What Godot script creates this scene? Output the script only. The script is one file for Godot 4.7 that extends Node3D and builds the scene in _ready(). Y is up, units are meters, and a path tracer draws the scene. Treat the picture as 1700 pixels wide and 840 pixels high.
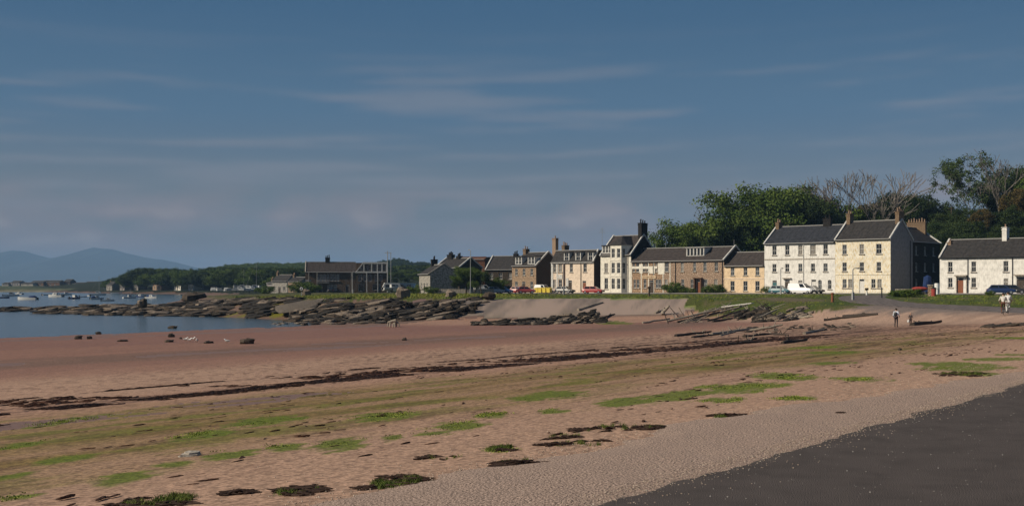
extends Node3D
# A sandy bay with a road in the foreground, a terrace of old houses behind a grass bank, rocks, boats and wooded hills.
const F := 1900.0
const EYE := 1.65
const HOR := 472.0
const SEA := -3.2
var taken := {}
var M := {}
var T := {}
var rng := RandomNumberGenerator.new()
var n1 := FastNoiseLite.new()
var n2 := FastNoiseLite.new()
var nc := FastNoiseLite.new()

# ------------------------------------------------------------------ mesh builder
class MB:
	var v := PackedVector3Array()
	var n := PackedVector3Array()
	var c := PackedColorArray()
	var i := PackedInt32Array()
	var col := Color(1, 1, 1)
	var xf := Transform3D()
	func tri(a: Vector3, b: Vector3, d: Vector3) -> void:
		a = xf * a; b = xf * b; d = xf * d
		var k := v.size()
		var nn := (b - a).cross(d - a).normalized()
		v.append(a); v.append(b); v.append(d)
		for q in 3:
			n.append(nn); c.append(col)
		i.append(k); i.append(k + 2); i.append(k + 1)
	func quad(a: Vector3, b: Vector3, d: Vector3, e: Vector3) -> void:
		a = xf * a; b = xf * b; d = xf * d; e = xf * e
		var k := v.size()
		var nn := (d - a).cross(e - b).normalized()
		v.append(a); v.append(b); v.append(d); v.append(e)
		for q in 4:
			n.append(nn); c.append(col)
		i.append(k); i.append(k + 2); i.append(k + 1)
		i.append(k); i.append(k + 3); i.append(k + 2)
	func box(p: Vector3, s: Vector3) -> void:
		var h := s * 0.5
		var o := []
		for y in [-h.y, h.y]:
			for q in [[-h.x, h.z], [h.x, h.z], [h.x, -h.z], [-h.x, -h.z]]:
				o.append(p + Vector3(q[0], y, q[1]))
		hexa(o)
	func hexa(o: Array) -> void: # 4 bottom then 4 top corners, each anticlockwise seen from above
		quad(o[3], o[2], o[1], o[0]); quad(o[4], o[5], o[6], o[7])
		for k in 4:
			quad(o[k], o[(k + 1) % 4], o[4 + (k + 1) % 4], o[4 + k])
	func slab(a: Vector3, b: Vector3, d: Vector3, e: Vector3, th: float) -> void:
		var dn := -(b - a).cross(d - a).normalized() * th
		hexa([a + dn, b + dn, d + dn, e + dn, a, b, d, e])
	func fan(p: Array) -> void:
		for k in range(1, p.size() - 1):
			tri(p[0], p[k], p[k + 1])
	func bar(a: Vector3, b: Vector3, w: float, h: float) -> void:
		var z := (b - a).normalized()
		var x := (Vector3.UP if absf(z.y) < 0.9 else Vector3.RIGHT).cross(z).normalized() * w * 0.5
		var y := z.cross(x).normalized() * h * 0.5
		hexa([a - x - y, b - x - y, b + x - y, a + x - y, a - x + y, b - x + y, b + x + y, a + x + y])
	func tube(p: Array, r: Array, sides := 6, cap := true) -> void:
		var k := v.size()
		var side := Vector3.ZERO
		for a in p.size():
			var dir: Vector3 = (p[mini(a + 1, p.size() - 1)] - p[maxi(a - 1, 0)]).normalized()
			if side == Vector3.ZERO:
				side = (Vector3.UP if absf(dir.y) < 0.9 else Vector3.RIGHT).cross(dir).normalized()
			side = (side - dir * side.dot(dir)).normalized()
			var up := dir.cross(side)
			for s in sides:
				var g := TAU * s / sides
				var o := side * cos(g) + up * sin(g)
				v.append(xf * (p[a] + o * r[a])); n.append((xf.basis * o).normalized()); c.append(col)
		for a in p.size() - 1:
			for s in sides:
				var q0 := k + a * sides + s
				var q1 := k + a * sides + (s + 1) % sides
				var q2 := q1 + sides
				var q3 := q0 + sides
				i.append(q0); i.append(q2); i.append(q1)
				i.append(q0); i.append(q3); i.append(q2)
		if cap:
			for e in 2:
				var b0: int = k + (p.size() - 1) * sides * e
				var kk := v.size()
				var dir2: Vector3 = (p[-1] - p[-2]).normalized() if e == 1 else (p[0] - p[1]).normalized()
				for s in sides:
					v.append(v[b0 + s]); n.append((xf.basis * dir2).normalized()); c.append(col)
				for s in range(1, sides - 1):
					if e == 1:
						i.append(kk); i.append(kk + s + 1); i.append(kk + s)
					else:
						i.append(kk); i.append(kk + s); i.append(kk + s + 1)
	func cyl(p: Vector3, q: Vector3, r: float, sides := 10) -> void:
		tube([p, q], [r, r], sides)
	func blob(p: Vector3, r: Vector3, seedn: int, rough := 0.3, boxy := 0.0, ru := 9, rv := 6) -> void:
		var fn := FastNoiseLite.new()
		fn.seed = seedn; fn.frequency = 0.9
		var g := []
		for a in rv + 1:
			var row := []
			for b in ru:
				var th := PI * a / rv
				var ph := TAU * b / ru
				var d := Vector3(sin(th) * cos(ph), cos(th), sin(th) * sin(ph))
				if boxy > 0.0:
					var m := maxf(absf(d.x), maxf(absf(d.y), absf(d.z)))
					d = d.lerp(d / m * 0.85, boxy)
				d *= 1.0 + rough * fn.get_noise_3dv(d * 1.4) * 1.6
				row.append(p + d * r)
			g.append(row)
		for a in rv:
			for b in ru:
				var b1 := (b + 1) % ru
				if a == 0: tri(g[0][0], g[1][b1], g[1][b])
				elif a == rv - 1: tri(g[a][b], g[a][b1], g[rv][0])
				else: quad(g[a + 1][b], g[a][b], g[a][b1], g[a + 1][b1])
	func prism(poly: PackedVector2Array, z0: float, z1: float) -> void: # x,y outline anticlockwise seen from +z
		var t := Geometry2D.triangulate_polygon(poly)
		for k in range(0, t.size(), 3):
			var a := poly[t[k]]; var b := poly[t[k + 1]]; var d := poly[t[k + 2]]
			if (b - a).cross(d - a) < 0.0:
				var w := b; b = d; d = w
			tri(Vector3(a.x, a.y, z1), Vector3(b.x, b.y, z1), Vector3(d.x, d.y, z1))
			tri(Vector3(a.x, a.y, z0), Vector3(d.x, d.y, z0), Vector3(b.x, b.y, z0))
		for k in poly.size():
			var a := poly[k]; var b := poly[(k + 1) % poly.size()]
			quad(Vector3(a.x, a.y, z1), Vector3(a.x, a.y, z0), Vector3(b.x, b.y, z0), Vector3(b.x, b.y, z1))
	func mesh(mat: Material) -> ArrayMesh:
		var arr := []
		arr.resize(Mesh.ARRAY_MAX)
		arr[Mesh.ARRAY_VERTEX] = v
		arr[Mesh.ARRAY_NORMAL] = n
		arr[Mesh.ARRAY_COLOR] = c
		arr[Mesh.ARRAY_INDEX] = i
		var m := ArrayMesh.new()
		m.add_surface_from_arrays(Mesh.PRIMITIVE_TRIANGLES, arr)
		m.surface_set_material(0, mat)
		return m

# ------------------------------------------------------------------ nodes
func numbered(parent: Node, called: String) -> String:
	var key := str(parent.get_instance_id()) + called
	var k: int = taken.get(key, 0)
	taken[key] = k + 1
	return called if k == 0 else "%s_%03d" % [called, k]

func put(o: Node3D, called: String, parent: Node = self) -> Node3D:
	o.name = numbered(parent, called)
	parent.add_child(o, true)
	return o

func obj(called: String, mb: MB, mat: Material, parent: Node = self) -> MeshInstance3D:
	var o := MeshInstance3D.new()
	o.mesh = mb.mesh(mat)
	put(o, called, parent)
	return o

func part(called: String, mesh: Mesh, parent: Node, at := Vector3.ZERO, turn := 0.0) -> MeshInstance3D:
	var o := MeshInstance3D.new()
	o.mesh = mesh
	o.position = at
	o.rotation.y = turn
	put(o, called, parent)
	return o

func tag(o: Node, label: String, category: String, group := "") -> Node:
	o.set_meta("label", label)
	o.set_meta("category", category)
	if group: o.set_meta("group", group)
	return o

func structure(o: Node) -> Node:
	o.set_meta("kind", "structure")
	return o

func stuff(o: Node, label := "") -> Node:
	o.set_meta("kind", "stuff")
	if label: o.set_meta("label", label)
	return o

func thing(called: String, label: String, category: String, at := Vector3.ZERO, turn := 0.0, group := "") -> Node3D:
	var o := Node3D.new()
	o.position = at
	o.rotation.y = turn
	put(o, called)
	tag(o, label, category, group)
	return o

func dup(src: Node3D, called: String, at: Vector3, turn: float, label: String, group := "", sc := Vector3.ONE) -> Node3D:
	var o: Node3D = src.duplicate()
	o.name = numbered(self, called)
	add_child(o, true)
	o.position = at
	o.rotation = Vector3(0, turn, 0)
	o.scale = sc
	o.set_meta("label", label)
	if group: o.set_meta("group", group)
	return o

func many(called: String, mesh: Mesh, xs: Array, cols: Array = [], parent: Node = self) -> MultiMeshInstance3D:
	var mm := MultiMesh.new()
	mm.transform_format = MultiMesh.TRANSFORM_3D
	mm.use_colors = cols.size() > 0
	mm.mesh = mesh
	mm.instance_count = xs.size()
	for k in xs.size():
		mm.set_instance_transform(k, xs[k])
		if cols.size() > 0: mm.set_instance_color(k, cols[k])
	var o := MultiMeshInstance3D.new()
	o.multimesh = mm
	put(o, called, parent)
	stuff(o)
	return o

# ------------------------------------------------------------------ materials
func noise_tex(key: String, freq: float, oct: int, ramp: Array, size := 512, seedn := 1, normal := 0.0, type := FastNoiseLite.TYPE_SIMPLEX_SMOOTH) -> NoiseTexture2D:
	var t := NoiseTexture2D.new()
	var fn := FastNoiseLite.new()
	fn.noise_type = type
	fn.frequency = freq
	fn.fractal_octaves = oct
	fn.fractal_type = FastNoiseLite.FRACTAL_FBM
	fn.seed = seedn
	t.width = size; t.height = size; t.seamless = true; t.noise = fn
	if normal > 0.0:
		t.as_normal_map = true
		t.bump_strength = normal
	elif ramp.size() > 0:
		var g := Gradient.new()
		var offs := PackedFloat32Array()
		var cs := PackedColorArray()
		for k in ramp.size():
			offs.append(ramp[k][0])
			var q = ramp[k][1]
			cs.append(q if q is Color else Color(q, q, q))
		g.offsets = offs; g.colors = cs
		t.color_ramp = g
	T[key] = t
	return t

func mat(key: String, col: Color, rough := 0.9, tex := "", sc := 1.0, ntex := "", nscale := 1.0, nstr := 1.0) -> StandardMaterial3D:
	var m := StandardMaterial3D.new()
	m.resource_name = key
	m.albedo_color = col.linear_to_srgb()
	m.roughness = rough
	m.metallic_specular = 0.35
	if tex:
		m.albedo_texture = T[tex]
		m.uv1_triplanar = true; m.uv1_world_triplanar = true
		m.uv1_scale = Vector3.ONE * sc
	if ntex:
		m.normal_enabled = true
		m.normal_texture = T[ntex]
		m.normal_scale = nstr
		if not tex:
			m.uv1_triplanar = true; m.uv1_world_triplanar = true
			m.uv1_scale = Vector3.ONE * nscale
	M[key] = m
	return m

func detail(m: StandardMaterial3D, tex: String, sc: float) -> void: # a second, differently scaled multiply layer
	m.detail_enabled = true
	m.detail_blend_mode = BaseMaterial3D.BLEND_MODE_MUL
	m.detail_albedo = T[tex]
	m.detail_uv_layer = BaseMaterial3D.DETAIL_UV_2
	m.uv2_triplanar = true; m.uv2_world_triplanar = true
	m.uv2_scale = Vector3.ONE * sc

func L(r: float, g: float, b: float) -> Color:
	return Color(r, g, b)

func make_materials() -> void:
	noise_tex("mottle", 0.012, 5, [[0.2, 0.62], [0.5, 0.86], [0.85, 1.0]], 512, 3)
	noise_tex("speck", 0.12, 3, [[0.3, 0.55], [0.55, 0.85], [0.8, 1.0]], 512, 5)
	noise_tex("gritty", 0.16, 2, [[0.25, 0.42], [0.45, 0.74], [0.6, 0.9], [0.8, 1.0]], 1024, 14)
	noise_tex("fleck", 0.05, 5, [[0.2, 0.68], [0.5, 0.86], [0.75, 0.94]], 1024, 17)
	noise_tex("blotch", 0.006, 4, [[0.25, 0.7], [0.55, 0.95], [0.75, 1.0]], 512, 9)
	noise_tex("drips", 0.02, 4, [[0.0, Color(0.8, 0.68, 0.5)], [0.22, Color(0.94, 0.87, 0.74)], [0.5, Color(1, 0.98, 0.94)], [0.75, Color(1, 1, 1)]], 512, 27)
	noise_tex("stain", 0.01, 5, [[0.0, Color(0.8, 0.66, 0.46)], [0.2, Color(0.9, 0.8, 0.64)], [0.42, Color(0.98, 0.95, 0.89)], [0.6, Color(1, 1, 1)]], 512, 21)
	noise_tex("soft", 0.012, 5, [[0.1, 0.9], [0.45, 0.97], [0.7, 1.0]], 512, 23)
	noise_tex("rubble", 0.035, 3, [[0.2, Color(0.5, 0.44, 0.38)], [0.45, Color(0.8, 0.73, 0.66)], [0.6, Color(0.95, 0.88, 0.8)], [0.9, Color(1, 0.97, 0.93)]], 512, 33, 0.0, FastNoiseLite.TYPE_CELLULAR)
	noise_tex("chips", 0.09, 2, [[0.35, 0.75], [0.6, 0.9], [0.72, 0.98], [0.8, 1.0]], 1024, 8)
	noise_tex("bump", 0.03, 5, [], 512, 11, 6.0)
	noise_tex("grainbump", 0.15, 3, [], 512, 12, 5.0)
	noise_tex("wavebump", 0.022, 4, [], 512, 15, 5.0)
	# ground
	for q in [["sand", 0.95, 0.5], ["wet_sand", 0.6, 0.5], ["grass", 1.0, 0.6]]:
		var m := mat(q[0], L(1, 1, 1), q[1], "mottle" if q[0] == "grass" else "fleck", q[2] if q[0] == "grass" else 0.13, "bump", 1.0, 0.15 if q[0] != "grass" else 0.8)
		m.vertex_color_use_as_albedo = true
		detail(m, "fleck" if q[0] != "grass" else "speck", 0.37 if q[0] != "grass" else 0.35)
	M.wet_sand.metallic_specular = 0.22
	mat("gravel", L(1.0, 0.72, 0.57), 0.95, "gritty", 0.85, "grainbump", 1.0, 0.45)
	detail(M.gravel, "gritty", 0.21)
	mat("asphalt", L(0.162, 0.132, 0.12), 0.92, "gritty", 0.8, "grainbump", 1.0, 1.0)
	detail(M.asphalt, "soft", 0.27)
	mat("road_far", L(0.2, 0.165, 0.15), 0.9, "mottle", 0.2)
	mat("concrete", L(0.95, 0.95, 0.95), 0.95).vertex_color_use_as_albedo = true
	var w := mat("water", L(0.055, 0.08, 0.1), 0.12, "", 1.0, "wavebump", 0.22, 0.5)
	w.metallic_specular = 0.3
	var pw := mat("film", L(0.2, 0.125, 0.1), 0.5, "", 1.0, "bump", 0.5, 0.4)
	pw.metallic_specular = 0.22
	# rock and wood
	mat("rock", L(0.125, 0.094, 0.068), 0.9, "mottle", 0.6, "bump", 1.0, 1.4)
	detail(M.rock, "blotch", 0.21)
	mat("rock_pale", L(0.28, 0.22, 0.17), 0.92, "mottle", 0.6, "bump", 1.0, 1.2)
	mat("rock_mid", L(0.17, 0.14, 0.112), 0.92, "mottle", 0.6, "bump", 1.0, 0.8)
	mat("rock_dark", L(0.042, 0.035, 0.028), 0.85, "mottle", 0.7, "bump", 1.0, 1.4)
	mat("drift", L(0.4, 0.34, 0.27), 0.9, "mottle", 1.1, "bump", 1.0, 1.0)
	mat("drift_dark", L(0.08, 0.062, 0.05), 0.9, "mottle", 1.1, "bump", 1.0, 1.0)
	mat("weed", L(0.04, 0.022, 0.015), 0.7).vertex_color_use_as_albedo = true
	mat("pebble", L(1, 1, 1), 0.9).vertex_color_use_as_albedo = true
	# walls
	mat("white_wall", L(0.82, 0.79, 0.74), 0.9, "soft", 0.16, "bump", 1.0, 0.25); detail(M.white_wall, "soft", 0.47)
	mat("stained_wall", L(0.8, 0.765, 0.68), 0.9, "soft", 0.13, "bump", 1.0, 0.25); detail(M.stained_wall, "soft", 0.43)
	mat("cream_wall", L(0.78, 0.59, 0.39), 0.9, "soft", 0.2); detail(M.cream_wall, "soft", 0.5)
	mat("pink_wall", L(0.78, 0.64, 0.51), 0.9, "soft", 0.2); detail(M.pink_wall, "soft", 0.5)
	mat("buff_wall", L(0.8, 0.75, 0.65), 0.9, "soft", 0.2); detail(M.buff_wall, "soft", 0.5)
	mat("brown_stone", L(0.5, 0.425, 0.355), 0.95, "rubble", 0.32, "bump", 1.0, 0.9)
	mat("pub_stone", L(0.5, 0.4, 0.32), 0.95, "rubble", 0.27, "bump", 1.0, 0.9)
	mat("red_stone", L(0.5, 0.43, 0.39), 0.95, "rubble", 0.3, "bump", 1.0, 0.9)
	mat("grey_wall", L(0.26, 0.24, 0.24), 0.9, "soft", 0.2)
	mat("harl_wall", L(0.42, 0.39, 0.35), 0.95, "mottle", 0.3)
	mat("club_wall", L(0.17, 0.145, 0.125), 0.95, "rubble", 0.3)
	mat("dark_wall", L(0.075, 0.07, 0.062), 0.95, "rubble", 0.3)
	mat("red_wall", L(0.2, 0.11, 0.085), 0.95, "rubble", 0.4)
	mat("slate_blue", L(0.062, 0.066, 0.08), 0.75, "chips", 0.35, "grainbump", 1.0, 0.5)
	mat("slate", L(0.075, 0.068, 0.065), 0.8, "chips", 0.35, "grainbump", 1.0, 0.5)
	mat("slate_brown", L(0.105, 0.085, 0.078), 0.85, "chips", 0.35, "grainbump", 1.0, 0.5)
	for k in ["slate_blue", "slate", "slate_brown"]: detail(M[k], "mottle", 0.22)
	mat("slate_lit", L(0.13, 0.1, 0.09), 0.85, "mottle", 0.3)
	mat("lead", L(0.3, 0.29, 0.28), 0.7)
	mat("trim", L(0.74, 0.72, 0.68), 0.7, "mottle", 0.7)
	mat("stone_trim", L(0.5, 0.44, 0.37), 0.9, "mottle", 0.7)
	mat("brown_trim", L(0.16, 0.085, 0.05), 0.7, "mottle", 0.7)
	mat("chimney", L(0.3, 0.25, 0.2), 0.95, "rubble", 0.5)
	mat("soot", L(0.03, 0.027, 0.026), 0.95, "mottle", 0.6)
	mat("pot", L(0.42, 0.29, 0.2), 0.9, "mottle", 1.0)
	mat("glass", L(0.012, 0.015, 0.018), 0.06).metallic_specular = 0.6
	mat("glass_sky", L(0.05, 0.058, 0.065), 0.08).metallic_specular = 0.7
	mat("glass_blind", L(0.22, 0.2, 0.175), 0.15).metallic_specular = 0.5
	mat("door_dark", L(0.06, 0.045, 0.035), 0.6)
	mat("door_teal", L(0.05, 0.14, 0.15), 0.5)
	mat("door_white", L(0.66, 0.64, 0.6), 0.6)
	mat("door_brown", L(0.22, 0.08, 0.04), 0.6)
	mat("iron", L(0.03, 0.03, 0.032), 0.6)
	mat("galv", L(0.3, 0.3, 0.3), 0.5)
	mat("pole_wood", L(0.13, 0.1, 0.075), 0.9, "mottle", 1.0)
	# vehicles and boats
	for q in [["paint_white", L(0.76, 0.76, 0.76)], ["paint_red", L(0.32, 0.015, 0.015)], ["paint_blue", L(0.02, 0.07, 0.2)], ["paint_navy", L(0.012, 0.03, 0.1)], ["paint_black", L(0.018, 0.018, 0.02)], ["paint_silver", L(0.42, 0.44, 0.46)], ["paint_teal", L(0.03, 0.12, 0.15)], ["paint_yellow", L(0.66, 0.5, 0.07)], ["paint_pinkred", L(0.4, 0.07, 0.07)]]:
		var p := mat(q[0], q[1], 0.35)
		p.clearcoat_enabled = true
		p.clearcoat = 0.6
	mat("rubber", L(0.02, 0.02, 0.02), 0.9)
	mat("rim", L(0.45, 0.45, 0.46), 0.35).metallic = 0.7
	mat("lamp_glass", L(0.6, 0.6, 0.58), 0.15)
	mat("lamp_red", L(0.3, 0.01, 0.01), 0.2)
	mat("hull_white", L(0.78, 0.78, 0.76), 0.4, "mottle", 0.8)
	mat("canvas_blue", L(0.012, 0.03, 0.1), 0.85)
	mat("canvas_red", L(0.3, 0.05, 0.04), 0.85)
	mat("plastic_white", L(0.75, 0.75, 0.74), 0.5)
	for k in M:
		if k.ends_with("_wall") or k.ends_with("_stone") or k.begins_with("slate") or k in ["trim", "stone_trim", "chimney"]:
			M[k].uv1_world_triplanar = false
			M[k].uv2_world_triplanar = false
	M.stained_wall.detail_albedo = T.drips
	M.stained_wall.uv2_scale = Vector3(0.55, 0.11, 0.55)
	M.white_wall.uv2_scale = Vector3(0.6, 0.12, 0.6)
	# plants
	for q in [["leaf", L(1, 1, 1)], ["leaf_far", L(1, 1, 1)]]:
		var lm := mat(q[0], q[1], 0.75)
		lm.vertex_color_use_as_albedo = true
		lm.backlight_enabled = true
		lm.backlight = Color(0.35, 0.4, 0.2)
		lm.cull_mode = BaseMaterial3D.CULL_DISABLED
		lm.metallic_specular = 0.25
	mat("bark", L(0.11, 0.085, 0.065), 0.95, "mottle", 1.2)
	mat("bark_grey", L(0.3, 0.265, 0.235), 0.95, "mottle", 1.2)
	mat("cloth", L(1, 1, 1), 0.9).vertex_color_use_as_albedo = true
	mat("hill", L(1, 1, 1), 0.95, "mottle", 0.02).vertex_color_use_as_albedo = true

# ------------------------------------------------------------------ the lie of the land
# near shore: the straight beach below the road.  far shore: a crest line round the head of the bay.
const CREST := [[-420, -900, -2.4, -3.4, 12], [-215, -620, -2.4, -3.4, 12], [-150, -560, -2.2, -3.4, 12], [-100, -440, -1.8, -3.4, 12], [-80, -300, -1.4, -3.4, 12], [-52, -215, -0.9, -3.3, 12], [-38, -178, -0.6, -3.35, 10], [-22, -160, -0.4, -3.15, 9], [-4, -151, -0.25, -2.65, 10], [15, -149, -0.2, -2.6, 11], [26, -146, -0.2, -2.55, 10], [31, -137, -0.45, -2.45, 8], [34, -127, -0.6, -2.3, 8], [38, -119, -0.75, -2.15, 9], [40.5, -108, -0.85, -2.05, 10], [42, -95, -0.85, -1.8, 10], [45, -80, -0.6, -1.4, 10], [62, -58, -0.2, -0.6, 10], [120, -20, 0, 0, 10]]
const BEACH := [[0, 0], [2.5, -0.13], [5, -0.3], [8, -0.5], [16, -1.05], [23, -1.55], [31, -1.98], [40, -2.36], [52, -2.66], [60, -2.74], [80, -3.05], [100, -3.26], [130, -3.6], [200, -4.6], [2000, -9]]
var cs := [] # crest segments: start, direction, length, ...

func prepare_land() -> void:
	for k in CREST.size() - 1:
		var a := Vector2(CREST[k][0], CREST[k][1])
		var b := Vector2(CREST[k + 1][0], CREST[k + 1][1])
		cs.append([a, (b - a).normalized(), a.distance_to(b)])

func near_d(x: float, z: float) -> float:
	return (x - 0.67) * -0.798 + (z + 8.5) * -0.602

func near_t(x: float, z: float) -> float:
	return (x - 0.67) * 0.602 + (z + 8.5) * -0.798

func from_td(t: float, d: float) -> Vector2:
	return Vector2(0.67 + t * 0.602 - d * 0.798, -8.5 - t * 0.798 - d * 0.602)

func beach_h(d: float) -> float:
	if d <= 0.0: return 0.0
	for k in BEACH.size() - 1:
		if d < BEACH[k + 1][0]:
			var f: float = (d - BEACH[k][0]) / (BEACH[k + 1][0] - BEACH[k][0])
			return lerpf(BEACH[k][1], BEACH[k + 1][1], f)
	return -9.0

# signed distance to the crest (+ towards the sea) and the place along it
func crest(x: float, z: float) -> Vector2:
	var best := 1e9
	var at := 0.0
	var sg := 1.0
	var p := Vector2(x, z)
	for k in cs.size():
		var s: Array = cs[k]
		var r: Vector2 = p - s[0]
		var f := clampf(r.dot(s[1]), 0.0, s[2])
		var e: Vector2 = r - s[1] * f
		var q := e.length_squared()
		if q < best:
			best = q
			at = k + f / s[2]
			sg = 1.0 if s[1].cross(r) > 0.0 else -1.0
	return Vector2(sqrt(best) * sg, at)

func terr_s(x: float, z: float) -> float:
	return (x - 66.3) * 0.743 + (z + 200.0) * 0.669
func terr_b(x: float, z: float) -> float:
	return (x - 66.3) * 0.669 - (z + 200.0) * 0.743

func land(x: float, z: float, c: Vector2) -> float:
	var k := mini(int(c.y), CREST.size() - 2)
	var f := c.y - k
	var lev: float = lerpf(CREST[k][2], CREST[k + 1][2], f)
	var toe: float = lerpf(CREST[k][3], CREST[k + 1][3], f)
	var wid: float = lerpf(CREST[k][4], CREST[k + 1][4], f)
	if c.x > 0.0:
		var g := c.x / wid
		if g < 1.0:
			var e := smoothstep(0.0, 1.0, g) * 0.5 + g * 0.5
			return lerpf(lev, toe, e)
		return toe - (c.x - wid) * 0.035
	var s := terr_s(x, z)
	var b := terr_b(x, z)
	var base := lerpf(-0.4, 0.05, clampf((s + 89.0) / 110.0, -1.5, 1.5))
	var h := lerpf(lev, base, smoothstep(0.0, 26.0, -c.x))
	h += smoothstep(14.0, 60.0, b) * smoothstep(-75.0, -15.0, s) * (9.0 + 5.0 * smoothstep(-20.0, 40.0, s))
	if z < -330.0:
		h += smoothstep(15.0, 150.0, -c.x) * 11.0 * smoothstep(-330.0, -430.0, z)
	return h

func smax(a: float, b: float, k: float) -> float:
	var h := maxf(k - absf(a - b), 0.0) / k
	return maxf(a, b) + h * h * k * 0.25

func ground(x: float, z: float) -> float:
	var d := near_d(x, z)
	var a := beach_h(d)
	if x * x + z * z < 2000.0 and d < 40.0: return a
	return smax(a, land(x, z, crest(x, z)), 0.3)

func on_ground(px: float, py: float, far := 700.0) -> Vector3:
	var u := (px - 850.0) / F
	var w := (py - HOR) / F
	var q := 5.0
	var last := q
	while q < far:
		if ground(u * q, -q) >= EYE - w * q:
			for k in 12:
				var m := (last + q) * 0.5
				if ground(u * m, -m) >= EYE - w * m: q = m
				else: last = m
			break
		last = q
		q *= 1.01
	return Vector3(u * q, EYE - w * q, -q)

func at(px: float, py: float, depth: float) -> Vector3:
	return Vector3((px - 850.0) / F * depth, EYE - (py - HOR) / F * depth, -depth)

func stand(px: float, depth: float) -> Vector3: # on the ground at that bearing and distance
	var x := (px - 850.0) / F * depth
	return Vector3(x, ground(x, -depth), -depth)

func by_terrace(px: float, out: float) -> Vector3: # a spot that far in front of the house fronts
	var o := Vector2(66.3 - 0.669 * out, 200.0 - 0.743 * out)
	var u := (px - 850.0) / F
	var len := (o.x - u * o.y) / (0.743 + u * 0.669)
	var p := Vector2(o.x - 0.743 * len, -(o.y + 0.669 * len))
	return Vector3(p.x, ground(p.x, p.y), p.y)

# ------------------------------------------------------------------ ground meshes
var green := [] # patches of green weed on the sand: centre t,d and half sizes
const GREEN_PX := [[200, 795, 62, 13], [380, 755, 55, 9], [110, 762, 55, 8], [560, 738, 62, 12], [650, 727, 24, 6], [760, 708, 60, 9], [820, 690, 34, 5], [640, 690, 60, 9], [930, 655, 62, 8], [1040, 667, 62, 8], [1110, 659, 55, 7], [1210, 645, 52, 9], [1300, 625, 50, 8], [1380, 603, 42, 3], [1430, 630, 46, 6], [1215, 693, 28, 4], [1600, 605, 40, 9], [1550, 605, 32, 5], [1655, 596, 46, 4], [1640, 621, 34, 5], [1690, 589, 26, 3], [1325, 662, 36, 4], [828, 747, 24, 5], [40, 824, 42, 6], [30, 740, 34, 8], [20, 790, 30, 8], [880, 660, 46, 6], [720, 720, 40, 5], [440, 700, 70, 9], [330, 722, 60, 8], [1355, 577, 40, 3], [1690, 561, 30, 4], [920, 683, 30, 4], [1200, 665, 44, 5], [290, 770, 40, 6], [100, 700, 60, 9], [480, 742, 40, 7], [1022, 537, 34, 4], [1260, 640, 60, 6], [1160, 652, 50, 6], [1585, 612, 60, 6], [1380, 585, 50, 3]]

func prepare_green() -> void:
	for g in GREEN_PX:
		var p := on_ground(g[0], g[1])
		var q := on_ground(g[0], g[1] - g[3])
		var dep := maxf(absf(p.z - q.z), 0.25)
		green.append([p.x, p.z, g[2] * -p.z / F, dep])

func green_at(x: float, z: float) -> float:
	var most := 0.0
	for g in green:
		var dx: float = (x - g[0]) / g[2]
		var dz: float = (z - g[1]) / g[3]
		if absf(dx) < 1.4 and absf(dz) < 1.4:
			most = maxf(most, 1.0 - sqrt(dx * dx + dz * dz))
	return most

func mixc(a: Color, b: Color, f: float) -> Color:
	return a.lerp(b, clampf(f, 0.0, 1.0))

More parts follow.
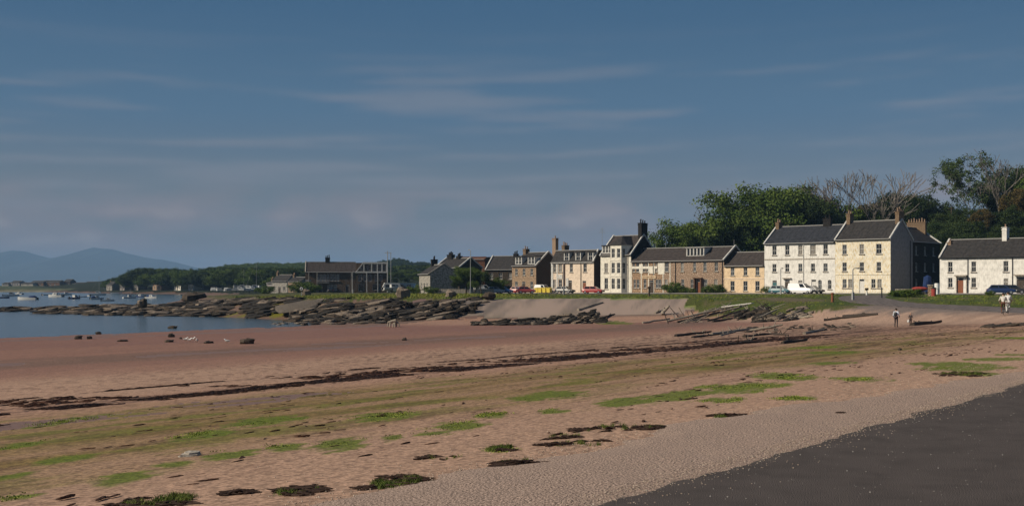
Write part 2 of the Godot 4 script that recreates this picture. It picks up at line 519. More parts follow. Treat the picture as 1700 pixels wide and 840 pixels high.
func sand_color(x: float, z: float, d: float, t: float, c: Vector2) -> Color:
	var streak := nc.get_noise_2d(t * 0.9, d * 5.0)
	var fine := nc.get_noise_2d(t * 7.0 + 300.0, d * 26.0)
	var big := nc.get_noise_2d(t * 0.35 + 90.0, d * 0.9 + 40.0)
	var dry := L(0.78, 0.46, 0.315)
	var low := L(0.5, 0.265, 0.195)
	var top := L(0.78, 0.49, 0.34)
	var col := mixc(top, dry, smoothstep(3.0, 12.0, d))
	# olive band of dying weed
	var olive := smoothstep(5.5, 10.0, d + big * 3.0) * smoothstep(21.0, 14.0, d + big * 3.0) * smoothstep(75.0, 25.0, t)
	col = mixc(col, L(0.42, 0.28, 0.1), olive * (0.75 + 0.7 * streak))
	var film := nc.get_noise_2d(t * 1.6 + 210.0, d * 4.5 + 33.0)
	col = mixc(col, L(0.27, 0.27, 0.035), smoothstep(0.0, 0.32, film + fine * 0.35) * olive * 0.8)
	# between the two wrack lines the sand is pale
	col = mixc(col, L(0.8, 0.5, 0.35), smoothstep(23.0, 27.0, d) * smoothstep(45.0, 38.0, d))
	# the lower beach is wet and red
	col = mixc(col, low, smoothstep(37.0, 47.0, d + big * 3.0))
	col = mixc(col, L(0.33, 0.2, 0.15), smoothstep(48.0, 52.0, d + streak * 3.0) * smoothstep(60.0, 56.0, d + streak * 3.0) * 0.8)
	# wrack: dark lines of weed left by the tide
	var w1 := absf(d - 22.6 - streak * 1.2 - big * 0.8)
	col = mixc(col, L(0.06, 0.03, 0.022), smoothstep(1.7, 0.2, w1 + fine * 1.6) * smoothstep(-0.25, 0.12, fine + streak * 0.5 + 0.12) * 0.9)
	var w2 := absf(d - 28.6 - streak * 0.6)
	col = mixc(col, L(0.09, 0.05, 0.035), smoothstep(0.22, 0.06, w2) * smoothstep(-0.2, 0.15, streak + fine) * 0.8)
	# broken dark streaks over the upper beach
	var right := smoothstep(10.0, 60.0, t)
	col = mixc(col, L(0.12, 0.06, 0.035), smoothstep(0.18, 0.42, fine + streak * 0.5) * smoothstep(2.5, 6.0, d) * smoothstep(30.0, 20.0, d) * (0.4 + 0.4 * right))
	col = mixc(col, L(0.16, 0.085, 0.05), right * smoothstep(15.0, 20.0, d) * smoothstep(42.0, 28.0, d) * (0.35 + 0.4 * streak))
	# many thin dark lines of scraps, drawn out along the shore
	var thin := nc.get_noise_2d(t * 2.4 + 700.0, d * 21.0)
	col = mixc(col, L(0.15, 0.075, 0.05), smoothstep(0.12, 0.3, thin + streak * 0.4) * smoothstep(4.0, 8.0, d) * smoothstep(46.0, 36.0, d) * lerpf(0.35, 0.85, right))
	# slip at the head of the bay: pale pink concrete and sand
	if c.y > 11.5 and c.x < 15.0:
		col = mixc(col, L(0.9, 0.6, 0.44), smoothstep(15.0, 6.0, c.x) * (0.8 + 0.3 * streak))
		col = mixc(col, L(0.36, 0.29, 0.255), smoothstep(4.5, 1.0, c.x + streak * 3.0) * smoothstep(15.4, 13.8, c.y) * 0.9)
	if c.y < 11.0 and c.x < 26.0:
		col = mixc(col, L(0.8, 0.48, 0.33), smoothstep(26.0, 18.0, c.x) * smoothstep(6.5, 8.5, c.y) * 0.9)
	if c.y < 8.0 and c.x < 34.0:
		col = mixc(col, L(0.3, 0.2, 0.145), smoothstep(34.0, 16.0, c.x) * 0.85)
		var yw := n1.get_noise_2d(x * 9.0, z * 14.0)
		col = mixc(col, L(0.3, 0.28, 0.045), smoothstep(0.0, 0.25, yw) * smoothstep(5.6, 6.2, c.y) * smoothstep(7.2, 6.8, c.y) * smoothstep(26.0, 16.0, c.x))
	var g := green_at(x, z)
	if g > 0.0:
		col = mixc(col, L(0.2, 0.265, 0.02), smoothstep(-0.05, 0.42, g + fine * 0.7 + streak * 0.35) * 0.9)
	return col * (1.0 + 0.13 * fine + 0.12 * streak)

func build_land() -> void:
	var ang := []
	var a := -70.0
	while a < -27.5:
		ang.append(a); a += 1.6
	a = -27.5
	while a <= 27.5:
		ang.append(a); a += 0.085
	while a < 72.0:
		ang.append(a); a += 1.6
	var rad := []
	var r := 3.0
	while r < 980.0:
		rad.append(r)
		r *= 1.0115 if r < 330.0 else 1.03
	var na := ang.size()
	var nr := rad.size()
	var V := PackedVector3Array(); V.resize(na * nr)
	var C := PackedColorArray(); C.resize(na * nr)
	var Z := PackedByteArray(); Z.resize(na * nr)
	var k := 0
	for ri in nr:
		for ai in na:
			var th := deg_to_rad(ang[ai])
			var x: float = sin(th) * rad[ri]
			var z: float = -cos(th) * rad[ri]
			var d := near_d(x, z)
			var t := near_t(x, z)
			var c := Vector2(99, 0)
			var h := beach_h(d)
			if rad[ri] > 44.0 or d > 40.0:
				c = crest(x, z)
				h = smax(h, land(x, z, c), 0.3)
			var zone := 0
			var col: Color
			var inland := c.x < 0.0
			if inland and c.y > 12.6: inland = c.x < -7.5 - 2.0 * n1.get_noise_2d(x * 12.0, z * 12.0)
			elif not inland and c.y > 9.7 and c.y < 12.75: inland = c.x < lerpf(5.5, 2.5, smoothstep(11.8, 12.75, c.y)) + 4.0 * n1.get_noise_2d(x * 14.0, z * 14.0)
			elif not inland and c.y < 7.85: inland = c.x < 1.5 + 4.0 * n1.get_noise_2d(x * 14.0, z * 14.0)
			if d < 0.0 and rad[ri] > 44.0: inland = true
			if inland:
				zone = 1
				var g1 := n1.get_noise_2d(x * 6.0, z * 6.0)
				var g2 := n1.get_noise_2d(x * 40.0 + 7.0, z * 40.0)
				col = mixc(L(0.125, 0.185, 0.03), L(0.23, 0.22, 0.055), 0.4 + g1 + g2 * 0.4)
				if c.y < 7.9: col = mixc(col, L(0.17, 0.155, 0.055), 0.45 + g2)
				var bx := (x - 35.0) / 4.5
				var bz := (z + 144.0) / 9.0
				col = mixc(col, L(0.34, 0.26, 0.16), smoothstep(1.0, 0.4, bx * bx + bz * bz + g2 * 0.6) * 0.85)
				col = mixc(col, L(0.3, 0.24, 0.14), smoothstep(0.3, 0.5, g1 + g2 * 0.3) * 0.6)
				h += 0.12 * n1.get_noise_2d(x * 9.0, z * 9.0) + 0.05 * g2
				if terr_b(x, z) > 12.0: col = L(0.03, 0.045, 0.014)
			elif c.x < 9.0 + 5.0 * nc.get_noise_1d(c.y * 14.0) and c.y > 7.85 and c.y < 10.24 + 0.015 * c.x:
				zone = 2
				var run := nc.get_noise_2d(c.y * 16.0, c.x * 0.25)
				var crack := nc.get_noise_2d(c.y * 75.0 + c.x * 0.9, c.x * 0.5)
				col = mixc(L(0.33, 0.25, 0.205), L(0.15, 0.122, 0.108), 0.42 + run * 1.5 + crack * 1.1 + 1.3 * n1.get_noise_2d(x * 2.5, z * 2.5))
				col = mixc(col, L(0.2, 0.16, 0.115), smoothstep(7.0, 10.5, c.x + run * 4.0) * 0.6)
			else:
				col = sand_color(x, z, d, t, c)
				var rip := n1.get_noise_2d(t * 14.0, d * 50.0)
				h += 0.012 * n1.get_noise_2d(t * 5.0, d * 12.0) + (0.0015 * rip if d < 30.0 else 0.0)
				if d > 43.5 + 3.0 * n1.get_noise_2d(t * 2.0, d * 3.0) and c.y < 11.0: zone = 3
				var pool := n1.get_noise_2d(t * 2.2 + 50.0, d * 9.0)
				if d > 50.5 and d < 58.5 and t > -5.0 and t < 68.0 and pool > 0.02 + absf(d - 54.5) * 0.1: zone = 4
				if d > 13.5 and d < 20.5 and t < 13.0 and pool + 0.5 * n1.get_noise_2d(t * 12.0, d * 40.0) > 0.08 + absf(d - 17.0) * 0.1 + maxf(0.0, t - 4.0) * 0.05: zone = 4
				if d > 84.0 and d < 100.0 and pool > 0.16: zone = 4
				if zone == 4: h = h - 0.02
			V[k] = Vector3(x, h, z)
			C[k] = col
			Z[k] = zone
			k += 1
	# smooth normals over the whole sheet
	var N := PackedVector3Array(); N.resize(na * nr)
	for ri in nr:
		for ai in na:
			var q := ri * na + ai
			var e := V[q + 1 if ai < na - 1 else q] - V[q - 1 if ai > 0 else q]
			var f := V[q + na if ri < nr - 1 else q] - V[q - na if ri > 0 else q]
			N[q] = e.cross(f).normalized()
	var called := ["beach_sand", "grass", "concrete_revetment", "wet_sand", "water_film"]
	var mats := ["sand", "grass", "concrete", "wet_sand", "film"]
	for zone in 5:
		var mb := MB.new()
		var map := PackedInt32Array(); map.resize(na * nr); map.fill(-1)
		for ri in nr - 1:
			for ai in na - 1:
				var q := ri * na + ai
				if Z[q] != zone: continue
				var four := [q, q + 1, q + na + 1, q + na]
				for w in 4:
					var p: int = four[w]
					if map[p] < 0:
						map[p] = mb.v.size()
						mb.v.append(V[p]); mb.n.append(N[p] if zone != 4 else N[p].lerp(Vector3.UP, 0.9)); mb.c.append(C[p])
					four[w] = map[p]
				# anticlockwise from above is q, q+1, q+na+1, q+na; front faces run clockwise
				mb.i.append(four[0]); mb.i.append(four[2]); mb.i.append(four[1])
				mb.i.append(four[0]); mb.i.append(four[3]); mb.i.append(four[2])
		if mb.v.size() > 0:
			var o := obj(called[zone], mb, M[mats[zone]])
			structure(o)

func strip(called: String, pts: Array, half: float, lift: float, m: Material, step := 1.0, sides := 6) -> MeshInstance3D:
	# a road laid over the ground along a line, with its two edges turned down into the soil
	var cv := Curve3D.new()
	cv.bake_interval = step
	for p in pts.size():
		var tan: Vector3 = (pts[mini(p + 1, pts.size() - 1)] - pts[maxi(p - 1, 0)]) * 0.22
		cv.add_point(pts[p], -tan, tan)
	var line := cv.get_baked_points()
	var mb := MB.new()
	var rows := sides + 3
	for p in line.size():
		var dir := (line[mini(p + 1, line.size() - 1)] - line[maxi(p - 1, 0)]).normalized()
		var sd := Vector3(-dir.z, 0, dir.x)
		for s in rows:
			var f := clampf((s - 1.0) / sides, 0.0, 1.0) * 2.0 - 1.0
			var wob := n1.get_noise_2d(line[p].x * 30.0, line[p].z * 30.0 + signf(f) * 50.0) * 0.1 * absf(f)
			var q := line[p] + sd * (half * f + wob)
			q.y = ground(q.x, q.z) + lift + 0.05 * (1.0 - f * f)
			if s == 0 or s == rows - 1: q += sd * signf(f) * 0.04 + Vector3(0, -lift - 0.12, 0)
			mb.v.append(q); mb.n.append(Vector3.UP); mb.c.append(Color.WHITE)
	for p in line.size() - 1:
		for s in rows - 1:
			var q := p * rows + s
			mb.i.append(q); mb.i.append(q + rows + 1); mb.i.append(q + 1)
			mb.i.append(q); mb.i.append(q + rows); mb.i.append(q + rows + 1)
	var o := obj(called, mb, m)
	structure(o)
	return o

func td3(t: float, d: float, y := 0.0) -> Vector3:
	var p := from_td(t, d)
	return Vector3(p.x, y, p.y)

func build_roads() -> void:
	# foreground road: a fine sheet whose seaward edge is worn
	var mb := MB.new()
	var nt := 300
	var nd := 18
	for ti in nt + 1:
		for di in nd + 1:
			var t := -12.0 + 72.0 * ti / nt
			var d := -7.5 * di / nd
			if di == 0: d = 0.12 + 0.17 * n1.get_noise_1d(t * 24.0) + 0.12 * n1.get_noise_1d(t * 110.0)
			var h := 0.03 + 0.06 * smoothstep(0.0, -3.5, d) + 0.006 * n1.get_noise_2d(t * 30.0, d * 30.0)
			if di == 0: h = -0.02
			if di == 1: d = -0.06 + 0.15 * n1.get_noise_1d(t * 24.0) + 0.11 * n1.get_noise_1d(t * 110.0)
			var p := td3(t, d, h)
			mb.v.append(p); mb.c.append(Color.WHITE); mb.n.append(Vector3.UP)
	for ti in nt:
		for di in nd:
			var q := ti * (nd + 1) + di
			mb.i.append(q); mb.i.append(q + nd + 2); mb.i.append(q + 1)
			mb.i.append(q); mb.i.append(q + nd + 1); mb.i.append(q + nd + 2)
	structure(obj("road", mb, M.asphalt))
	# gravel verge between road and sand: sinks into the sand along a ragged line
	mb = MB.new()
	nt = 520
	nd = 44
	for ti in nt + 1:
		for di in nd + 1:
			var t := -10.0 + 70.0 * ti / nt
			var d := -0.4 + 4.6 * di / nd
			var edge := 2.15 + 0.9 * n1.get_noise_2d(t * 4.0, 3.0) + 0.5 * n1.get_noise_1d(t * 22.0)
			edge += 0.25 - 1.35 * smoothstep(5.0, 18.0, t)
			var h := beach_h(d) + 0.035 - 0.09 * smoothstep(edge - 0.7, edge + 0.7, d) + 0.012 * n1.get_noise_2d(t * 60.0, d * 60.0) + 0.01 * n1.get_noise_2d(t * 170.0, d * 170.0)
			if d < 0.3: h = minf(h, 0.015 + 0.012 * n1.get_noise_2d(t * 80.0, d * 80.0))
			mb.v.append(td3(t, d, h)); mb.c.append(Color.WHITE); mb.n.append(Vector3.UP)
	for ti in nt:
		for di in nd:
			var q := ti * (nd + 1) + di
			mb.i.append(q); mb.i.append(q + nd + 2); mb.i.append(q + nd + 1)
			mb.i.append(q); mb.i.append(q + 1); mb.i.append(q + nd + 2)
	smooth(mb)
	structure(obj("gravel_verge", mb, M.gravel))
	var pts := []
	for q in [[75, -52], [60, -70], [50.5, -84], [46.5, -97], [45.5, -108], [43.8, -118], [42, -127], [42.5, -136], [46, -150], [53, -166]]:
		pts.append(Vector3(q[0], 0, q[1]))
	strip("coast_road", pts, 2.8, 0.05, M.road_far)
	pts = []
	for q in range(-110, 60, 10):
		pts.append(Vector3(66.3 + 0.743 * q - 0.669 * 9.0, 0, -200.0 + 0.669 * q + 0.743 * 9.0))
	strip("street", pts, 2.6, 0.04, M.road_far, 2.0)
	pts = []
	for q in range(-100, 40, 10):
		pts.append(Vector3(66.3 + 0.743 * q - 0.669 * 2.0, 0, -200.0 + 0.669 * q + 0.743 * 2.0))
	strip("pavement", pts, 1.7, 0.12, M.lead, 2.0)

func smooth(mb: MB) -> void:
	for q in mb.n.size(): mb.n[q] = Vector3.ZERO
	for q in range(0, mb.i.size(), 3):
		var a := mb.i[q]; var b := mb.i[q + 1]; var d := mb.i[q + 2]
		var nn := (mb.v[d] - mb.v[a]).cross(mb.v[b] - mb.v[a])
		mb.n[a] += nn; mb.n[b] += nn; mb.n[d] += nn
	for q in mb.n.size(): mb.n[q] = mb.n[q].normalized()

func build_sea() -> void:
	var mb := MB.new()
	var na := 420
	var nr := 150
	for ri in nr:
		var r := 70.0 * pow(190.0, float(ri) / (nr - 1))
		for ai in na:
			var th := deg_to_rad(-88.0 + 100.0 * ai / (na - 1))
			var p := Vector3(sin(th) * r, SEA, -cos(th) * r)
			var am := 0.05 * smoothstep(75.0, 220.0, r)
			p.y += am * n1.get_noise_2d(p.x * 22.0, p.z * 40.0) + am * 0.6 * n1.get_noise_2d(p.x * 6.0, p.z * 14.0)
			mb.v.append(p); mb.n.append(Vector3.UP); mb.c.append(Color.WHITE)
	for ri in nr - 1:
		for ai in na - 1:
			var q := ri * na + ai
			mb.i.append(q); mb.i.append(q + na + 1); mb.i.append(q + 1)
			mb.i.append(q); mb.i.append(q + na); mb.i.append(q + na + 1)
	smooth(mb)
	structure(obj("sea", mb, M.water))

func ridge(called: String, prof: Array, depth: float, thick: float, base_y: float, colr: Color, rough: float, seedn: int) -> Node:
	# a range of hills: profile of (px, py) skyline points at that distance, falling away in front and behind
	var fn := FastNoiseLite.new()
	fn.seed = seedn; fn.fractal_octaves = 5
	var mb := MB.new()
	var nx := 260
	var nz := 16
	var x0: float = (prof[0][0] - 850.0) / F * depth
	var x1: float = (prof[-1][0] - 850.0) / F * depth
	for zi in nz + 1:
		for xi in nx + 1:
			var x := lerpf(x0, x1, float(xi) / nx)
			var g := float(zi) / nz * 2.0 - 1.0
			var px := x / depth * F + 850.0
			var y := 0.0
			for q in prof.size() - 1:
				if px >= prof[q][0] - 0.01 and px <= prof[q + 1][0] + 0.01:
					y = lerpf(prof[q][1], prof[q + 1][1], (px - prof[q][0]) / maxf(prof[q + 1][0] - prof[q][0], 0.001))
			var top := EYE - (y - HOR) / F * depth
			var nz1 := fn.get_noise_2d(x * 700.0 / depth, g * 90.0)
			var h := base_y + (top - base_y) * pow(maxf(0.0, 1.0 - absf(g)), 0.8) * (1.0 + rough * nz1 * (0.35 + absf(g)))
			mb.v.append(Vector3(x + nz1 * thick * 0.04, h, -depth + g * thick)); mb.n.append(Vector3.UP)
			mb.c.append(colr * (1.0 + 0.5 * fn.get_noise_2d(x * 2000.0 / depth, g * 300.0)))
	for zi in nz:
		for xi in nx:
			var q := zi * (nx + 1) + xi
			mb.i.append(q); mb.i.append(q + 1); mb.i.append(q + nx + 2)
			mb.i.append(q); mb.i.append(q + nx + 2); mb.i.append(q + nx + 1)
	smooth(mb)
	var o := obj(called, mb, M.hill)
	structure(o)
	return o

# ------------------------------------------------------------------ houses
const TURN := -0.733 # the terrace faces the bay: its fronts are turned 42 degrees to the left
var cache := {}

func window_meshes(w: float, h: float, style: String, fm: String) -> Array:
	var key := "%.2f %.2f %s %s" % [w, h, style, fm]
	if not cache.has(key):
		var f := MB.new()
		var b := 0.08
		var z := -0.12
		f.box(Vector3(b / 2, h / 2, z), Vector3(b, h, 0.09)); f.box(Vector3(w - b / 2, h / 2, z), Vector3(b, h, 0.09))
		f.box(Vector3(w / 2, b / 2, z), Vector3(w - 2 * b, b, 0.09)); f.box(Vector3(w / 2, h - b / 2, z), Vector3(w - 2 * b, b, 0.09))
		if style != "plain": f.box(Vector3(w / 2, h / 2, z + 0.01), Vector3(w - 2 * b, 0.075, 0.07))
		if style == "bars":
			f.box(Vector3(w / 2, h * 0.25 + 0.02, z), Vector3(0.04, h / 2 - b - 0.02, 0.05)); f.box(Vector3(w / 2, h * 0.75 - 0.02, z), Vector3(0.04, h / 2 - b - 0.02, 0.05))
		var g := MB.new()
		g.box(Vector3(w / 2, h / 2, z - 0.05), Vector3(w - 0.02, h - 0.02, 0.02))
		var s := MB.new()
		s.box(Vector3(w / 2, -0.06, 0.04), Vector3(w + 0.24, 0.12, 0.26))
		cache[key] = [f.mesh(M[fm]), g.mesh(M.glass), s.mesh(M.stone_trim if fm != "trim_plain" else M.trim)]
	return cache[key]

func add_window(root: Node3D, x: float, y: float, w: float, h: float, z := 0.0, style := "bars", fm := "trim", turn := 0.0, sill := true) -> Node3D:
	var k := window_meshes(w, h, style, fm)
	var o := part("window", k[0], root, Vector3(x, y, z), turn)
	var pn := part("pane", k[1], o)
	var pick := (int(absf(x) * 131.0 + y * 977.0) + root.get_child_count() * 7) % 7 # some panes mirror more sky, some have blinds down
	if pick < 2: pn.material_override = M.glass_sky
	elif pick == 2: pn.material_override = M.glass_blind
	if sill: part("sill", k[2], o)
	return o

func add_door(root: Node3D, x: float, y: float, w: float, h: float, m: String, z := 0.0) -> Node3D:
	var d := MB.new()
	d.box(Vector3(w / 2, h * 0.42, -0.14), Vector3(w - 0.1, h * 0.84, 0.06))
	for q in [0.3, 0.7]:
		d.box(Vector3(w * q, h * 0.22, -0.1), Vector3(w * 0.28, h * 0.28, 0.03)); d.box(Vector3(w * q, h * 0.6, -0.1), Vector3(w * 0.28, h * 0.34, 0.03))
	var o := obj("door", d, M[m], root)
	o.position = Vector3(x, y, z)
	var f := MB.new()
	f.box(Vector3(0.03, h / 2, -0.1), Vector3(0.06, h, 0.1)); f.box(Vector3(w - 0.03, h / 2, -0.1), Vector3(0.06, h, 0.1)); f.box(Vector3(w / 2, h - 0.03, -0.1), Vector3(w - 0.12, 0.06, 0.1))
	f.box(Vector3(w / 2, h * 0.86, -0.1), Vector3(w - 0.12, 0.05, 0.1))
	obj("frame", f, M.trim, o)
	var g := MB.new()
	g.box(Vector3(w / 2, h * 0.92, -0.15), Vector3(w - 0.1, h * 0.12, 0.02))
	obj("pane", g, M.glass, o)
	var hn := MB.new()
	hn.blob(Vector3(w * 0.82, h * 0.42, -0.07), Vector3.ONE * 0.04, 1, 0.0)
	obj("handle", hn, M.rim, o)
	return o

func holed(mb: MB, W: float, y0: float, y1: float, all_holes: Array, z := 0.0, reveal := 0.2, xa := 0.0) -> void:
	var holes := []
	for r in all_holes: if r.position.x >= xa and r.end.x <= W: holes.append(r)
	var xs := [xa, W]
	var ys := [y0, y1]
	for r in holes:
		for q in [r.position.x, r.end.x]: if not xs.has(q): xs.append(q)
		for q in [r.position.y, r.end.y]: if not ys.has(q) and q > y0 and q < y1: ys.append(q)
	xs.sort(); ys.sort()
	for a in xs.size() - 1:
		for b in ys.size() - 1:
			var m := Vector2((xs[a] + xs[a + 1]) / 2, (ys[b] + ys[b + 1]) / 2)
			var solid := true
			for r in holes: if r.has_point(m): solid = false
			if solid: mb.quad(Vector3(xs[a], ys[b], z), Vector3(xs[a + 1], ys[b], z), Vector3(xs[a + 1], ys[b + 1], z), Vector3(xs[a], ys[b + 1], z))
	for r in holes:
		var x0: float = r.position.x
		var x1: float = r.end.x
		var a0: float = maxf(r.position.y, y0)
		var a1: float = minf(r.end.y, y1)
		var w := z - reveal
		mb.quad(Vector3(x0, a0, z), Vector3(x0, a0, w), Vector3(x0, a1, w), Vector3(x0, a1, z))
		mb.quad(Vector3(x1, a0, w), Vector3(x1, a0, z), Vector3(x1, a1, z), Vector3(x1, a1, w))
		mb.quad(Vector3(x0, a0, z), Vector3(x1, a0, z), Vector3(x1, a0, w), Vector3(x0, a0, w))
		mb.quad(Vector3(x0, a1, w), Vector3(x1, a1, w), Vector3(x1, a1, z), Vector3(x0, a1, z))

func chimney(root: Node3D, x: float, z: float, y0: float, y1: float, w: float, dep: float, pots: int, m := "chimney", pot_m := "pot", across := false) -> void:
	var c := MB.new()
	c.box(Vector3(0, (y0 + y1) / 2, 0), Vector3(w, y1 - y0, dep))
	c.box(Vector3(0, y1 - 0.32, 0), Vector3(w + 0.14, 0.14, dep + 0.14))
	c.box(Vector3(0, y1 + 0.05, 0), Vector3(w + 0.2, 0.12, dep + 0.2))
	var o := obj("chimney", c, M[m], root)
	o.position = Vector3(x, 0, z)
	for k in pots:
		var p := MB.new()
		var f := (k + 0.5) / pots - 0.5
		var at0 := Vector3(0 if across else f * w, y1 + 0.1, f * dep if across else 0.0)
		var hh := 0.55 + 0.25 * ((k * 7) % 3) / 2.0
		p.tube([at0, at0 + Vector3(0, hh * 0.85, 0), at0 + Vector3(0, hh * 0.86, 0), at0 + Vector3(0, hh, 0)], [0.15, 0.12, 0.16, 0.16], 8)
		obj("chimney_pot", p, M[pot_m], o)

# a gabled house: rectangular openings in a front wall with reveals, gables, slated roof, verges, gutter
func house(called: String, label: String, s: Dictionary) -> Node3D:
	var W: float = s.w
	var H: float = s.h
	var D: float = s.d
	var R: float = s.r
	var root := thing(called, label, s.get("cat", "house"), s.at, s.get("turn", TURN))
	var holes := []
	for q in s.get("win", []): holes.append(Rect2(q[0] - q[2] / 2.0, q[1], q[2], q[3]))
	for q in s.get("doors", []): holes.append(Rect2(q[0] - q[2] / 2.0, 0.0, q[2], q[3]))
	for q in s.get("arches", []): holes.append(Rect2(q[0] - q[2] / 2.0, q[1], q[2], q[3]))
	var mb := MB.new()
	var cut: float = s.get("split", [0.0, ""])[0]
	holed(mb, W, -1.2, H, holes, 0.0, 0.2, cut)
	obj("wall", mb, M[s.wall], root)
	if cut > 0.0:
		mb = MB.new()
		holed(mb, cut, -1.2, H, holes)
		obj("wall", mb, M[s.split[1]], root)
	mb = MB.new()
	mb.quad(Vector3(W, -1.2, -D), Vector3(0, -1.2, -D), Vector3(0, H, -D), Vector3(W, H, -D))
	obj("rear_wall", mb, M[s.wall], root)
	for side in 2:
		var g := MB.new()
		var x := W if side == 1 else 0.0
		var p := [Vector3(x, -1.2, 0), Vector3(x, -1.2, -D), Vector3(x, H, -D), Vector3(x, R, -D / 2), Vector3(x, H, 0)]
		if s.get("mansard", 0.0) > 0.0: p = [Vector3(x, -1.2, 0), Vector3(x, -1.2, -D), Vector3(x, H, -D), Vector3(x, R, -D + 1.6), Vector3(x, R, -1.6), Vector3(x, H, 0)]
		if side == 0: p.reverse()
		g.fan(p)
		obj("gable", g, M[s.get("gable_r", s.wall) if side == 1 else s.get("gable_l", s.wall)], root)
	var roof := MB.new()
	var th := 0.16
	var e := 0.28
	if s.get("mansard", 0.0) > 0.0:
		roof.slab(Vector3(0, H + 0.05, 0.15), Vector3(W, H + 0.05, 0.15), Vector3(W, R, -1.6), Vector3(0, R, -1.6), th)
		roof.slab(Vector3(0, R + 0.01, -1.6), Vector3(W, R + 0.01, -1.6), Vector3(W, R + 0.2, -D + 1.6), Vector3(0, R + 0.2, -D + 1.6), th)
		roof.slab(Vector3(W, H + 0.05, -D - 0.15), Vector3(0, H + 0.05, -D - 0.15), Vector3(0, R + 0.2, -D + 1.6), Vector3(W, R + 0.2, -D + 1.6), th)
	else:
		var k := (R - H) / (D / 2)
		roof.slab(Vector3(0, H - e * k + th, e), Vector3(W, H - e * k + th, e), Vector3(W, R + th, -D / 2), Vector3(0, R + th, -D / 2), th)
		roof.slab(Vector3(W, H - e * k + th, -D - e), Vector3(0, H - e * k + th, -D - e), Vector3(0, R + th, -D / 2), Vector3(W, R + th, -D / 2), th)
	obj("roof", roof, M[s.get("roof", "slate")], root)
	var rg := MB.new()
	if not s.has("mansard"): rg.bar(Vector3(0.1, R + th + 0.02, -D / 2), Vector3(W - 0.1, R + th + 0.02, -D / 2), 0.28, 0.14)
	else: rg.bar(Vector3(0, R + 0.08, -1.55), Vector3(W, R + 0.08, -1.55), 0.25, 0.16)
	obj("roof_ridge", rg, M[s.get("ridge_m", "lead")], root)
	for side in s.get("skews", [0, 1]):
		var k := MB.new()
		var x: float = -0.1 if side == 0 else W - 0.18
		for q in 2:
			var zo := 0.3 if q == 0 else -D - 0.3
			var yo := H - 0.3 * (R - H) / (D / 2)
			if s.has("mansard"):
				k.bar(Vector3(x + 0.14, H + 0.1, 0.2 if q == 0 else -D - 0.2), Vector3(x + 0.14, R + 0.15, -1.6 if q == 0 else -D + 1.6), 0.28, 0.3)
			else:
				k.bar(Vector3(x + 0.14, yo + 0.22, zo), Vector3(x + 0.14, R + 0.3, -D / 2), 0.28, 0.3)
		obj("skew", k, M[s.get("skew_m", "trim")], root)
	var gt := MB.new()
	gt.tube([Vector3(0.1, H - 0.02, e + 0.1), Vector3(W - 0.1, H - 0.02, e + 0.1)], [0.09, 0.09], 6)
	obj("gutter", gt, M[s.get("gutter_m", "lead")], root)
	if s.has("course"):
		for y in s.course:
			var cm := MB.new()
			cm.box(Vector3(W / 2, y, 0.03), Vector3(W - 0.02, 0.16, 0.09))
			obj("string_course", cm, M[s.get("course_m", "stone_trim")], root)
	for x in s.get("pipes", []):
		var pm := MB.new()
		pm.cyl(Vector3(x, 0, 0.1), Vector3(x, H, 0.1), 0.06, 6)
		obj("downpipe", pm, M[s.get("pipe_m", "iron")], root)
	for q in s.get("win", []):
		add_window(root, q[0] - q[2] / 2.0, q[1], q[2], q[3], 0.0, s.get("style", "bars"), s.get("frame", "trim"))
	for q in s.get("doors", []):
		add_door(root, q[0] - q[2] / 2.0, 0.0, q[2], q[3], q[4])
	for q in s.get("arches", []):
		var w: float = q[2]
		var h: float = q[3]
		var o := add_window(root, q[0] - w / 2.0, q[1], w, h, 0.0, "bars", "trim")
		for side in 2: # the masonry that rounds the head of the opening
			var poly := PackedVector2Array()
			var cx := w / 2
			poly.append(Vector2(0.0 if side == 0 else w, h))
			for a in 7:
				var g := PI / 2 * a / 6.0
				poly.append(Vector2(cx - cos(g) * cx if side == 0 else cx + cos(g) * cx, h - w / 2 + sin(g) * w / 2))
			var am := MB.new()
			for q2 in poly.size(): poly[q2] = Vector2(clampf(poly[q2].x, 0.003, w - 0.003), minf(poly[q2].y, h - 0.003))
			if side == 1: poly.reverse()
			am.prism(poly, -0.19, -0.003)
			obj("arch_head", am, M[s.wall], o)
	for q in s.get("chim", []): # x, z, top above ridge, width, depth, pots, material, across
		chimney(root, q[0], q[1], R - 1.6, R + q[2], q[3], q[4], q[5], q[6], q[7] if q.size() > 7 else "pot", q[8] if q.size() > 8 else false)
	return root

func dormer(root: Node3D, x: float, w: float, y: float, h: float, z: float, back: float, m: String, style := "bars", lights := 1, roof_m := "slate") -> Node3D:
	var mb := MB.new()
	var holes := []
	var each := (w - 0.2) / lights
	for k in lights: holes.append(Rect2(0.1 + each * k + 0.06, 0.25, each - 0.12, h - 0.4))
	holed(mb, w, 0.0, h, holes, 0.0, 0.12)
	mb.quad(Vector3(0, 0, -back), Vector3(0, 0, 0), Vector3(0, h, 0), Vector3(0, h, -back))
	mb.quad(Vector3(w, 0, 0), Vector3(w, 0, -back), Vector3(w, h, -back), Vector3(w, h, 0))
	var o := obj("dormer", mb, M[m], root)
	o.position = Vector3(x - w / 2, y, z)
	var r := MB.new()
	r.slab(Vector3(-0.15, h, 0.18), Vector3(w + 0.15, h, 0.18), Vector3(w + 0.15, h + 0.15, -back), Vector3(-0.15, h + 0.15, -back), 0.14)
	obj("dormer_roof", r, M[roof_m], o)
	for q in holes:
		var k := window_meshes(q.size.x, q.size.y, style, "trim")
		part("window", k[0], o, Vector3(q.position.x, q.position.y, 0.05))
		# the glass of a dormer light sits in the same sash
		part("window_pane", k[1], o, Vector3(q.position.x, q.position.y, 0.05))
	return o

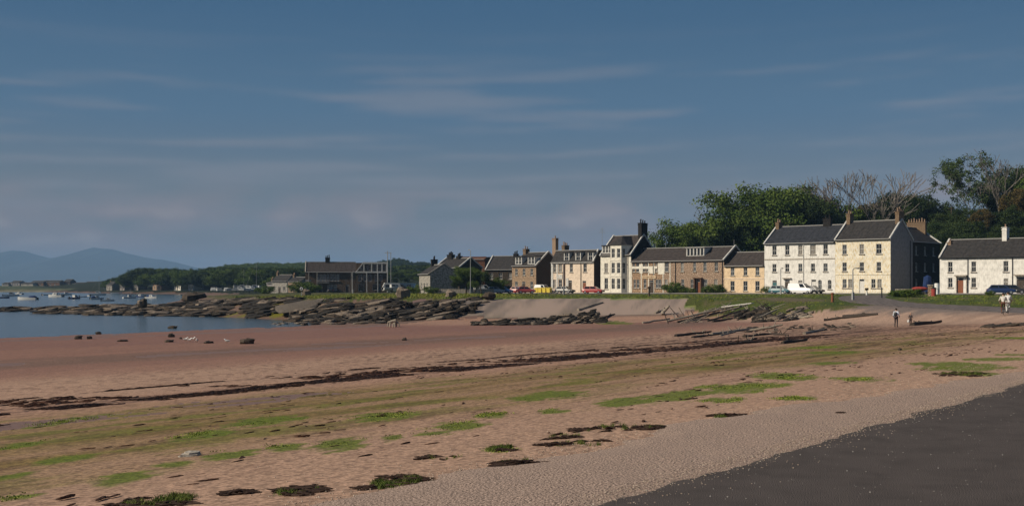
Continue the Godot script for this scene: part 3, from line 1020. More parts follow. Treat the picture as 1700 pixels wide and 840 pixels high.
func plinth(px: float) -> Vector3:
	return by_terrace(px, 0.0)

func build_terrace() -> void:
	var slot := func(s: float) -> Vector3:
		var p := Vector3(66.3 - 0.743 * s, 0, -200.0 - 0.669 * s)
		p.y = ground(p.x - 0.669, p.z + 0.743) + 0.15
		return p
	# three storey white tenement, left half
	var top := []
	for x in [2.1, 4.78, 7.47, 10.0, 12.5]:
		top.append([x, 7.1, 1.15 if x == 10.0 else 0.9, 1.75]); top.append([x, 3.95, 0.85, 1.5])
	top.append([7.47, 1.9, 0.9, 0.45])
	var h := house("white_tenement", "white three-storey tenement with a blue slate roof and two arched ground-floor windows", {
		"at": slot.call(24.8), "w": 14.35, "h": 9.25, "d": 9.4, "r": 12.5, "wall": "white_wall", "roof": "slate_blue", "win": top, "course": [6.3], "skews": [0],
		"arches": [[11.4, 0.75, 0.75, 1.7], [13.3, 0.75, 0.75, 1.7]], "doors": [[2.15, 0, 0.95, 2.35, "door_teal"], [4.78, 0, 1.05, 2.5, "door_dark"], [10.15, 0, 0.95, 2.5, "door_white"]],
		"chim": [[0.5, -4.7, 0.9, 0.7, 1.5, 2, "chimney", "pot", true], [10.6, -4.7, 1.3, 1.5, 0.9, 2, "soot", "soot"]], "pipes": [8.1], "pipe_m": "white_wall"})
	var mb := MB.new()
	mb.box(Vector3(4.78, 2.75, 0.18), Vector3(1.7, 0.16, 0.42))
	obj("door_hood", mb, M.stone_trim, h)
	# right half, stained cream
	var wn := []
	for x in [1.82, 5.09, 8.26]:
		wn.append([x, 6.95, 0.85 if x < 8 else 1.05, 1.75]); wn.append([x, 3.9, 0.85, 1.6])
	for x in [1.82, 2.9, 7.25, 8.4]: wn.append([x, 0.9, 0.8, 1.6])
	h = house("white_tenement", "cream tenement streaked with ochre stains whose windowless grey gable faces the lane", {
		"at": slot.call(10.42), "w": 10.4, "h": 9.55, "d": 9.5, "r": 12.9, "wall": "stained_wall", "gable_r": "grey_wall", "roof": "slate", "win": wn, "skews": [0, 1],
		"doors": [[5.1, 0, 0.95, 2.5, "door_white"]], "course": [3.35], "course_m": "stained_wall",
		"chim": [[0.6, -4.75, 1.5, 0.7, 1.6, 2, "chimney", "pot", true], [10.0, -4.75, 1.5, 0.7, 2.2, 5, "chimney", "pot", true]]})
	mb = MB.new()
	mb.cyl(Vector3(10.46, 0, -8.3), Vector3(10.46, 9.4, -8.3), 0.07, 6)
	obj("downpipe", mb, M.iron, h)
	# rear wing, in the shade of the lane
	wn = []
	for x in [3.4, 7.4, 11.4]:
		for y in [0.9, 3.9, 6.9]: wn.append([x, y, 0.9, 1.6])
	var org: Vector3 = slot.call(0.0)
	var back := Vector3(0.669, 0, -0.743)
	var along := Vector3(0.743, 0, 0.669)
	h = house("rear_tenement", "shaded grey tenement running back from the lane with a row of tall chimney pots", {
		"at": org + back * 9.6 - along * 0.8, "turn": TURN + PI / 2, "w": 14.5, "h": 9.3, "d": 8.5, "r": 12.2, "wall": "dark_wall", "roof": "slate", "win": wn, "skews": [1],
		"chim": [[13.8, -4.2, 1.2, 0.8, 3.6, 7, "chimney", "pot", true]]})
	# cream cottage with red framed window
	wn = []
	for x in [1.85, 4.7, 7.3]: wn.append([x, 3.35, 0.85, 1.6]); wn.append([x, 0.4, 0.95, 1.9])
	h = house("cream_house", "small cream two-storey house between the pub row and the white tenement", {
		"at": slot.call(33.6), "w": 8.75, "h": 5.2, "d": 8.0, "r": 7.8, "wall": "cream_wall", "roof": "slate_brown", "win": wn, "course": [2.75], "course_m": "pink_wall", "skews": []})
	# stone pub row
	wn = []
	for q in [[0.66, 0.6], [1.65, 0.8], [3.32, 0.7], [4.13, 0.7], [6.35, 0.6], [8.87, 0.95], [12.6, 0.7], [15.5, 0.65], [17.9, 0.75], [20.5, 0.75]]: wn.append([q[0], 4.3, q[1], 1.85])
	for q in [[0.9, 0.6], [1.75, 0.7], [3.5, 0.7], [6.5, 0.75], [7.25, 0.7], [8.75, 0.75], [12.7, 0.7], [14.9, 0.7], [18.1, 0.75], [20.4, 0.75]]: wn.append([q[0], 1.0, q[1], 1.75])
	h = house("stone_row", "long low pinkish stone row with wide white dormer and a pub sign board", {
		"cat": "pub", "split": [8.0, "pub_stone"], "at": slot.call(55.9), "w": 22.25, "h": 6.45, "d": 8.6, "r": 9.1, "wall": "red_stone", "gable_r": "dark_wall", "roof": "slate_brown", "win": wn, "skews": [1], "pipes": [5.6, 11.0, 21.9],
		"doors": [[5.1, 0, 0.95, 2.6, "door_dark"], [16.5, 0, 1.1, 2.6, "door_brown"]], "chim": [], "style": "bars"})
	mb = MB.new()
	mb.box(Vector3(3.3, 5.2, 0.025), Vector3(6.5, 0.5, 0.05)); mb.box(Vector3(5.2, 4.7, 0.022), Vector3(1.55, 1.5, 0.044)); mb.box(Vector3(2.5, 4.95, 0.02), Vector3(0.9, 1.9, 0.04)); mb.box(Vector3(7.55, 5.0, 0.022), Vector3(1.6, 2.4, 0.044))
	for q in [0.15, 2.6, 4.4, 5.7, 8.0, 9.7]: mb.box(Vector3(q, 3.2, 0.03), Vector3(0.18, 6.4, 0.06))
	obj("dressed_stone", mb, M.buff_wall, h)
	mb = MB.new()
	mb.box(Vector3(4.6, 3.25, 0.12), Vector3(3.3, 0.55, 0.1))
	var sign := obj("sign_board", mb, M.cream_wall, h)
	mb = MB.new()
	for k in 9: mb.box(Vector3(3.3 + k * 0.32, 3.25, 0.18), Vector3(0.2, 0.22 if k % 3 else 0.3, 0.02))
	obj("lettering", mb, M.brown_trim, sign)
	mb = MB.new()
	mb.box(Vector3(16.5, 3.0, 0.4), Vector3(1.9, 0.14, 0.8)); mb.box(Vector3(15.75, 1.5, 0.35), Vector3(0.25, 3.0, 0.5)); mb.box(Vector3(17.25, 1.5, 0.35), Vector3(0.25, 3.0, 0.5))
	obj("porch", mb, M.brown_trim, h)
	var dm := dormer(h, 14.8, 4.2, 7.2, 1.95, -1.3, 3.4, "trim", "plain", 5, "lead")
	mb = MB.new()
	for x in [5.65, 21.9, 3.2]: mb.cyl(Vector3(x, 9.2, -4.3), Vector3(x, 10.6, -4.3), 0.03, 5)
	obj("aerial", mb, M.galv, h)
	# tall white bay house
	wn = [[1.5, 4.25, 0.95, 2.0], [1.5, 0.8, 0.95, 2.3]]
	h = house("bay_house", "tall cream house with a three-storey window bay and a black chimney gable", {
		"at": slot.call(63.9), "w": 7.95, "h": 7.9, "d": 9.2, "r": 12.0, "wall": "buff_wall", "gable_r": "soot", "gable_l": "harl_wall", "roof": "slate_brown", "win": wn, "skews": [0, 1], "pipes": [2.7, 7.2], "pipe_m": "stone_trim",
		"chim": [[7.45, -4.9, 2.6, 0.9, 2.2, 3, "soot", "soot", true]]})
	dormer(h, 1.5, 2.6, 8.2, 1.85, -0.25, 2.8, "trim", "bars", 3)
	# the bay: five sided, three storeys, its own pointed roof
	mb = MB.new()
	var foot := [Vector2(3.0, 0.02), Vector2(3.5, 1.15), Vector2(6.3, 1.15), Vector2(6.85, 0.02)]
	var bay := MeshInstance3D.new()
	put(bay, "bay", h)
	for k in 3:
		var a := Vector3(foot[k].x, 0, foot[k].y)
		var b := Vector3(foot[k + 1].x, 0, foot[k + 1].y)
		var len := a.distance_to(b)
		var dir := (b - a) / len
		var turn := atan2(-dir.z, dir.x)
		mb.xf = Transform3D(Basis(Vector3.UP, turn), a)
		var holes := []
		var cols := 2 if k == 1 else 1
		for c in cols:
			for y in [0.8, 4.1, 7.35]:
				var ww := 0.85 if k == 1 else 0.7
				holes.append(Rect2(len * (c + 0.5) / cols - ww / 2, y, ww, 2.2 if y < 7 else 1.9))
		holed(mb, len, -1.0, 10.0, holes, 0.0, 0.18)
		for r in holes: # windows of the bay are parts of the house's bay
			var off := Basis(Vector3.UP, turn) * Vector3(r.position.x, r.position.y, 0)
			var km := window_meshes(r.size.x, r.size.y, "bars", "trim")
			part("window", km[0], bay, a + off, turn)
			part("window_pane", km[1], bay, a + off, turn)
	mb.xf = Transform3D()
	mb.quad(Vector3(3.0, 7.5, -2.2), Vector3(3.0, 7.5, 0), Vector3(3.0, 10, 0), Vector3(3.0, 10, -2.2)); mb.quad(Vector3(6.85, 7.5, 0), Vector3(6.85, 7.5, -2.2), Vector3(6.85, 10, -2.2), Vector3(6.85, 10, 0))
	for y in [3.5, 6.8, 10.0]:
		mb.prism(PackedVector2Array([Vector2(2.9, y - 0.09), Vector2(6.95, y - 0.09), Vector2(6.95, y + 0.09), Vector2(2.9, y + 0.09)]), 0.03, 0.1)
		mb.box(Vector3(4.9, y, 1.17), Vector3(2.9, 0.18, 0.14))
	bay.mesh = mb.mesh(M.buff_wall)
	mb = MB.new()
	var ap := Vector3(4.9, 12.0, -1.2)
	var er := [Vector3(2.8, 10, -1.5), Vector3(2.8, 10, 0.1), Vector3(3.4, 10, 1.4), Vector3(6.4, 10, 1.4), Vector3(7.0, 10, 0.1), Vector3(7.0, 10, -1.5)]
	for k in 5: mb.tri(er[k], er[k + 1], ap)
	mb.quad(er[0], ap, ap + Vector3(0, 0, -3.4), Vector3(2.8, 10, -3.5)); mb.quad(er[5], Vector3(7.0, 10, -3.5), ap + Vector3(0, 0, -3.4), ap)
	obj("bay_roof", mb, M.slate, h)
	# white house with three dormers
	wn = []
	for q in [[1.0, 0.75], [2.6, 1.0], [5.7, 0.85], [9.5, 0.95]]: wn.append([q[0], 4.5, q[1], 1.7])
	for q in [[0.95, 0.75], [2.6, 1.0]]: wn.append([q[0], 1.1, q[1], 1.8])
	h = house("dormer_house", "white and pink house with three white dormers in its steep slate roof", {
		"at": slot.call(77.6), "w": 11.9, "h": 6.6, "d": 8.5, "r": 9.2, "mansard": 1.0, "wall": "pink_wall", "gable_r": "dark_wall", "roof": "slate", "win": wn, "skews": [1], "pipes": [8.4],
		"doors": [[5.4, 0, 0.95, 2.7, "door_dark"], [9.3, 0, 1.0, 2.6, "door_brown"]], "course": [6.45], "course_m": "trim", "chim": [[0.6, -4.2, 1.2, 0.8, 1.6, 3, "chimney", "pot", true]]})
	for x in [4.3, 7.5, 10.9]: dormer(h, x, 1.5, 6.75, 2.1, -0.1, 2.0, "trim", "bars", 1)
	mb = MB.new()
	mb.box(Vector3(0.3, 3.2, 0.04), Vector3(0.55, 6.4, 0.08)); mb.box(Vector3(1.75, 3.2, 0.04), Vector3(0.4, 6.4, 0.08)); mb.box(Vector3(4.6, 1.6, 0.04), Vector3(0.7, 3.2, 0.08)); mb.box(Vector3(2.6, 3.5, 0.04), Vector3(1.2, 0.9, 0.07))
	obj("white_dressing", mb, M.trim, h)
	mb = MB.new()
	mb.box(Vector3(3.7, 3.2, 0.1), Vector3(0.45, 6.4, 0.2))
	obj("pilaster", mb, M.brown_trim, h)
	# brown stone house at the end
	wn = []
	for q in [[1.3, 0.8], [3.6, 0.8], [5.9, 0.8]]: wn.append([q[0], 3.9, q[1], 1.5])
	for q in [[1.3, 0.85], [5.9, 0.85]]: wn.append([q[0], 0.8, q[1], 1.7])
	h = house("brown_stone_house", "brown rubble-stone house at the left end of the terrace with tall brown chimney", {
		"at": slot.call(89.2), "w": 7.2, "h": 6.0, "d": 8.6, "r": 9.0, "wall": "brown_stone", "gable_r": "dark_wall", "roof": "slate", "win": wn, "skews": [1], "doors": [[3.5, 0, 1.0, 2.5, "door_dark"]], "course": [5.85],
		"chim": [[0.5, -4.3, 0.9, 0.8, 1.4, 2, "chimney", "pot", true], [6.6, -7.4, 3.3, 1.0, 1.0, 1, "pot"]]})
	dormer(h, 1.7, 2.0, 6.2, 2.0, -0.3, 2.6, "trim", "bars", 2)
	dormer(h, 5.5, 2.1, 6.2, 2.0, -0.3, 2.6, "trim", "bars", 2)
	# white cottage on the right
	wn = []
	for x in [1.8, 5.7, 10.9, 16.5]: wn.append([x, 3.55, 0.8, 1.75])
	for x in [1.8, 5.7, 16.5]: wn.append([x, 0.95, 0.8, 1.65])
	wn.append([10.9, 1.3, 0.75, 1.15])
	h = house("white_cottage", "long white two-storey cottage with brown door hoods on the right behind the green", {
		"cat": "cottage", "at": slot.call(-8.65), "w": 20.0, "h": 6.0, "d": 8.6, "r": 9.0, "wall": "white_wall", "roof": "slate", "win": wn, "skews": [0], "pipes": [4.75, 11.95], "gutter_m": "iron",
		"doors": [[3.45, 0, 1.15, 2.6, "door_brown"], [13.2, 0, 1.3, 2.7, "door_dark"]], "chim": [[9.4, -4.3, 1.9, 0.75, 1.3, 1, "white_wall", "pot"], [0.4, -3.6, -0.4, 0.6, 1.2, 1, "pot", "pot"]]})
	mb = MB.new()
	mb.box(Vector3(3.7, 2.95, 0.4), Vector3(1.95, 0.22, 0.8)); mb.box(Vector3(13.3, 3.0, 0.4), Vector3(2.0, 0.22, 0.8))
	for x in [2.85, 4.55]: mb.box(Vector3(x, 1.42, 0.08), Vector3(0.14, 2.84, 0.16))
	obj("door_hood", mb, M.stone_trim, h)

func at_ground(px: float, depth: float, dy := 0.0) -> Vector3:
	var p := stand(px, depth)
	p.y += dy
	return p

func build_left_houses() -> void:
	# grey gabled cottage
	var p := at_ground(737, 252)
	var turn := -1.22
	var a := Vector3(cos(turn), 0, -sin(turn))
	var f := Vector3(sin(turn), 0, cos(turn))
	var h := house("gable_cottage", "small grey cottage seen gable end on, beside the leafy garden trees", {
		"cat": "cottage", "at": p - a * 9.0 + f * 3.2, "turn": turn, "w": 9.0, "h": 4.3, "d": 6.4, "r": 6.3, "wall": "harl_wall", "gable_r": "harl_wall", "roof": "slate", "skews": [1], "skew_m": "stone_trim", "win": [[2, 1, 0.9, 1.4], [6.5, 1, 0.9, 1.4]], "doors": [[4.3, 0, 1.0, 2.3, "door_dark"]],
		"chim": [[1.2, -3.2, 1.3, 0.8, 1.4, 3, "soot", "soot"]]})
	# tall dark house stack behind it
	h = house("dark_house", "dark house with a cluster of chimneys behind the grey gabled cottage", {
		"at": at_ground(722, 285), "w": 8.5, "h": 6.2, "d": 8.0, "r": 8.5, "wall": "dark_wall", "roof": "slate", "win": [[2, 3.8, 0.9, 1.6], [5, 3.8, 0.9, 1.6]], "chim": [[1.6, -4, 1.0, 1.6, 1.2, 4, "soot", "soot"], [4.5, -4, 0.6, 1.0, 1.2, 3, "soot", "soot"]]})
	h = house("red_house", "tall flat-topped red-brown building rising behind the garden trees", {
		"cat": "building", "at": at_ground(762, 300), "turn": -0.25, "w": 7.0, "h": 8.7, "d": 9.0, "r": 9.3, "mansard": 1.0, "wall": "red_wall", "roof": "red_wall", "win": [[1.6, 5.4, 0.9, 1.7], [3.7, 5.4, 0.9, 1.7], [5.8, 5.4, 0.9, 1.7]], "skews": [], "ridge_m": "red_wall"})
	h = house("slate_house", "dark slate-roofed house between the red-brown building and the brown stone house", {
		"at": at_ground(806, 290), "turn": -0.4, "w": 9.5, "h": 5.8, "d": 9.0, "r": 9.2, "wall": "dark_wall", "roof": "slate", "win": [[1.6, 3.4, 0.9, 1.6], [4.2, 3.4, 0.9, 1.6], [6.8, 3.4, 0.9, 1.6]], "chim": [[6.5, -4.5, 0.6, 1.0, 1.2, 3, "soot", "soot"]]})
	# clubhouse with glazed upper floor
	turn = 0.15
	p = at_ground(506, 322, 0.1)
	var wn := []
	for x in [3.6, 4.5, 5.4, 6.3, 7.3, 8.2, 9.1]: wn.append([x, 3.2, 0.7, 1.9])
	for x in [6.6, 7.5, 8.5]: wn.append([x, 0.7, 0.7, 1.5])
	h = house("clubhouse", "long dark clubhouse with a brown roof, veranda posts and a white-framed glazed upper storey", {
		"cat": "clubhouse", "at": p, "turn": turn, "w": 14.2, "h": 5.7, "d": 8.0, "r": 8.5, "wall": "club_wall", "gable_l": "dark_wall", "roof": "slate_brown", "win": wn, "skews": [0], "skew_m": "stone_trim", "doors": [[11.8, 0, 1.0, 2.2, "door_dark"], [4.2, 0, 1.1, 2.3, "door_dark"]],
		"chim": [[6.2, -4, 1.3, 1.3, 0.9, 3, "soot", "soot"]], "pipes": []})
	for x in [1.0, 3.3, 12.9, 17.2, 20.3]:
		var pm := MB.new()
		pm.box(Vector3(x, 2.8, 0.75), Vector3(0.22, 5.6, 0.22))
		obj("post", pm, M.stone_trim if x < 13 else M.trim, h)
	var mb := MB.new()
	mb.box(Vector3(4.9, 2.75, 0.6), Vector3(3.6, 0.16, 1.2)); mb.box(Vector3(4.9, 3.6, 1.15), Vector3(3.6, 0.1, 0.06)); mb.box(Vector3(0.9, 3.3, 0.6), Vector3(1.6, 0.5, 0.1))
	for k in 12: mb.box(Vector3(3.2 + 0.31 * k, 3.2, 1.15), Vector3(0.05, 0.8, 0.05))
	obj("balcony", mb, M.lead, h)
	# glazed wing
	mb = MB.new()
	var holes := [Rect2(0.5, 3.1, 1.1, 1.9), Rect2(1.9, 3.1, 1.1, 1.9), Rect2(3.3, 3.1, 1.1, 1.9), Rect2(5.2, 3.1, 1.0, 1.9), Rect2(6.6, 3.1, 0.8, 1.9), Rect2(3.0, 6.3, 1.2, 1.5), Rect2(4.7, 5.95, 1.1, 2.0), Rect2(6.0, 5.95, 1.1, 2.0), Rect2(7.4, 6.2, 0.8, 1.6), Rect2(0.6, 0.3, 1.6, 2.2), Rect2(4.6, 0.6, 2.2, 1.8), Rect2(1.2, 6.2, 1.3, 1.3)]
	holed(mb, 8.6, -1.0, 8.4, holes)
	mb.quad(Vector3(8.6, -1, 0), Vector3(8.6, -1, -8), Vector3(8.6, 8.4, -8), Vector3(8.6, 8.4, 0))
	mb.quad(Vector3(0, 5.7, -8), Vector3(0, 5.7, 0), Vector3(0, 8.4, 0), Vector3(0, 8.4, -8))
	mb.quad(Vector3(0, 8.4, 0), Vector3(8.6, 8.4, 0), Vector3(8.6, 8.4, -8), Vector3(0, 8.4, -8))
	var wing := obj("wing", mb, M.club_wall, h)
	wing.position = Vector3(14.25, 0, 0.25)
	for r in holes:
		var k := window_meshes(r.size.x, r.size.y, "plain", "trim")
		part("window", k[0], wing, Vector3(r.position.x, r.position.y, 0))
		part("window_pane", k[1], wing, Vector3(r.position.x, r.position.y, 0))
	mb = MB.new()
	mb.bar(Vector3(14.0, 5.75, 0.5), Vector3(23.0, 5.75, 0.5), 0.3, 0.45); mb.bar(Vector3(16.0, 8.35, 0.4), Vector3(23.0, 8.35, 0.4), 0.4, 0.5); mb.bar(Vector3(14.2, 5.8, 0.4), Vector3(16.2, 8.35, 0.4), 0.25, 0.25)
	for x in [16.4, 18.6, 20.2, 21.5, 22.8]: mb.bar(Vector3(x, 5.8, 0.4), Vector3(x, 8.4, 0.4), 0.35, 0.3)
	obj("fascia", mb, M.trim, h)
	# cottages along the far shore under the wood
	var rows := [
		[182, 660, 6.5, 3.0, 5.0, "harl_wall", "tiny grey cottage at the left end of the wooded shore"],
		[203, 648, 5.0, 3.4, 4.6, "grey_wall", "narrow pale grey house left of the pink shore house"],
		[226, 636, 3.8, 2.6, 4.0, "harl_wall", "small stone hut just right of the narrow grey shore house"],
		[262, 620, 9.0, 3.6, 5.0, "red_stone", "pinkish stone house low on the wooded shore"],
		[295, 606, 6.4, 3.4, 4.8, "buff_wall", "buff cottage between the pink shore house and the white shed"],
		[317, 596, 4.8, 3.2, 3.7, "white_wall", "white flat-roofed shed on the shore below the wood"],
		[462, 400, 7.0, 4.0, 6.2, "harl_wall", "pale stone house with a dark gable left of the clubhouse"],
		[487, 385, 5.5, 3.6, 5.0, "red_stone", "pink stone cottage tucked beside the clubhouse"],
		[447, 410, 3.2, 3.6, 4.2, "grey_wall", "narrow grey stone store beside the pale stone house"]]
	for r in rows:
		var w: float = r[2]
		house("shore_cottage", r[6], {"cat": "cottage", "at": at_ground(r[0] - w * 0.35 * F / r[1], r[1], 0.1), "turn": -0.75 if r[0] < 400 else -0.5, "w": w, "h": r[3], "d": 5.5, "r": r[4], "wall": r[5], "roof": "slate", "skews": [],
			"win": [[w * 0.2, 0.9, 0.9, 1.3], [w * 0.8, 0.9, 0.9, 1.3]], "doors": [[w * 0.5, 0, 1.0, 2.1, "door_dark"]], "chim": [[0.5, -2.7, 0.9, 0.6, 0.9, 2, "chimney", "pot"]]})
	# the town across the water
	var town := [[8, 7, 5, "harl_wall", "low white building furthest left across the water"], [40, 22, 5, "harl_wall", "long grey building across the water, left part of the far town"], [62, 14, 7, "brown_trim", "reddish block in the middle of the far town"], [85, 20, 7.5, "brown_trim", "broad pinkish building right of the far town's middle"], [111, 7, 9, "dark_wall", "small dark tower of the far town"], [128, 16, 5, "grey_wall", "buff building right of the far dark tower"], [150, 12, 6, "grey_wall", "grey building nearest the wooded point"], [25, 10, 7, "grey_wall", "buff gabled building near the far town's left end"]]
	for r in town:
		var w: float = r[1]
		var q := at(r[0], 481, 1040)
		q.y = far_top(q.x, q.z) - 0.3
		house("town_building", r[4], {"cat": "building", "at": q - Vector3(w * 0.5, 0, 0), "turn": -0.3, "w": w, "h": r[2] * 0.5, "d": 8, "r": r[2] * 0.72, "wall": r[3], "roof": "slate", "skews": [], "win": [[w * 0.25, 1.0, 1.4, 1.6], [w * 0.5, 1.0, 1.4, 1.6], [w * 0.75, 1.0, 1.4, 1.6]]})

func far_top(x: float, z: float) -> float:
	var g := (-z - 690.0) / 520.0
	return SEA - 0.6 + 2.6 * smoothstep(0.0, 0.12, g) + 1.2 * smoothstep(0.2, 0.7, g)

func build_far_shore() -> void:
	var mb := MB.new()
	var nx := 120
	var nz := 30
	for zi in nz + 1:
		for xi in nx + 1:
			var x := lerpf(-760.0, -130.0, float(xi) / nx)
			var z := -690.0 - 520.0 * float(zi) / nz + 14.0 * n1.get_noise_1d(x * 0.4)
			var y := far_top(x, z) + 0.5 * n1.get_noise_2d(x * 2.0, z * 2.0)
			mb.v.append(Vector3(x, y, z)); mb.n.append(Vector3.UP)
			mb.c.append(mixc(L(0.3, 0.26, 0.17), L(0.08, 0.1, 0.04), smoothstep(0.02, 0.12, (-z - 690.0) / 520.0)))
	for zi in nz:
		for xi in nx:
			var q := zi * (nx + 1) + xi
			mb.i.append(q); mb.i.append(q + nx + 2); mb.i.append(q + 1)
			mb.i.append(q); mb.i.append(q + nx + 1); mb.i.append(q + nx + 2)
	smooth(mb)
	structure(obj("far_shore", mb, M.hill))
	ridge("mountains", [[-160, 446], [-90, 430], [-40, 422], [0, 419], [22, 415], [40, 417], [58, 424], [78, 429], [100, 427], [118, 421], [138, 416], [152, 411], [166, 413], [184, 414], [205, 420], [238, 427], [270, 431], [300, 437], [330, 444], [380, 458], [440, 470]], 9500.0, 1900.0, -6.0, L(0.07, 0.075, 0.06), 0.16, 4)
	var hills := [[[[560, 470], [600, 452], [630, 442], [655, 437], [668, 436], [684, 439], [705, 442], [730, 449], [790, 460], [860, 472]], 1150.0, 240.0], [[[300, 470], [360, 452], [400, 448], [440, 446], [480, 446], [520, 446], [560, 450], [600, 470]], 980.0, 160.0]]
	for k in 2:
		ridge("wooded_hill", hills[k][0], hills[k][1], hills[k][2], -3.0, L(0.04, 0.055, 0.022), 0.12, 8 + k)
		var xs := []
		var prof: Array = hills[k][0]
		for q in 260:
			var px := rng.randf_range(prof[0][0] + 12, prof[-1][0] - 12)
			var y := 472.0
			for e in prof.size() - 1:
				if px >= prof[e][0] and px <= prof[e + 1][0]: y = lerpf(prof[e][1], prof[e + 1][1], (px - prof[e][0]) / float(prof[e + 1][0] - prof[e][0]))
			var g := pow(rng.randf(), 1.5) * 0.8
			var x: float = (px - 850.0) / F * hills[k][1]
			var top: float = EYE - (y - HOR) / F * hills[k][1]
			var h := -3.0 + (top + 3.0) * pow(1.0 - g, 0.8)
			var s := rng.randf_range(0.7, 1.15)
			xs.append(Transform3D(Basis(Vector3.UP, rng.randf() * TAU).scaled(Vector3(s * 1.3, s, s * 1.3)), Vector3(x, h - 4.5 * s, -hills[k][1] + g * hills[k][2])))
		many("hill_wood", tree_kind("dark" if k == 0 else "broad", 1)[1], xs).set_meta("label", "wood on the far hill")

# ------------------------------------------------------------------ vehicles
func car(called: String, label: String, cat: String, at0: Vector3, turn: float, paint: String, van := false, group := "", len := 4.1) -> Node3D:
	var o := thing(called, label, cat, at0, turn, group)
	var hw := 0.84
	var hl := len / 2
	var y1 := 0.92 if not van else 1.05
	var top := 1.44 if not van else 1.85
	# lower body: cross sections along the car, rounded at nose and tail
	var mb := MB.new()
	var st := [[-hl, 0.45, 0.72, 0.62], [-hl + 0.12, 0.3, y1 - 0.06, 0.76], [-hl + 0.6, 0.24, y1, hw], [0.0, 0.24, y1, hw], [hl - 1.0, 0.24, y1 - 0.03, hw], [hl - 0.35, 0.28, y1 - 0.16, 0.8], [hl, 0.4, 0.66, 0.62]]
	for k in st.size() - 1:
		var a: Array = st[k]
		var b: Array = st[k + 1]
		var ra := [Vector3(a[0], a[1], a[3]), Vector3(a[0], (a[1] + a[2]) / 2, a[3] + 0.03), Vector3(a[0], a[2], a[3] - 0.1), Vector3(a[0], a[2] + 0.02, 0), Vector3(a[0], a[2], -a[3] + 0.1), Vector3(a[0], (a[1] + a[2]) / 2, -a[3] - 0.03), Vector3(a[0], a[1], -a[3])]
		var rb := [Vector3(b[0], b[1], b[3]), Vector3(b[0], (b[1] + b[2]) / 2, b[3] + 0.03), Vector3(b[0], b[2], b[3] - 0.1), Vector3(b[0], b[2] + 0.02, 0), Vector3(b[0], b[2], -b[3] + 0.1), Vector3(b[0], (b[1] + b[2]) / 2, -b[3] - 0.03), Vector3(b[0], b[1], -b[3])]
		for q in 6: mb.quad(ra[q], rb[q], rb[q + 1], ra[q + 1])
		mb.quad(ra[6], rb[6], rb[0], ra[0])
		if k == 0: mb.fan([ra[0], ra[1], ra[2], ra[3], ra[4], ra[5], ra[6]])
		if k == st.size() - 2: mb.fan([rb[6], rb[5], rb[4], rb[3], rb[2], rb[1], rb[0]])
	# cabin
	var c0 := -hl + 0.12 if van else -hl + 0.25
	var c1 := hl - 1.0
	var b4 := [Vector3(c0, y1 - 0.02, hw - 0.06), Vector3(c1, y1 - 0.05, hw - 0.06), Vector3(c1, y1 - 0.05, -hw + 0.06), Vector3(c0, y1 - 0.02, -hw + 0.06)]
	var t4 := [Vector3(c0 + (0.1 if van else 0.45), top, hw - 0.24), Vector3(c1 - 0.75, top, hw - 0.24), Vector3(c1 - 0.75, top, -hw + 0.24), Vector3(c0 + (0.1 if van else 0.45), top, -hw + 0.24)]
	mb.hexa(b4 + t4)
	obj("body", mb, M[paint], o)
	for k in 4: # windscreen, rear window and the side glass: thin panes just proud of the pillars
		if van and k == 3: continue
		var a: Vector3 = b4[k]; var b: Vector3 = b4[(k + 1) % 4]; var d: Vector3 = t4[(k + 1) % 4]; var e: Vector3 = t4[k]
		var panes := [[0.06, 0.48], [0.52, 0.94]] if k % 2 == 0 else [[0.08, 0.92]]
		if van and k % 2 == 0: panes = [[0.68, 0.94]] if k == 0 else [[0.06, 0.32]]
		for f in panes:
			var lo := 0.14
			var hi := 0.9
			var p0: Vector3 = a.lerp(b, f[0]).lerp(e.lerp(d, f[0]), lo)
			var p1: Vector3 = a.lerp(b, f[1]).lerp(e.lerp(d, f[1]), lo)
			var p2: Vector3 = a.lerp(b, f[1]).lerp(e.lerp(d, f[1]), hi)
			var p3: Vector3 = a.lerp(b, f[0]).lerp(e.lerp(d, f[0]), hi)
			var nn := (p1 - p0).cross(p2 - p0).normalized() * 0.012
			var g := MB.new()
			g.slab(p0 + nn, p1 + nn, p2 + nn, p3 + nn, 0.02)
			obj("window", g, M.glass, o)
	for x in [-hl + 0.78, hl - 0.82]:
		for z in [hw - 0.08, -hw + 0.08]:
			var w := MB.new()
			w.tube([Vector3(0, 0, -0.09), Vector3(0, 0, -0.05), Vector3(0, 0, 0.05), Vector3(0, 0, 0.09)], [0.26, 0.31, 0.31, 0.26], 16)
			var wo := obj("wheel", w, M.rubber, o)
			wo.position = Vector3(x, 0.31, z)
			var r := MB.new()
			r.tube([Vector3(0, 0, -0.1), Vector3(0, 0, 0.1)], [0.19, 0.19], 12)
			obj("rim", r, M.rim, wo)
	for z in [0.52, -0.52]:
		var l := MB.new()
		l.box(Vector3(hl - 0.06, 0.62, z), Vector3(0.12, 0.14, 0.3))
		obj("headlight", l, M.lamp_glass, o)
		l = MB.new()
		l.box(Vector3(-hl + 0.06, 0.68, z * 1.1), Vector3(0.12, 0.2, 0.2))
		obj("tail_light", l, M.lamp_red, o)
	for x in [-hl + 0.02, hl - 0.02]:
		var bp := MB.new()
		bp.box(Vector3(x, 0.42, 0), Vector3(0.14, 0.16, 1.4))
		obj("bumper", bp, M.rubber, o)
	return o

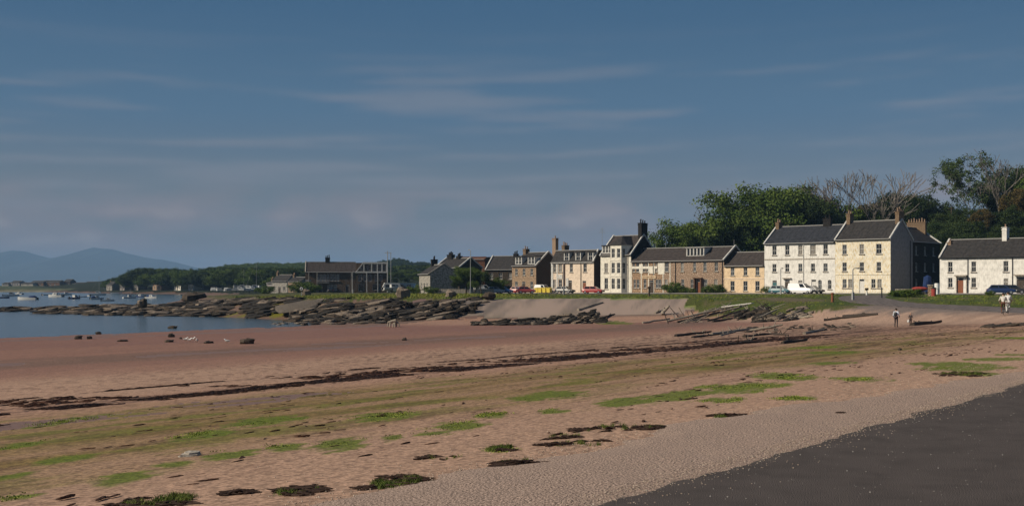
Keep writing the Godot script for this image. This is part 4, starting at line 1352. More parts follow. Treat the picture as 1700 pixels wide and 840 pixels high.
func build_vehicles() -> void:
	var fr := TURN # cars stand along the street or nose to the houses
	var p := func(px: float, out: float) -> Vector3:
		var q := by_terrace(px, out)
		q.y = ground(q.x, q.z) + 0.07
		return q
	car("van", "white van with dark windows parked before the white tenement's doors", "van", p.call(1331, 5.5), fr, "paint_white", true, "", 4.9)
	car("car", "dark car partly hidden by the nose of the white van", "car", p.call(1350, 3.8), fr, "paint_black")
	car("car", "dark teal-blue car left of the white van", "car", p.call(1296, 6), fr + 0.1, "paint_teal")
	car("car", "navy blue hatchback standing in front of the white cottage", "car", p.call(1664, 15), fr + 0.4, "paint_navy", false, "", 4.2)
	car("car", "low black car behind the blue hatchback by the white cottage", "car", p.call(1684, 7), fr + 0.3, "paint_black")
	car("car", "bright red estate car between the dormer house and the bay house", "car", p.call(985, 9), fr + 0.3, "paint_red", false, "", 4.5)
	car("car", "black car in front of the white dormer house beside the brown pilaster", "car", p.call(938, 7.5), fr + 0.1, "paint_black", false, "", 4.4)
	car("car", "dark red car before the door of the brown stone house", "car", p.call(861, 6.5), fr + 0.2, "paint_red")
	car("car", "pale red car to the right of the dark red one at the brown stone house", "car", p.call(873, 8.5), fr + 0.9, "paint_pinkred")
	car("van", "white pickup van left of the brown stone house by the garden trees", "van", at_ground(803, 246, 0.06), 0.3, "paint_white", true, "", 4.4)
	car("car", "silver-blue car with pale roof right of the white pickup van", "car", at_ground(822, 244, 0.06), 0.2, "paint_silver")
	car("car", "blue car next to the wall of the brown stone house", "car", at_ground(836, 247, 0.06), 0.1, "paint_blue")
	car("car", "black car under the garden trees left of the white pickup van", "car", at_ground(785, 250, 0.06), 0.3, "paint_black")
	car("car", "dark car with white number plate in front of the clubhouse balcony", "car", at_ground(548, 305, 0.06), 1.8, "paint_black")
	car("van", "white van in the boatyard, leftmost of the three", "van", at_ground(357, 572, 0.06), 0.2, "paint_white", true, "", 5.0)
	car("van", "white van in the boatyard, the middle one of three", "van", at_ground(367, 560, 0.06), 0.4, "paint_white", true, "", 5.0)
	car("van", "white van in the boatyard, nearest the laid-up boats", "van", at_ground(379, 545, 0.06), 0.1, "paint_white", true, "", 4.6)
	# yellow bins in the gap beside the brown stone house
	var src: Node3D = null
	var spots := [[892, "yellow bin at the left end of the row beside the brown stone house"], [898, "yellow bin second from the left in the row beside the brown stone house"], [905, "yellow bin third from the left, largest-looking of the row"], [912, "yellow bin at the right end of the row next to the dormer house"]]
	for s in spots:
		var q: Vector3 = p.call(s[0], 5.0)
		if src == null:
			src = thing("yellow_bin", s[1], "bin", q, fr, "yellow bins beside the brown stone house")
			var b := MB.new()
			b.hexa([Vector3(-0.42, 0.12, 0.36), Vector3(0.42, 0.12, 0.36), Vector3(0.42, 0.12, -0.36), Vector3(-0.42, 0.12, -0.36), Vector3(-0.52, 1.05, 0.46), Vector3(0.52, 1.05, 0.46), Vector3(0.52, 1.05, -0.46), Vector3(-0.52, 1.05, -0.46)])
			obj("body", b, M.paint_yellow, src)
			b = MB.new()
			b.slab(Vector3(-0.56, 1.09, 0.5), Vector3(0.56, 1.09, 0.5), Vector3(0.56, 1.24, -0.5), Vector3(-0.56, 1.24, -0.5), 0.06)
			obj("lid", b, M.paint_yellow, src)
			for x in [-0.35, 0.35]:
				b = MB.new()
				b.cyl(Vector3(x - 0.04, 0.12, -0.36), Vector3(x + 0.04, 0.12, -0.36), 0.12, 10)
				obj("wheel", b, M.rubber, src)
		else:
			dup(src, "yellow_bin", q, fr + rng.randf_range(-0.2, 0.2), s[1], "yellow bins beside the brown stone house")
	car("van", "white van behind the yellow bins", "van", p.call(902, 1.2), fr, "paint_white", true, "", 4.4)

# ------------------------------------------------------------------ boats
func boat(label: String, at0: Vector3, turn: float, len: float, mast: float, cabin := true, hull_m := "hull_white", canvas := "", group := "", called := "boat") -> Node3D:
	var o := thing(called, label, "boat", at0, turn, group)
	var mb := MB.new()
	var st := []
	for k in 8:
		var f := k / 7.0
		var w := len * 0.17 * pow(1.0 - pow(f, 2.6), 0.8) + 0.02
		var sheer := 0.75 + 0.35 * f * f
		st.append([(f - 0.5) * len, w, sheer * len * 0.13, -0.28 + 0.3 * f * f])
	for k in 7:
		var a: Array = st[k]
		var b: Array = st[k + 1]
		var ra := [Vector3(a[0], a[2], -a[1]), Vector3(a[0], 0.0, -a[1] * 0.85), Vector3(a[0], a[3], 0), Vector3(a[0], 0.0, a[1] * 0.85), Vector3(a[0], a[2], a[1])]
		var rb := [Vector3(b[0], b[2], -b[1]), Vector3(b[0], 0.0, -b[1] * 0.85), Vector3(b[0], b[3], 0), Vector3(b[0], 0.0, b[1] * 0.85), Vector3(b[0], b[2], b[1])]
		for q in 4: mb.quad(ra[q], rb[q], rb[q + 1], ra[q + 1])
		if k == 0: mb.fan([ra[0], ra[1], ra[2], ra[3], ra[4]])
	obj("hull", mb, M[hull_m], o)
	mb = MB.new()
	for k in 7:
		var a: Array = st[k]
		var b: Array = st[k + 1]
		mb.quad(Vector3(a[0], a[2] - 0.06, a[1] * 0.98), Vector3(b[0], b[2] - 0.06, b[1] * 0.98), Vector3(b[0], b[2] - 0.06, -b[1] * 0.98), Vector3(a[0], a[2] - 0.06, -a[1] * 0.98))
	obj("deck", mb, M.trim, o)
	var dk := len * 0.11
	if cabin:
		mb = MB.new()
		var w := len * 0.115
		mb.hexa([Vector3(-len * 0.12, dk, w), Vector3(len * 0.22, dk, w * 0.8), Vector3(len * 0.22, dk, -w * 0.8), Vector3(-len * 0.12, dk, -w), Vector3(-len * 0.12, dk + len * 0.15, w * 0.85), Vector3(len * 0.12, dk + len * 0.14, w * 0.7), Vector3(len * 0.12, dk + len * 0.14, -w * 0.7), Vector3(-len * 0.12, dk + len * 0.15, -w * 0.85)])
		obj("cabin", mb, M.hull_white, o)
		for z in [1, -1]:
			mb = MB.new()
			mb.box(Vector3(-len * 0.01, dk + len * 0.09, z * (w * 0.9)), Vector3(len * 0.16, len * 0.05, 0.05))
			obj("window", mb, M.glass, o)
	if canvas:
		mb = MB.new()
		mb.blob(Vector3(-len * 0.28, dk + 0.1, 0), Vector3(len * 0.2, 0.5, len * 0.13), 3, 0.1, 0.3)
		obj("cover", mb, M[canvas], o)
	if mast > 0.0:
		mb = MB.new()
		mb.tube([Vector3(len * 0.08, 0.4, 0), Vector3(len * 0.08, mast, 0)], [0.07, 0.045], 6)
		mb.tube([Vector3(len * 0.08, dk + 0.9, 0), Vector3(-len * 0.34, dk + 1.0, 0)], [0.05, 0.05], 6)
		for q in [0.49, -0.47]: mb.tube([Vector3(len * 0.08, mast, 0), Vector3(len * q, len * 0.12, 0)], [0.015, 0.015], 4, false)
		obj("mast", mb, M.galv, o)
	mb = MB.new()
	mb.box(Vector3(-len * 0.52, 0.35, 0), Vector3(0.35, 0.75, 0.35))
	if mast == 0.0: obj("outboard_motor", mb, M.rubber, o)
	return o

func afloat(px: float, depth: float) -> Vector3:
	return Vector3((px - 850.0) / F * depth, SEA, -depth)

func build_boats() -> void:
	boat("white speedboat lying half beyond the left edge of the moorings", afloat(17, 470), 0.3, 6.2, 0.0, true)
	boat("long white motorboat with a dark stern, largest of the moored boats on the left", afloat(44, 360), 3.0, 6.6, 0.0, false, "hull_white", "canvas_blue")
	boat("white cabin boat with a sloping bow beyond the long motorboat", afloat(91, 440), 2.9, 6.4, 0.0, true)
	boat("dark blue hulled boat with a pale cabin end on", afloat(123, 380), 1.2, 5.0, 0.0, true, "paint_navy")
	boat("tiny white dinghy right of the dark blue boat, the nearer of two", afloat(137, 430), 0.4, 2.8, 0.0, false)
	boat("tiny white dinghy furthest out among the two right of the dark blue boat", afloat(146, 470), 2.4, 2.6, 0.0, false)
	boat("white sailing boat with its tall bare mast above the far shore", afloat(161, 500), 0.15, 6.8, 8.2, true)
	boat("white boat with a blue canvas cover in front of the sailing boat", afloat(160, 372), 0.5, 4.2, 0.0, true, "hull_white", "canvas_blue")
	boat("white cabin cruiser with dark windows, left of the last moored boat", afloat(214, 395), 0.6, 4.6, 3.2, true)
	boat("white cabin cruiser furthest right on the blue water", afloat(250, 395), -0.5, 4.8, 0.0, true, "hull_white", "canvas_blue")
	boat("dark low boat close to the left edge behind the reef", afloat(4, 400), 0.2, 4.0, 0.0, false, "paint_navy")
	boat("small white boat beyond the long motorboat, under the far town's dark tower", afloat(108, 520), 0.5, 5.0, 0.0, true)
	boat("small white dinghy in front of the far town's left end", afloat(30, 540), 2.8, 4.4, 0.0, true)
	boat("pale dinghy close behind the cabin boat with the sloping bow", afloat(76, 500), 0.9, 4.2, 0.0, false)
	boat("white boat half hidden behind the reef's pale blocks", afloat(178, 330), 0.2, 3.6, 0.0, true)
	boat("dark blue boat between the cabin cruiser and the reef boulders", afloat(232, 430), 2.7, 4.4, 0.0, true, "paint_navy")
	boat("thin white boat lying under the light line of the far beach", afloat(192, 600), 0.0, 6.0, 0.0, false)
	# laid up in the yard
	var spots := [[391, 505, 8.5, 0.3, 0.0, "laid-up white boat at the left end of the boatyard row"], [401, 492, 9.0, 0.2, 9.0, "laid-up white yacht with a mast, second in the boatyard row"], [412, 480, 8.0, -0.2, 0.0, "laid-up white cruiser in the middle of the boatyard row"], [422, 470, 8.6, 0.2, 11.0, "laid-up white yacht with the tallest mast of the boatyard"], [432, 462, 7.6, 0.5, 0.0, "laid-up white boat at the right end of the boatyard row"], [397, 486, 6.5, 0.0, 0.0, "white boat on the grass in front of the boatyard row, left"], [419, 456, 5.5, 0.1, 0.0, "white boat on the grass in front of the boatyard row, right"]]
	for s in spots:
		var p := at_ground(s[0], s[1], 0.9)
		var b := boat(s[5], p, s[3], s[2], s[4], true, "hull_white", "canvas_blue" if int(s[0]) % 3 == 0 else "", "boats laid up in the boatyard", "laid_up_boat")
		var c := MB.new()
		for x in [-0.25, 0.2]:
			for z in [-1, 1]: c.bar(Vector3(s[2] * x, -0.9, z * 0.7), Vector3(s[2] * x, 0.1, z * 0.35), 0.12, 0.12)
		obj("cradle", c, M.iron, b)
	# white covered boats and a caravan right of the clubhouse
	boat("white covered boat standing on the grass right of the clubhouse", at_ground(652, 300, 0.8), 0.5, 5.6, 0.0, true, "hull_white", "", "", "laid_up_boat")
	boat("white dinghy on the grass at the right foot of the clubhouse", at_ground(667, 292, 0.5), 0.1, 4.6, 0.0, false, "hull_white", "", "", "laid_up_boat")
	for s in [[650, 312, 0.2, "white caravan with a blue window behind the covered boat"], [676, 330, -0.3, "small cream caravan among bushes right of the clubhouse"]]:
		var o := thing("caravan", s[3], "caravan", at_ground(s[0], s[1], 0.1), s[2])
		var mb := MB.new()
		mb.prism(PackedVector2Array([Vector2(-2.4, 0.5), Vector2(2.2, 0.5), Vector2(2.5, 1.3), Vector2(2.1, 2.5), Vector2(-2.0, 2.6), Vector2(-2.5, 1.5)]), -1.0, 1.0)
		obj("body", mb, M.hull_white, o)
		for x in [-1.3, 0.9]:
			mb = MB.new()
			mb.box(Vector3(x, 1.75, 1.01), Vector3(1.1, 0.7, 0.04))
			obj("window", mb, M.glass, o)
		mb = MB.new()
		mb.cyl(Vector3(0, 0.33, -0.9), Vector3(0, 0.33, 0.95), 0.33, 12)
		obj("wheel", mb, M.rubber, o)

# ------------------------------------------------------------------ posts and small things on the green
func post(called: String, label: String, cat: String, at0: Vector3, h: float, r: float, m: String) -> Node3D:
	var o := thing(called, label, cat, at0)
	var mb := MB.new()
	mb.tube([Vector3(0, -0.3, 0), Vector3(0, h, 0)], [r, r * 0.7], 8)
	obj("pole", mb, M[m], o)
	return o

func lamp(label: String, at0: Vector3, h: float, turn: float) -> void:
	var o := post("street_lamp", label, "street lamp", at0, h, 0.09, "galv")
	o.set_meta("group", "street lamps along the green")
	o.rotation.y = turn
	var mb := MB.new()
	mb.tube([Vector3(0, h, 0), Vector3(0.25, h + 0.18, 0), Vector3(0.7, h + 0.2, 0)], [0.05, 0.045, 0.04], 6)
	obj("arm", mb, M.galv, o)
	mb = MB.new()
	mb.blob(Vector3(0.85, h + 0.18, 0), Vector3(0.32, 0.09, 0.14), 2, 0.0)
	obj("lantern", mb, M.galv, o)
	mb = MB.new()
	mb.box(Vector3(0, 0.5, 0), Vector3(0.24, 1.0, 0.24))
	obj("base", mb, M.galv, o)

func build_street_things() -> void:
	lamp("slim grey lamp post before the white tenement's teal door", at_ground(1297, 196), 4.3, 1.0)
	lamp("dark lamp post on the green in front of the stained tenement", at_ground(1417, 138), 3.7, 0.5)
	lamp("lamp post on the grass by the bare garden wall left of the pickup van", at_ground(781, 232), 8.8, 2.0)
	lamp("pale lamp post before the brown pilaster of the dormer house", at_ground(936, 205), 5.5, 0.4)
	lamp("pale lamp post standing in front of the dark clubhouse wing", at_ground(585, 280), 5.2, 1.4)
	var o := post("utility_pole", "bare wooden pole with a short crossarm rising above the hillside trees", "utility pole", at_ground(1581, 262), 10.5, 0.17, "pole_wood")
	var top := 10.5
	var mb := MB.new()
	mb.box(Vector3(0, top - 0.5, 0), Vector3(1.4, 0.14, 0.14))
	obj("crossarm", mb, M.pole_wood, o)
	o = post("mast", "tall twin-armed steel mast at the right corner of the clubhouse", "mast", at_ground(643, 316), 11.5, 0.16, "galv")
	mb = MB.new()
	mb.bar(Vector3(-0.8, 11.0, 0), Vector3(1.1, 11.0, 0), 0.14, 0.14); mb.bar(Vector3(0.9, -0.2, 0), Vector3(0.9, 11.0, 0), 0.16, 0.16)
	obj("arm", mb, M.galv, o)
	# lifebelt stand on the left
	o = post("lifebelt_stand", "lifebelt stand with a round dark board and pale ring at the grass edge", "lifebelt stand", at_ground(500, 205), 1.5, 0.07, "galv")
	mb = MB.new()
	mb.tube([Vector3(0, 1.5, 0.0), Vector3(0, 1.5, 0.1)], [0.42, 0.42], 14)
	obj("board", mb, M.iron, o)
	mb = MB.new()
	var ring := []
	for k in 13: ring.append(Vector3(cos(TAU * k / 12.0) * 0.22, 1.5 + sin(TAU * k / 12.0) * 0.22, 0.15))
	mb.tube(ring, [0.06, 0.06, 0.06, 0.06, 0.06, 0.06, 0.06, 0.06, 0.06, 0.06, 0.06, 0.06, 0.06], 6, false)
	obj("ring", mb, M.plastic_white, o)
	o = post("post", "dark short post at the edge of the concrete slope before the pub", "post", at_ground(1078, 163), 1.25, 0.16, "pole_wood")
	mb = MB.new()
	mb.blob(Vector3(0, 1.3, 0), Vector3(0.24, 0.2, 0.24), 4, 0.05)
	obj("cap", mb, M.pole_wood, o)
	o = post("bollard", "rusty red-brown bollard on the grass before the white tenement", "bollard", at_ground(1383, 134), 0.95, 0.2, "door_brown")
	mb = MB.new()
	mb.blob(Vector3(0, 1.0, 0), Vector3(0.22, 0.14, 0.22), 4, 0.0)
	obj("cap", mb, M.door_brown, o)
	o = post("marker_post", "small white marker post with a dark cap near the stained tenement", "marker post", at_ground(1440, 172), 0.8, 0.16, "plastic_white")
	mb = MB.new()
	mb.box(Vector3(0, 0.92, 0), Vector3(0.42, 0.34, 0.42))
	obj("cap", mb, M.rock, o)
	o = post("post", "thin dark post at the left end of the low hedge", "post", at_ground(1465, 142), 1.4, 0.1, "iron")
	# low wall and the clutter beside the lane
	o = thing("bench", "long low pale bench behind the hedge on the green", "bench", at_ground(1502, 165), -0.3)
	mb = MB.new()
	mb.box(Vector3(0, 0.46, 0), Vector3(2.4, 0.08, 0.5)); mb.box(Vector3(0, 0.8, -0.24), Vector3(2.4, 0.3, 0.06))
	obj("seat", mb, M.stone_trim, o)
	for x in [-0.95, 0.95]:
		mb = MB.new()
		mb.box(Vector3(x, 0.2, 0), Vector3(0.14, 0.42, 0.44))
		obj("leg", mb, M.stone_trim, o)
	o = thing("gate_pillar", "square brown stone pillar beside the dark lane", "pillar", at_ground(1546, 150), -0.4)
	mb = MB.new()
	mb.box(Vector3(0, 0.65, 0), Vector3(0.62, 1.5, 0.62))
	obj("shaft", mb, M.brown_stone, o)
	mb = MB.new()
	mb.box(Vector3(0, 1.46, 0), Vector3(0.78, 0.14, 0.78))
	obj("cap", mb, M.stone_trim, o)
	for s in [[1551.5, 149.5, "dark red bin close against the brown stone pillar"]]:
		o = thing("litter_bin", s[2], "bin", at_ground(s[0], s[1]))
		mb = MB.new()
		mb.tube([Vector3(0, 0, 0), Vector3(0, 1.0, 0)], [0.28, 0.32], 12)
		obj("body", mb, M.canvas_red, o)
		mb = MB.new()
		mb.tube([Vector3(0, 1.0, 0), Vector3(0, 1.1, 0), Vector3(0, 1.18, 0)], [0.34, 0.34, 0.2], 12)
		obj("lid", mb, M.paint_black, o)
	o = thing("upturned_dinghy", "small dark red dinghy upturned on trestles in the lane", "dinghy", at_ground(1528, 170), -0.2)
	mb = MB.new()
	mb.blob(Vector3(0, 0.95, 0), Vector3(1.25, 0.32, 0.5), 7, 0.06)
	obj("hull", mb, M.canvas_red, o)
	for x in [-0.6, 0.6]:
		mb = MB.new()
		for z in [-0.35, 0.35]: mb.bar(Vector3(x, 0, z), Vector3(x, 0.75, z * 0.5), 0.08, 0.08)
		obj("trestle", mb, M.pole_wood, o)
	o = thing("covered_boat", "tall heap under a dark blue tarpaulin in the shaded lane", "tarpaulin", at_ground(1541, 188), 0.4)
	mb = MB.new()
	mb.blob(Vector3(0, 1.5, 0), Vector3(0.8, 1.7, 0.7), 12, 0.18, 0.35, 12, 8)
	obj("tarpaulin", mb, M.canvas_blue, o)
	mb = MB.new()
	mb.box(Vector3(0, 0.2, 0), Vector3(1.9, 0.4, 1.4))
	obj("trailer", mb, M.iron, o)
	o = thing("water_tank", "upright white tank on a narrow stand at the left corner of the white cottage", "tank", at_ground(1557, 180), 0.1)
	mb = MB.new()
	mb.tube([Vector3(0, 0.95, 0), Vector3(0, 1.05, 0), Vector3(0, 1.7, 0), Vector3(0, 1.8, 0)], [0.34, 0.38, 0.4, 0.3], 12)
	obj("drum", mb, M.plastic_white, o)
	mb = MB.new()
	mb.tube([Vector3(0, 0, 0), Vector3(0, 0.95, 0)], [0.3, 0.28], 10)
	obj("stand", mb, M.plastic_white, o)
	# rooftop aerials
	for s in [[1000, 243, 12.3, "thin aerial with bars on the roof of the bay house's left side"], [1064, 245, 13.6, "tall television aerial beside the black chimney"]]:
		var q := at_ground(s[0], s[1])
		o = thing("aerial", s[3], "aerial", Vector3(q.x, q.y, q.z))
		mb = MB.new()
		mb.tube([Vector3(0, 8.5, 0), Vector3(0, s[2] + 1.6, 0)], [0.04, 0.03], 5)
		for k in 5: mb.bar(Vector3(-0.7 + 0.1 * k, s[2] + 0.6 + 0.22 * k, 0), Vector3(0.7 - 0.1 * k, s[2] + 0.6 + 0.22 * k, 0), 0.03, 0.03)
		obj("mast", mb, M.galv, o)
	# sea wall along the garden in front of the trees
	o = thing("garden_wall", "low pale stone wall below the leafy garden trees", "wall", at_ground(770, 240), 0.03)
	mb = MB.new()
	for k in 9: mb.box(Vector3(-5.6 + k * 1.4, 0.45, 0), Vector3(1.38, 1.1 + 0.06 * (k % 3), 0.4))
	obj("masonry", mb, M.stone_trim, o)

# ------------------------------------------------------------------ rocks, boulders, driftwood
var rock_meshes := {}
func rock_mesh(m: String, v: int) -> Mesh:
	var key := m + str(v)
	if not rock_meshes.has(key):
		var mb := MB.new()
		var r := RandomNumberGenerator.new()
		r.seed = 900 + v
		if v % 4 == 3:
			mb.blob(Vector3.ZERO, Vector3(0.5, 0.5, 0.5), 100 + v, 0.4, 0.6, 9, 6)
		else: # two or three beds of rock, each with a broken outline, the upper ones set back
			var beds := 2 + v % 2
			for k in beds:
				var n := 7
				var lo := []
				var hi := []
				var y0 := -0.5 + float(k) / beds
				var y1 := -0.5 + (k + 1.0) / beds - 0.03
				var off := Vector3(r.randf_range(-0.1, 0.1), 0, r.randf_range(-0.06, 0.12) - 0.05 * k)
				for q in n:
					var a := -TAU * (q + r.randf_range(-0.25, 0.25)) / n
					var rr := r.randf_range(0.36, 0.56) * (1.0 - 0.1 * k)
					var p := Vector3(cos(a) * rr, 0, sin(a) * rr) + off
					lo.append(p + Vector3(0, y0, 0))
					hi.append(p * r.randf_range(0.86, 0.97) + Vector3(0, y1 + r.randf_range(-0.07, 0.05), 0))
				for q in n:
					var w := (q + 1) % n
					mb.tri(lo[q], lo[w], hi[w]); mb.tri(lo[q], hi[w], hi[q])
				var mid := Vector3.ZERO
				for p in hi: mid += p
				mid = mid / n + Vector3(0, 0.03, 0)
				for q in n: mb.tri(hi[q], hi[(q + 1) % n], mid)
		rock_meshes[key] = mb.mesh(M[m])
	return rock_meshes[key]

func slab_at(parent: Node, called: String, p: Vector3, size: Vector3, yaw: float, tilt: float, roll: float, m: String) -> void:
	var o := MeshInstance3D.new()
	o.mesh = rock_mesh(m, 3 + 4 * (rng.randi() % 4) if called == "stone" or rng.randf() < 0.68 else rng.randi() % 11)
	o.transform = Transform3D(Basis.from_euler(Vector3(tilt, yaw, roll)).scaled_local(size), p)
	put(o, called, parent)

# an outcrop: many tilted slabs in a strip of ground seen between two bearings
func outcrop(label: String, px0: float, px1: float, d0: float, d1: float, count: int, size: float, thick: float, roll: float, mats: Array, top0 := -9.0, top1 := -9.0) -> void:
	var pm := (px0 + px1) / 2
	var c := stand(pm, (d0 + d1) / 2)
	c.y = maxf(c.y, SEA)
	var o := thing("rock_outcrop", label, "rock outcrop", c, 0.0, "dark shore rocks")
	for k in count:
		var f := rng.randf()
		var dep := lerpf(d0, d1, rng.randf())
		var p := stand(lerpf(px0, px1, f), dep)
		p.y = maxf(p.y, SEA - 0.1)
		var back := (dep - d0) / maxf(d1 - d0, 0.1)
		var top := maxf(lerpf(top0, top1, f) - rng.randf() * 0.35, p.y + 0.1)
		var want := lerpf(p.y + thick * 0.6, top, clampf(back * 1.6, 0.0, 1.0) * rng.randf_range(0.55, 1.0))
		var ln := size * rng.randf_range(0.4, 1.3)
		var th := thick * rng.randf_range(0.5, 1.2)
		var y := minf(want, maxf(top, p.y + 0.25)) - th * 0.5
		var s := Vector3(ln * 1.45, th * 1.15, ln * rng.randf_range(0.7, 1.1))
		var under := y - th * 0.5
		var deep := 0
		while under > p.y and deep < 4: # lower beds fill down to the ground, each set a little forward
			var bed := maxf(thick * rng.randf_range(0.6, 1.1), (under - p.y) * 0.34)
			deep += 1
			slab_at(o, "slab", Vector3(p.x + rng.randf_range(-0.5, 0.5), under - bed * 0.42, p.z + 0.25 * deep) - c, Vector3(s.x * rng.randf_range(0.8, 1.25), bed, s.z * 1.2), rng.randf_range(-0.2, 0.2), rng.randf_range(-0.03, 0.1), roll + rng.randf_range(-0.05, 0.05), mats[rng.randi() % mats.size()])
			under -= bed * 0.85
		slab_at(o, "slab", Vector3(p.x, y, p.z) - c, s, rng.randf_range(-0.7, 0.7), rng.randf_range(-0.06, 0.16), roll + rng.randf_range(-0.12, 0.12), mats[rng.randi() % mats.size()])

func build_rocks() -> void:
	var mix := ["rock", "rock", "rock_dark", "rock_dark", "rock_pale"]
	var dark := ["rock_dark", "rock_dark", "rock", "rock_dark", "rock_pale"]
	outcrop("small separate dark reef at the far left in the shallow water", -20, 45, 198, 222, 16, 2.2, 0.45, 0.02, dark, -2.6, -2.4)
	outcrop("long low reef of flat slabs left of the boulder pair", 62, 150, 184, 224, 50, 2.6, 0.5, 0.03, mix, -2.5, -1.9)
	outcrop("middle of the long reef, with pale blocks on its seaward face", 140, 240, 178, 222, 66, 2.6, 0.55, 0.04, mix, -2.1, -1.8)
	outcrop("reef where it climbs towards the grassy point", 225, 340, 174, 216, 74, 2.7, 0.6, 0.05, mix, -1.9, -1.2)
	outcrop("high dark rocks below the grassy point", 320, 430, 170, 204, 80, 2.6, 0.6, 0.07, mix, -1.1, -0.8)
	outcrop("dark ledges between the grassy point and the pale slab", 415, 500, 163, 180, 54, 2.3, 0.55, 0.08, dark, -0.9, -0.9)
	outcrop("jumbled black rocks under the clubhouse bank", 545, 665, 143, 157, 110, 1.9, 0.5, 0.1, dark, -1.0, -0.3)
	outcrop("black rocks rising to a ridge below the garden trees", 640, 800, 141, 152, 90, 1.7, 0.5, 0.2, dark, -0.6, -0.6)
	outcrop("brown ledges around the pale slab, right of the grassy point", 480, 570, 146, 166, 60, 1.6, 0.4, 0.08, mix, -1.6, -1.0)
	outcrop("low stones scattered at the foot of the black rocks", 440, 660, 136, 148, 70, 0.9, 0.3, 0.05, mix)
	outcrop("dark line of rocks lying on pink sand before the concrete slope", 785, 905, 127, 131, 70, 0.8, 0.28, 0.05, dark, -2.25, -2.0)
	outcrop("rock spur climbing from the sand to the concrete slope", 895, 1000, 129, 136, 56, 0.8, 0.3, 0.2, dark, -2.1, -1.0)
	outcrop("pale tumbled stones under the turf bank behind the driftwood", 1250, 1345, 119, 127, 60, 0.8, 0.4, 0.3, ["rock", "rock_pale", "rock_pale", "rock_dark"], -1.7, -1.6)
	outcrop("dark hollow of rocks beneath the overhanging turf", 1225, 1275, 126, 133, 26, 1.0, 0.5, 0.1, dark, -1.2, -0.9)
	outcrop("broken stone along the turf edge at the right margin", 1640, 1720, 66, 69, 30, 0.8, 0.2, 0.1, ["rock_dark", "rock", "drift_dark"], -0.8, -0.6)
	outcrop("stones and mud scattered on the sand before the slipway", 1240, 1420, 84, 106, 60, 0.4, 0.12, 0.0, ["rock", "rock_dark", "rock_pale"])
	# pale bedding slab
	var sp := on_ground(535, 516)
	var o := thing("bedrock_slab", "broad pale sloping slab of bedrock set among the dark rocks", "rock", Vector3(sp.x, sp.y, sp.z))
	for q in [[-4.0, 0.5, -4.0, 6.5, 0.7, 7.0, "rock_mid"], [0.5, 0.8, -5.4, 7.0, 0.5, 6.0, "rock_mid"], [4.2, 0.5, -3.0, 5.0, 0.6, 4.4, "rock"]]:
		slab_at(o, "slab", Vector3(q[0], q[1], q[2]), Vector3(q[3], q[4], q[5]), -0.1, 0.22, 0.08, q[6])
	# single boulders on the sand: px, py, width px, height px
	var list := [[285, 546, 15, 5, "dark flat boulder at the edge of the shallow water"], [129, 563, 11, 6, "left of two dark boulders standing close together on the wet sand"], [147, 563, 10, 5, "right of two dark boulders standing close together on the wet sand"], [162, 555, 9, 4, "small dark stone on the sand just beyond the boulder pair"], [283, 560, 10, 6, "squarish brown stone right of the boulder pair"], [280, 568, 16, 4, "flat dark stone by the white gulls"], [410, 571, 22, 9, "largest lone brown boulder on the wet sand, pointed on top"], [671, 565, 11, 4, "small black stone alone in the grey runnel"], [505, 540, 14, 4, "dark stone at the end of the shallow water below the pale slab"], [299, 563, 5, 3, "tiny stone between the flat boulder and the brown one"], [203, 567, 16, 3, "thin dark stone lying in the runnel"], [345, 570, 16, 4, "reddish flat stone left of the largest brown boulder"], [1495, 582, 8, 4, "small dark stone on the slip sand below the two walkers"]]
	for b in list:
		var p := on_ground(b[0], b[1])
		var s := -p.z / F
		var t := thing("boulder", b[4], "boulder", p)
		slab_at(t, "stone", Vector3(0, b[3] * s * 0.35, 0), Vector3(b[2] * s * 1.1, b[3] * s * 1.5, b[2] * s * 0.8), rng.randf() * 6.0, 0, 0, "drift_dark" if rng.randf() < 0.6 else "rock")
	# boulders standing on the reef
	for b in [[233, 503, 182, 1.1, 1.4, "pale upright boulder, left of a pair on the reef top"], [239, 503, 182, 0.9, 1.5, "dark upright boulder, right of a pair on the reef top"], [668, 490, 160, 2.0, 1.8, "grey boulder at the grass edge above the black rocks"], [747, 489, 160, 1.6, 1.2, "rounded grey boulder on the grass left of the rock ridge"], [813, 505, 150, 1.8, 1.0, "square grey block on the bank at the end of the rock ridge"], [508, 487, 215, 1.6, 1.6, "round grey boulder on the grass beside the lifebelt stand"], [318, 494, 214, 5.0, 1.6, "big dark brown boulder capping the reef near the open water"]]:
		var p := at(b[0], b[1], b[2])
		p.y = maxf(ground(p.x, p.z), SEA) + (1.4 if b[0] < 330 else 0.2)
		var t := thing("boulder", b[5], "boulder", p)
		slab_at(t, "stone", Vector3(0, b[4] * 0.3, 0), Vector3(b[3], b[4], b[3] * 0.8), 0.4, 0.1, 0.1, "rock_pale" if b[0] in [233, 668, 508, 747] else "rock")
	# two scattered stones in the foreground
	var fp := on_ground(317, 757)
	var t2 := thing("stone", "flat pale grey stone slab lying beside green weed in the left foreground", "stone", fp, 0.2)
	slab_at(t2, "slab", Vector3(0, 0.02, 0), Vector3(0.3, 0.06, 0.2), 0.1, 0.1, 0.03, "stone_trim")
	fp = on_ground(284, 802)

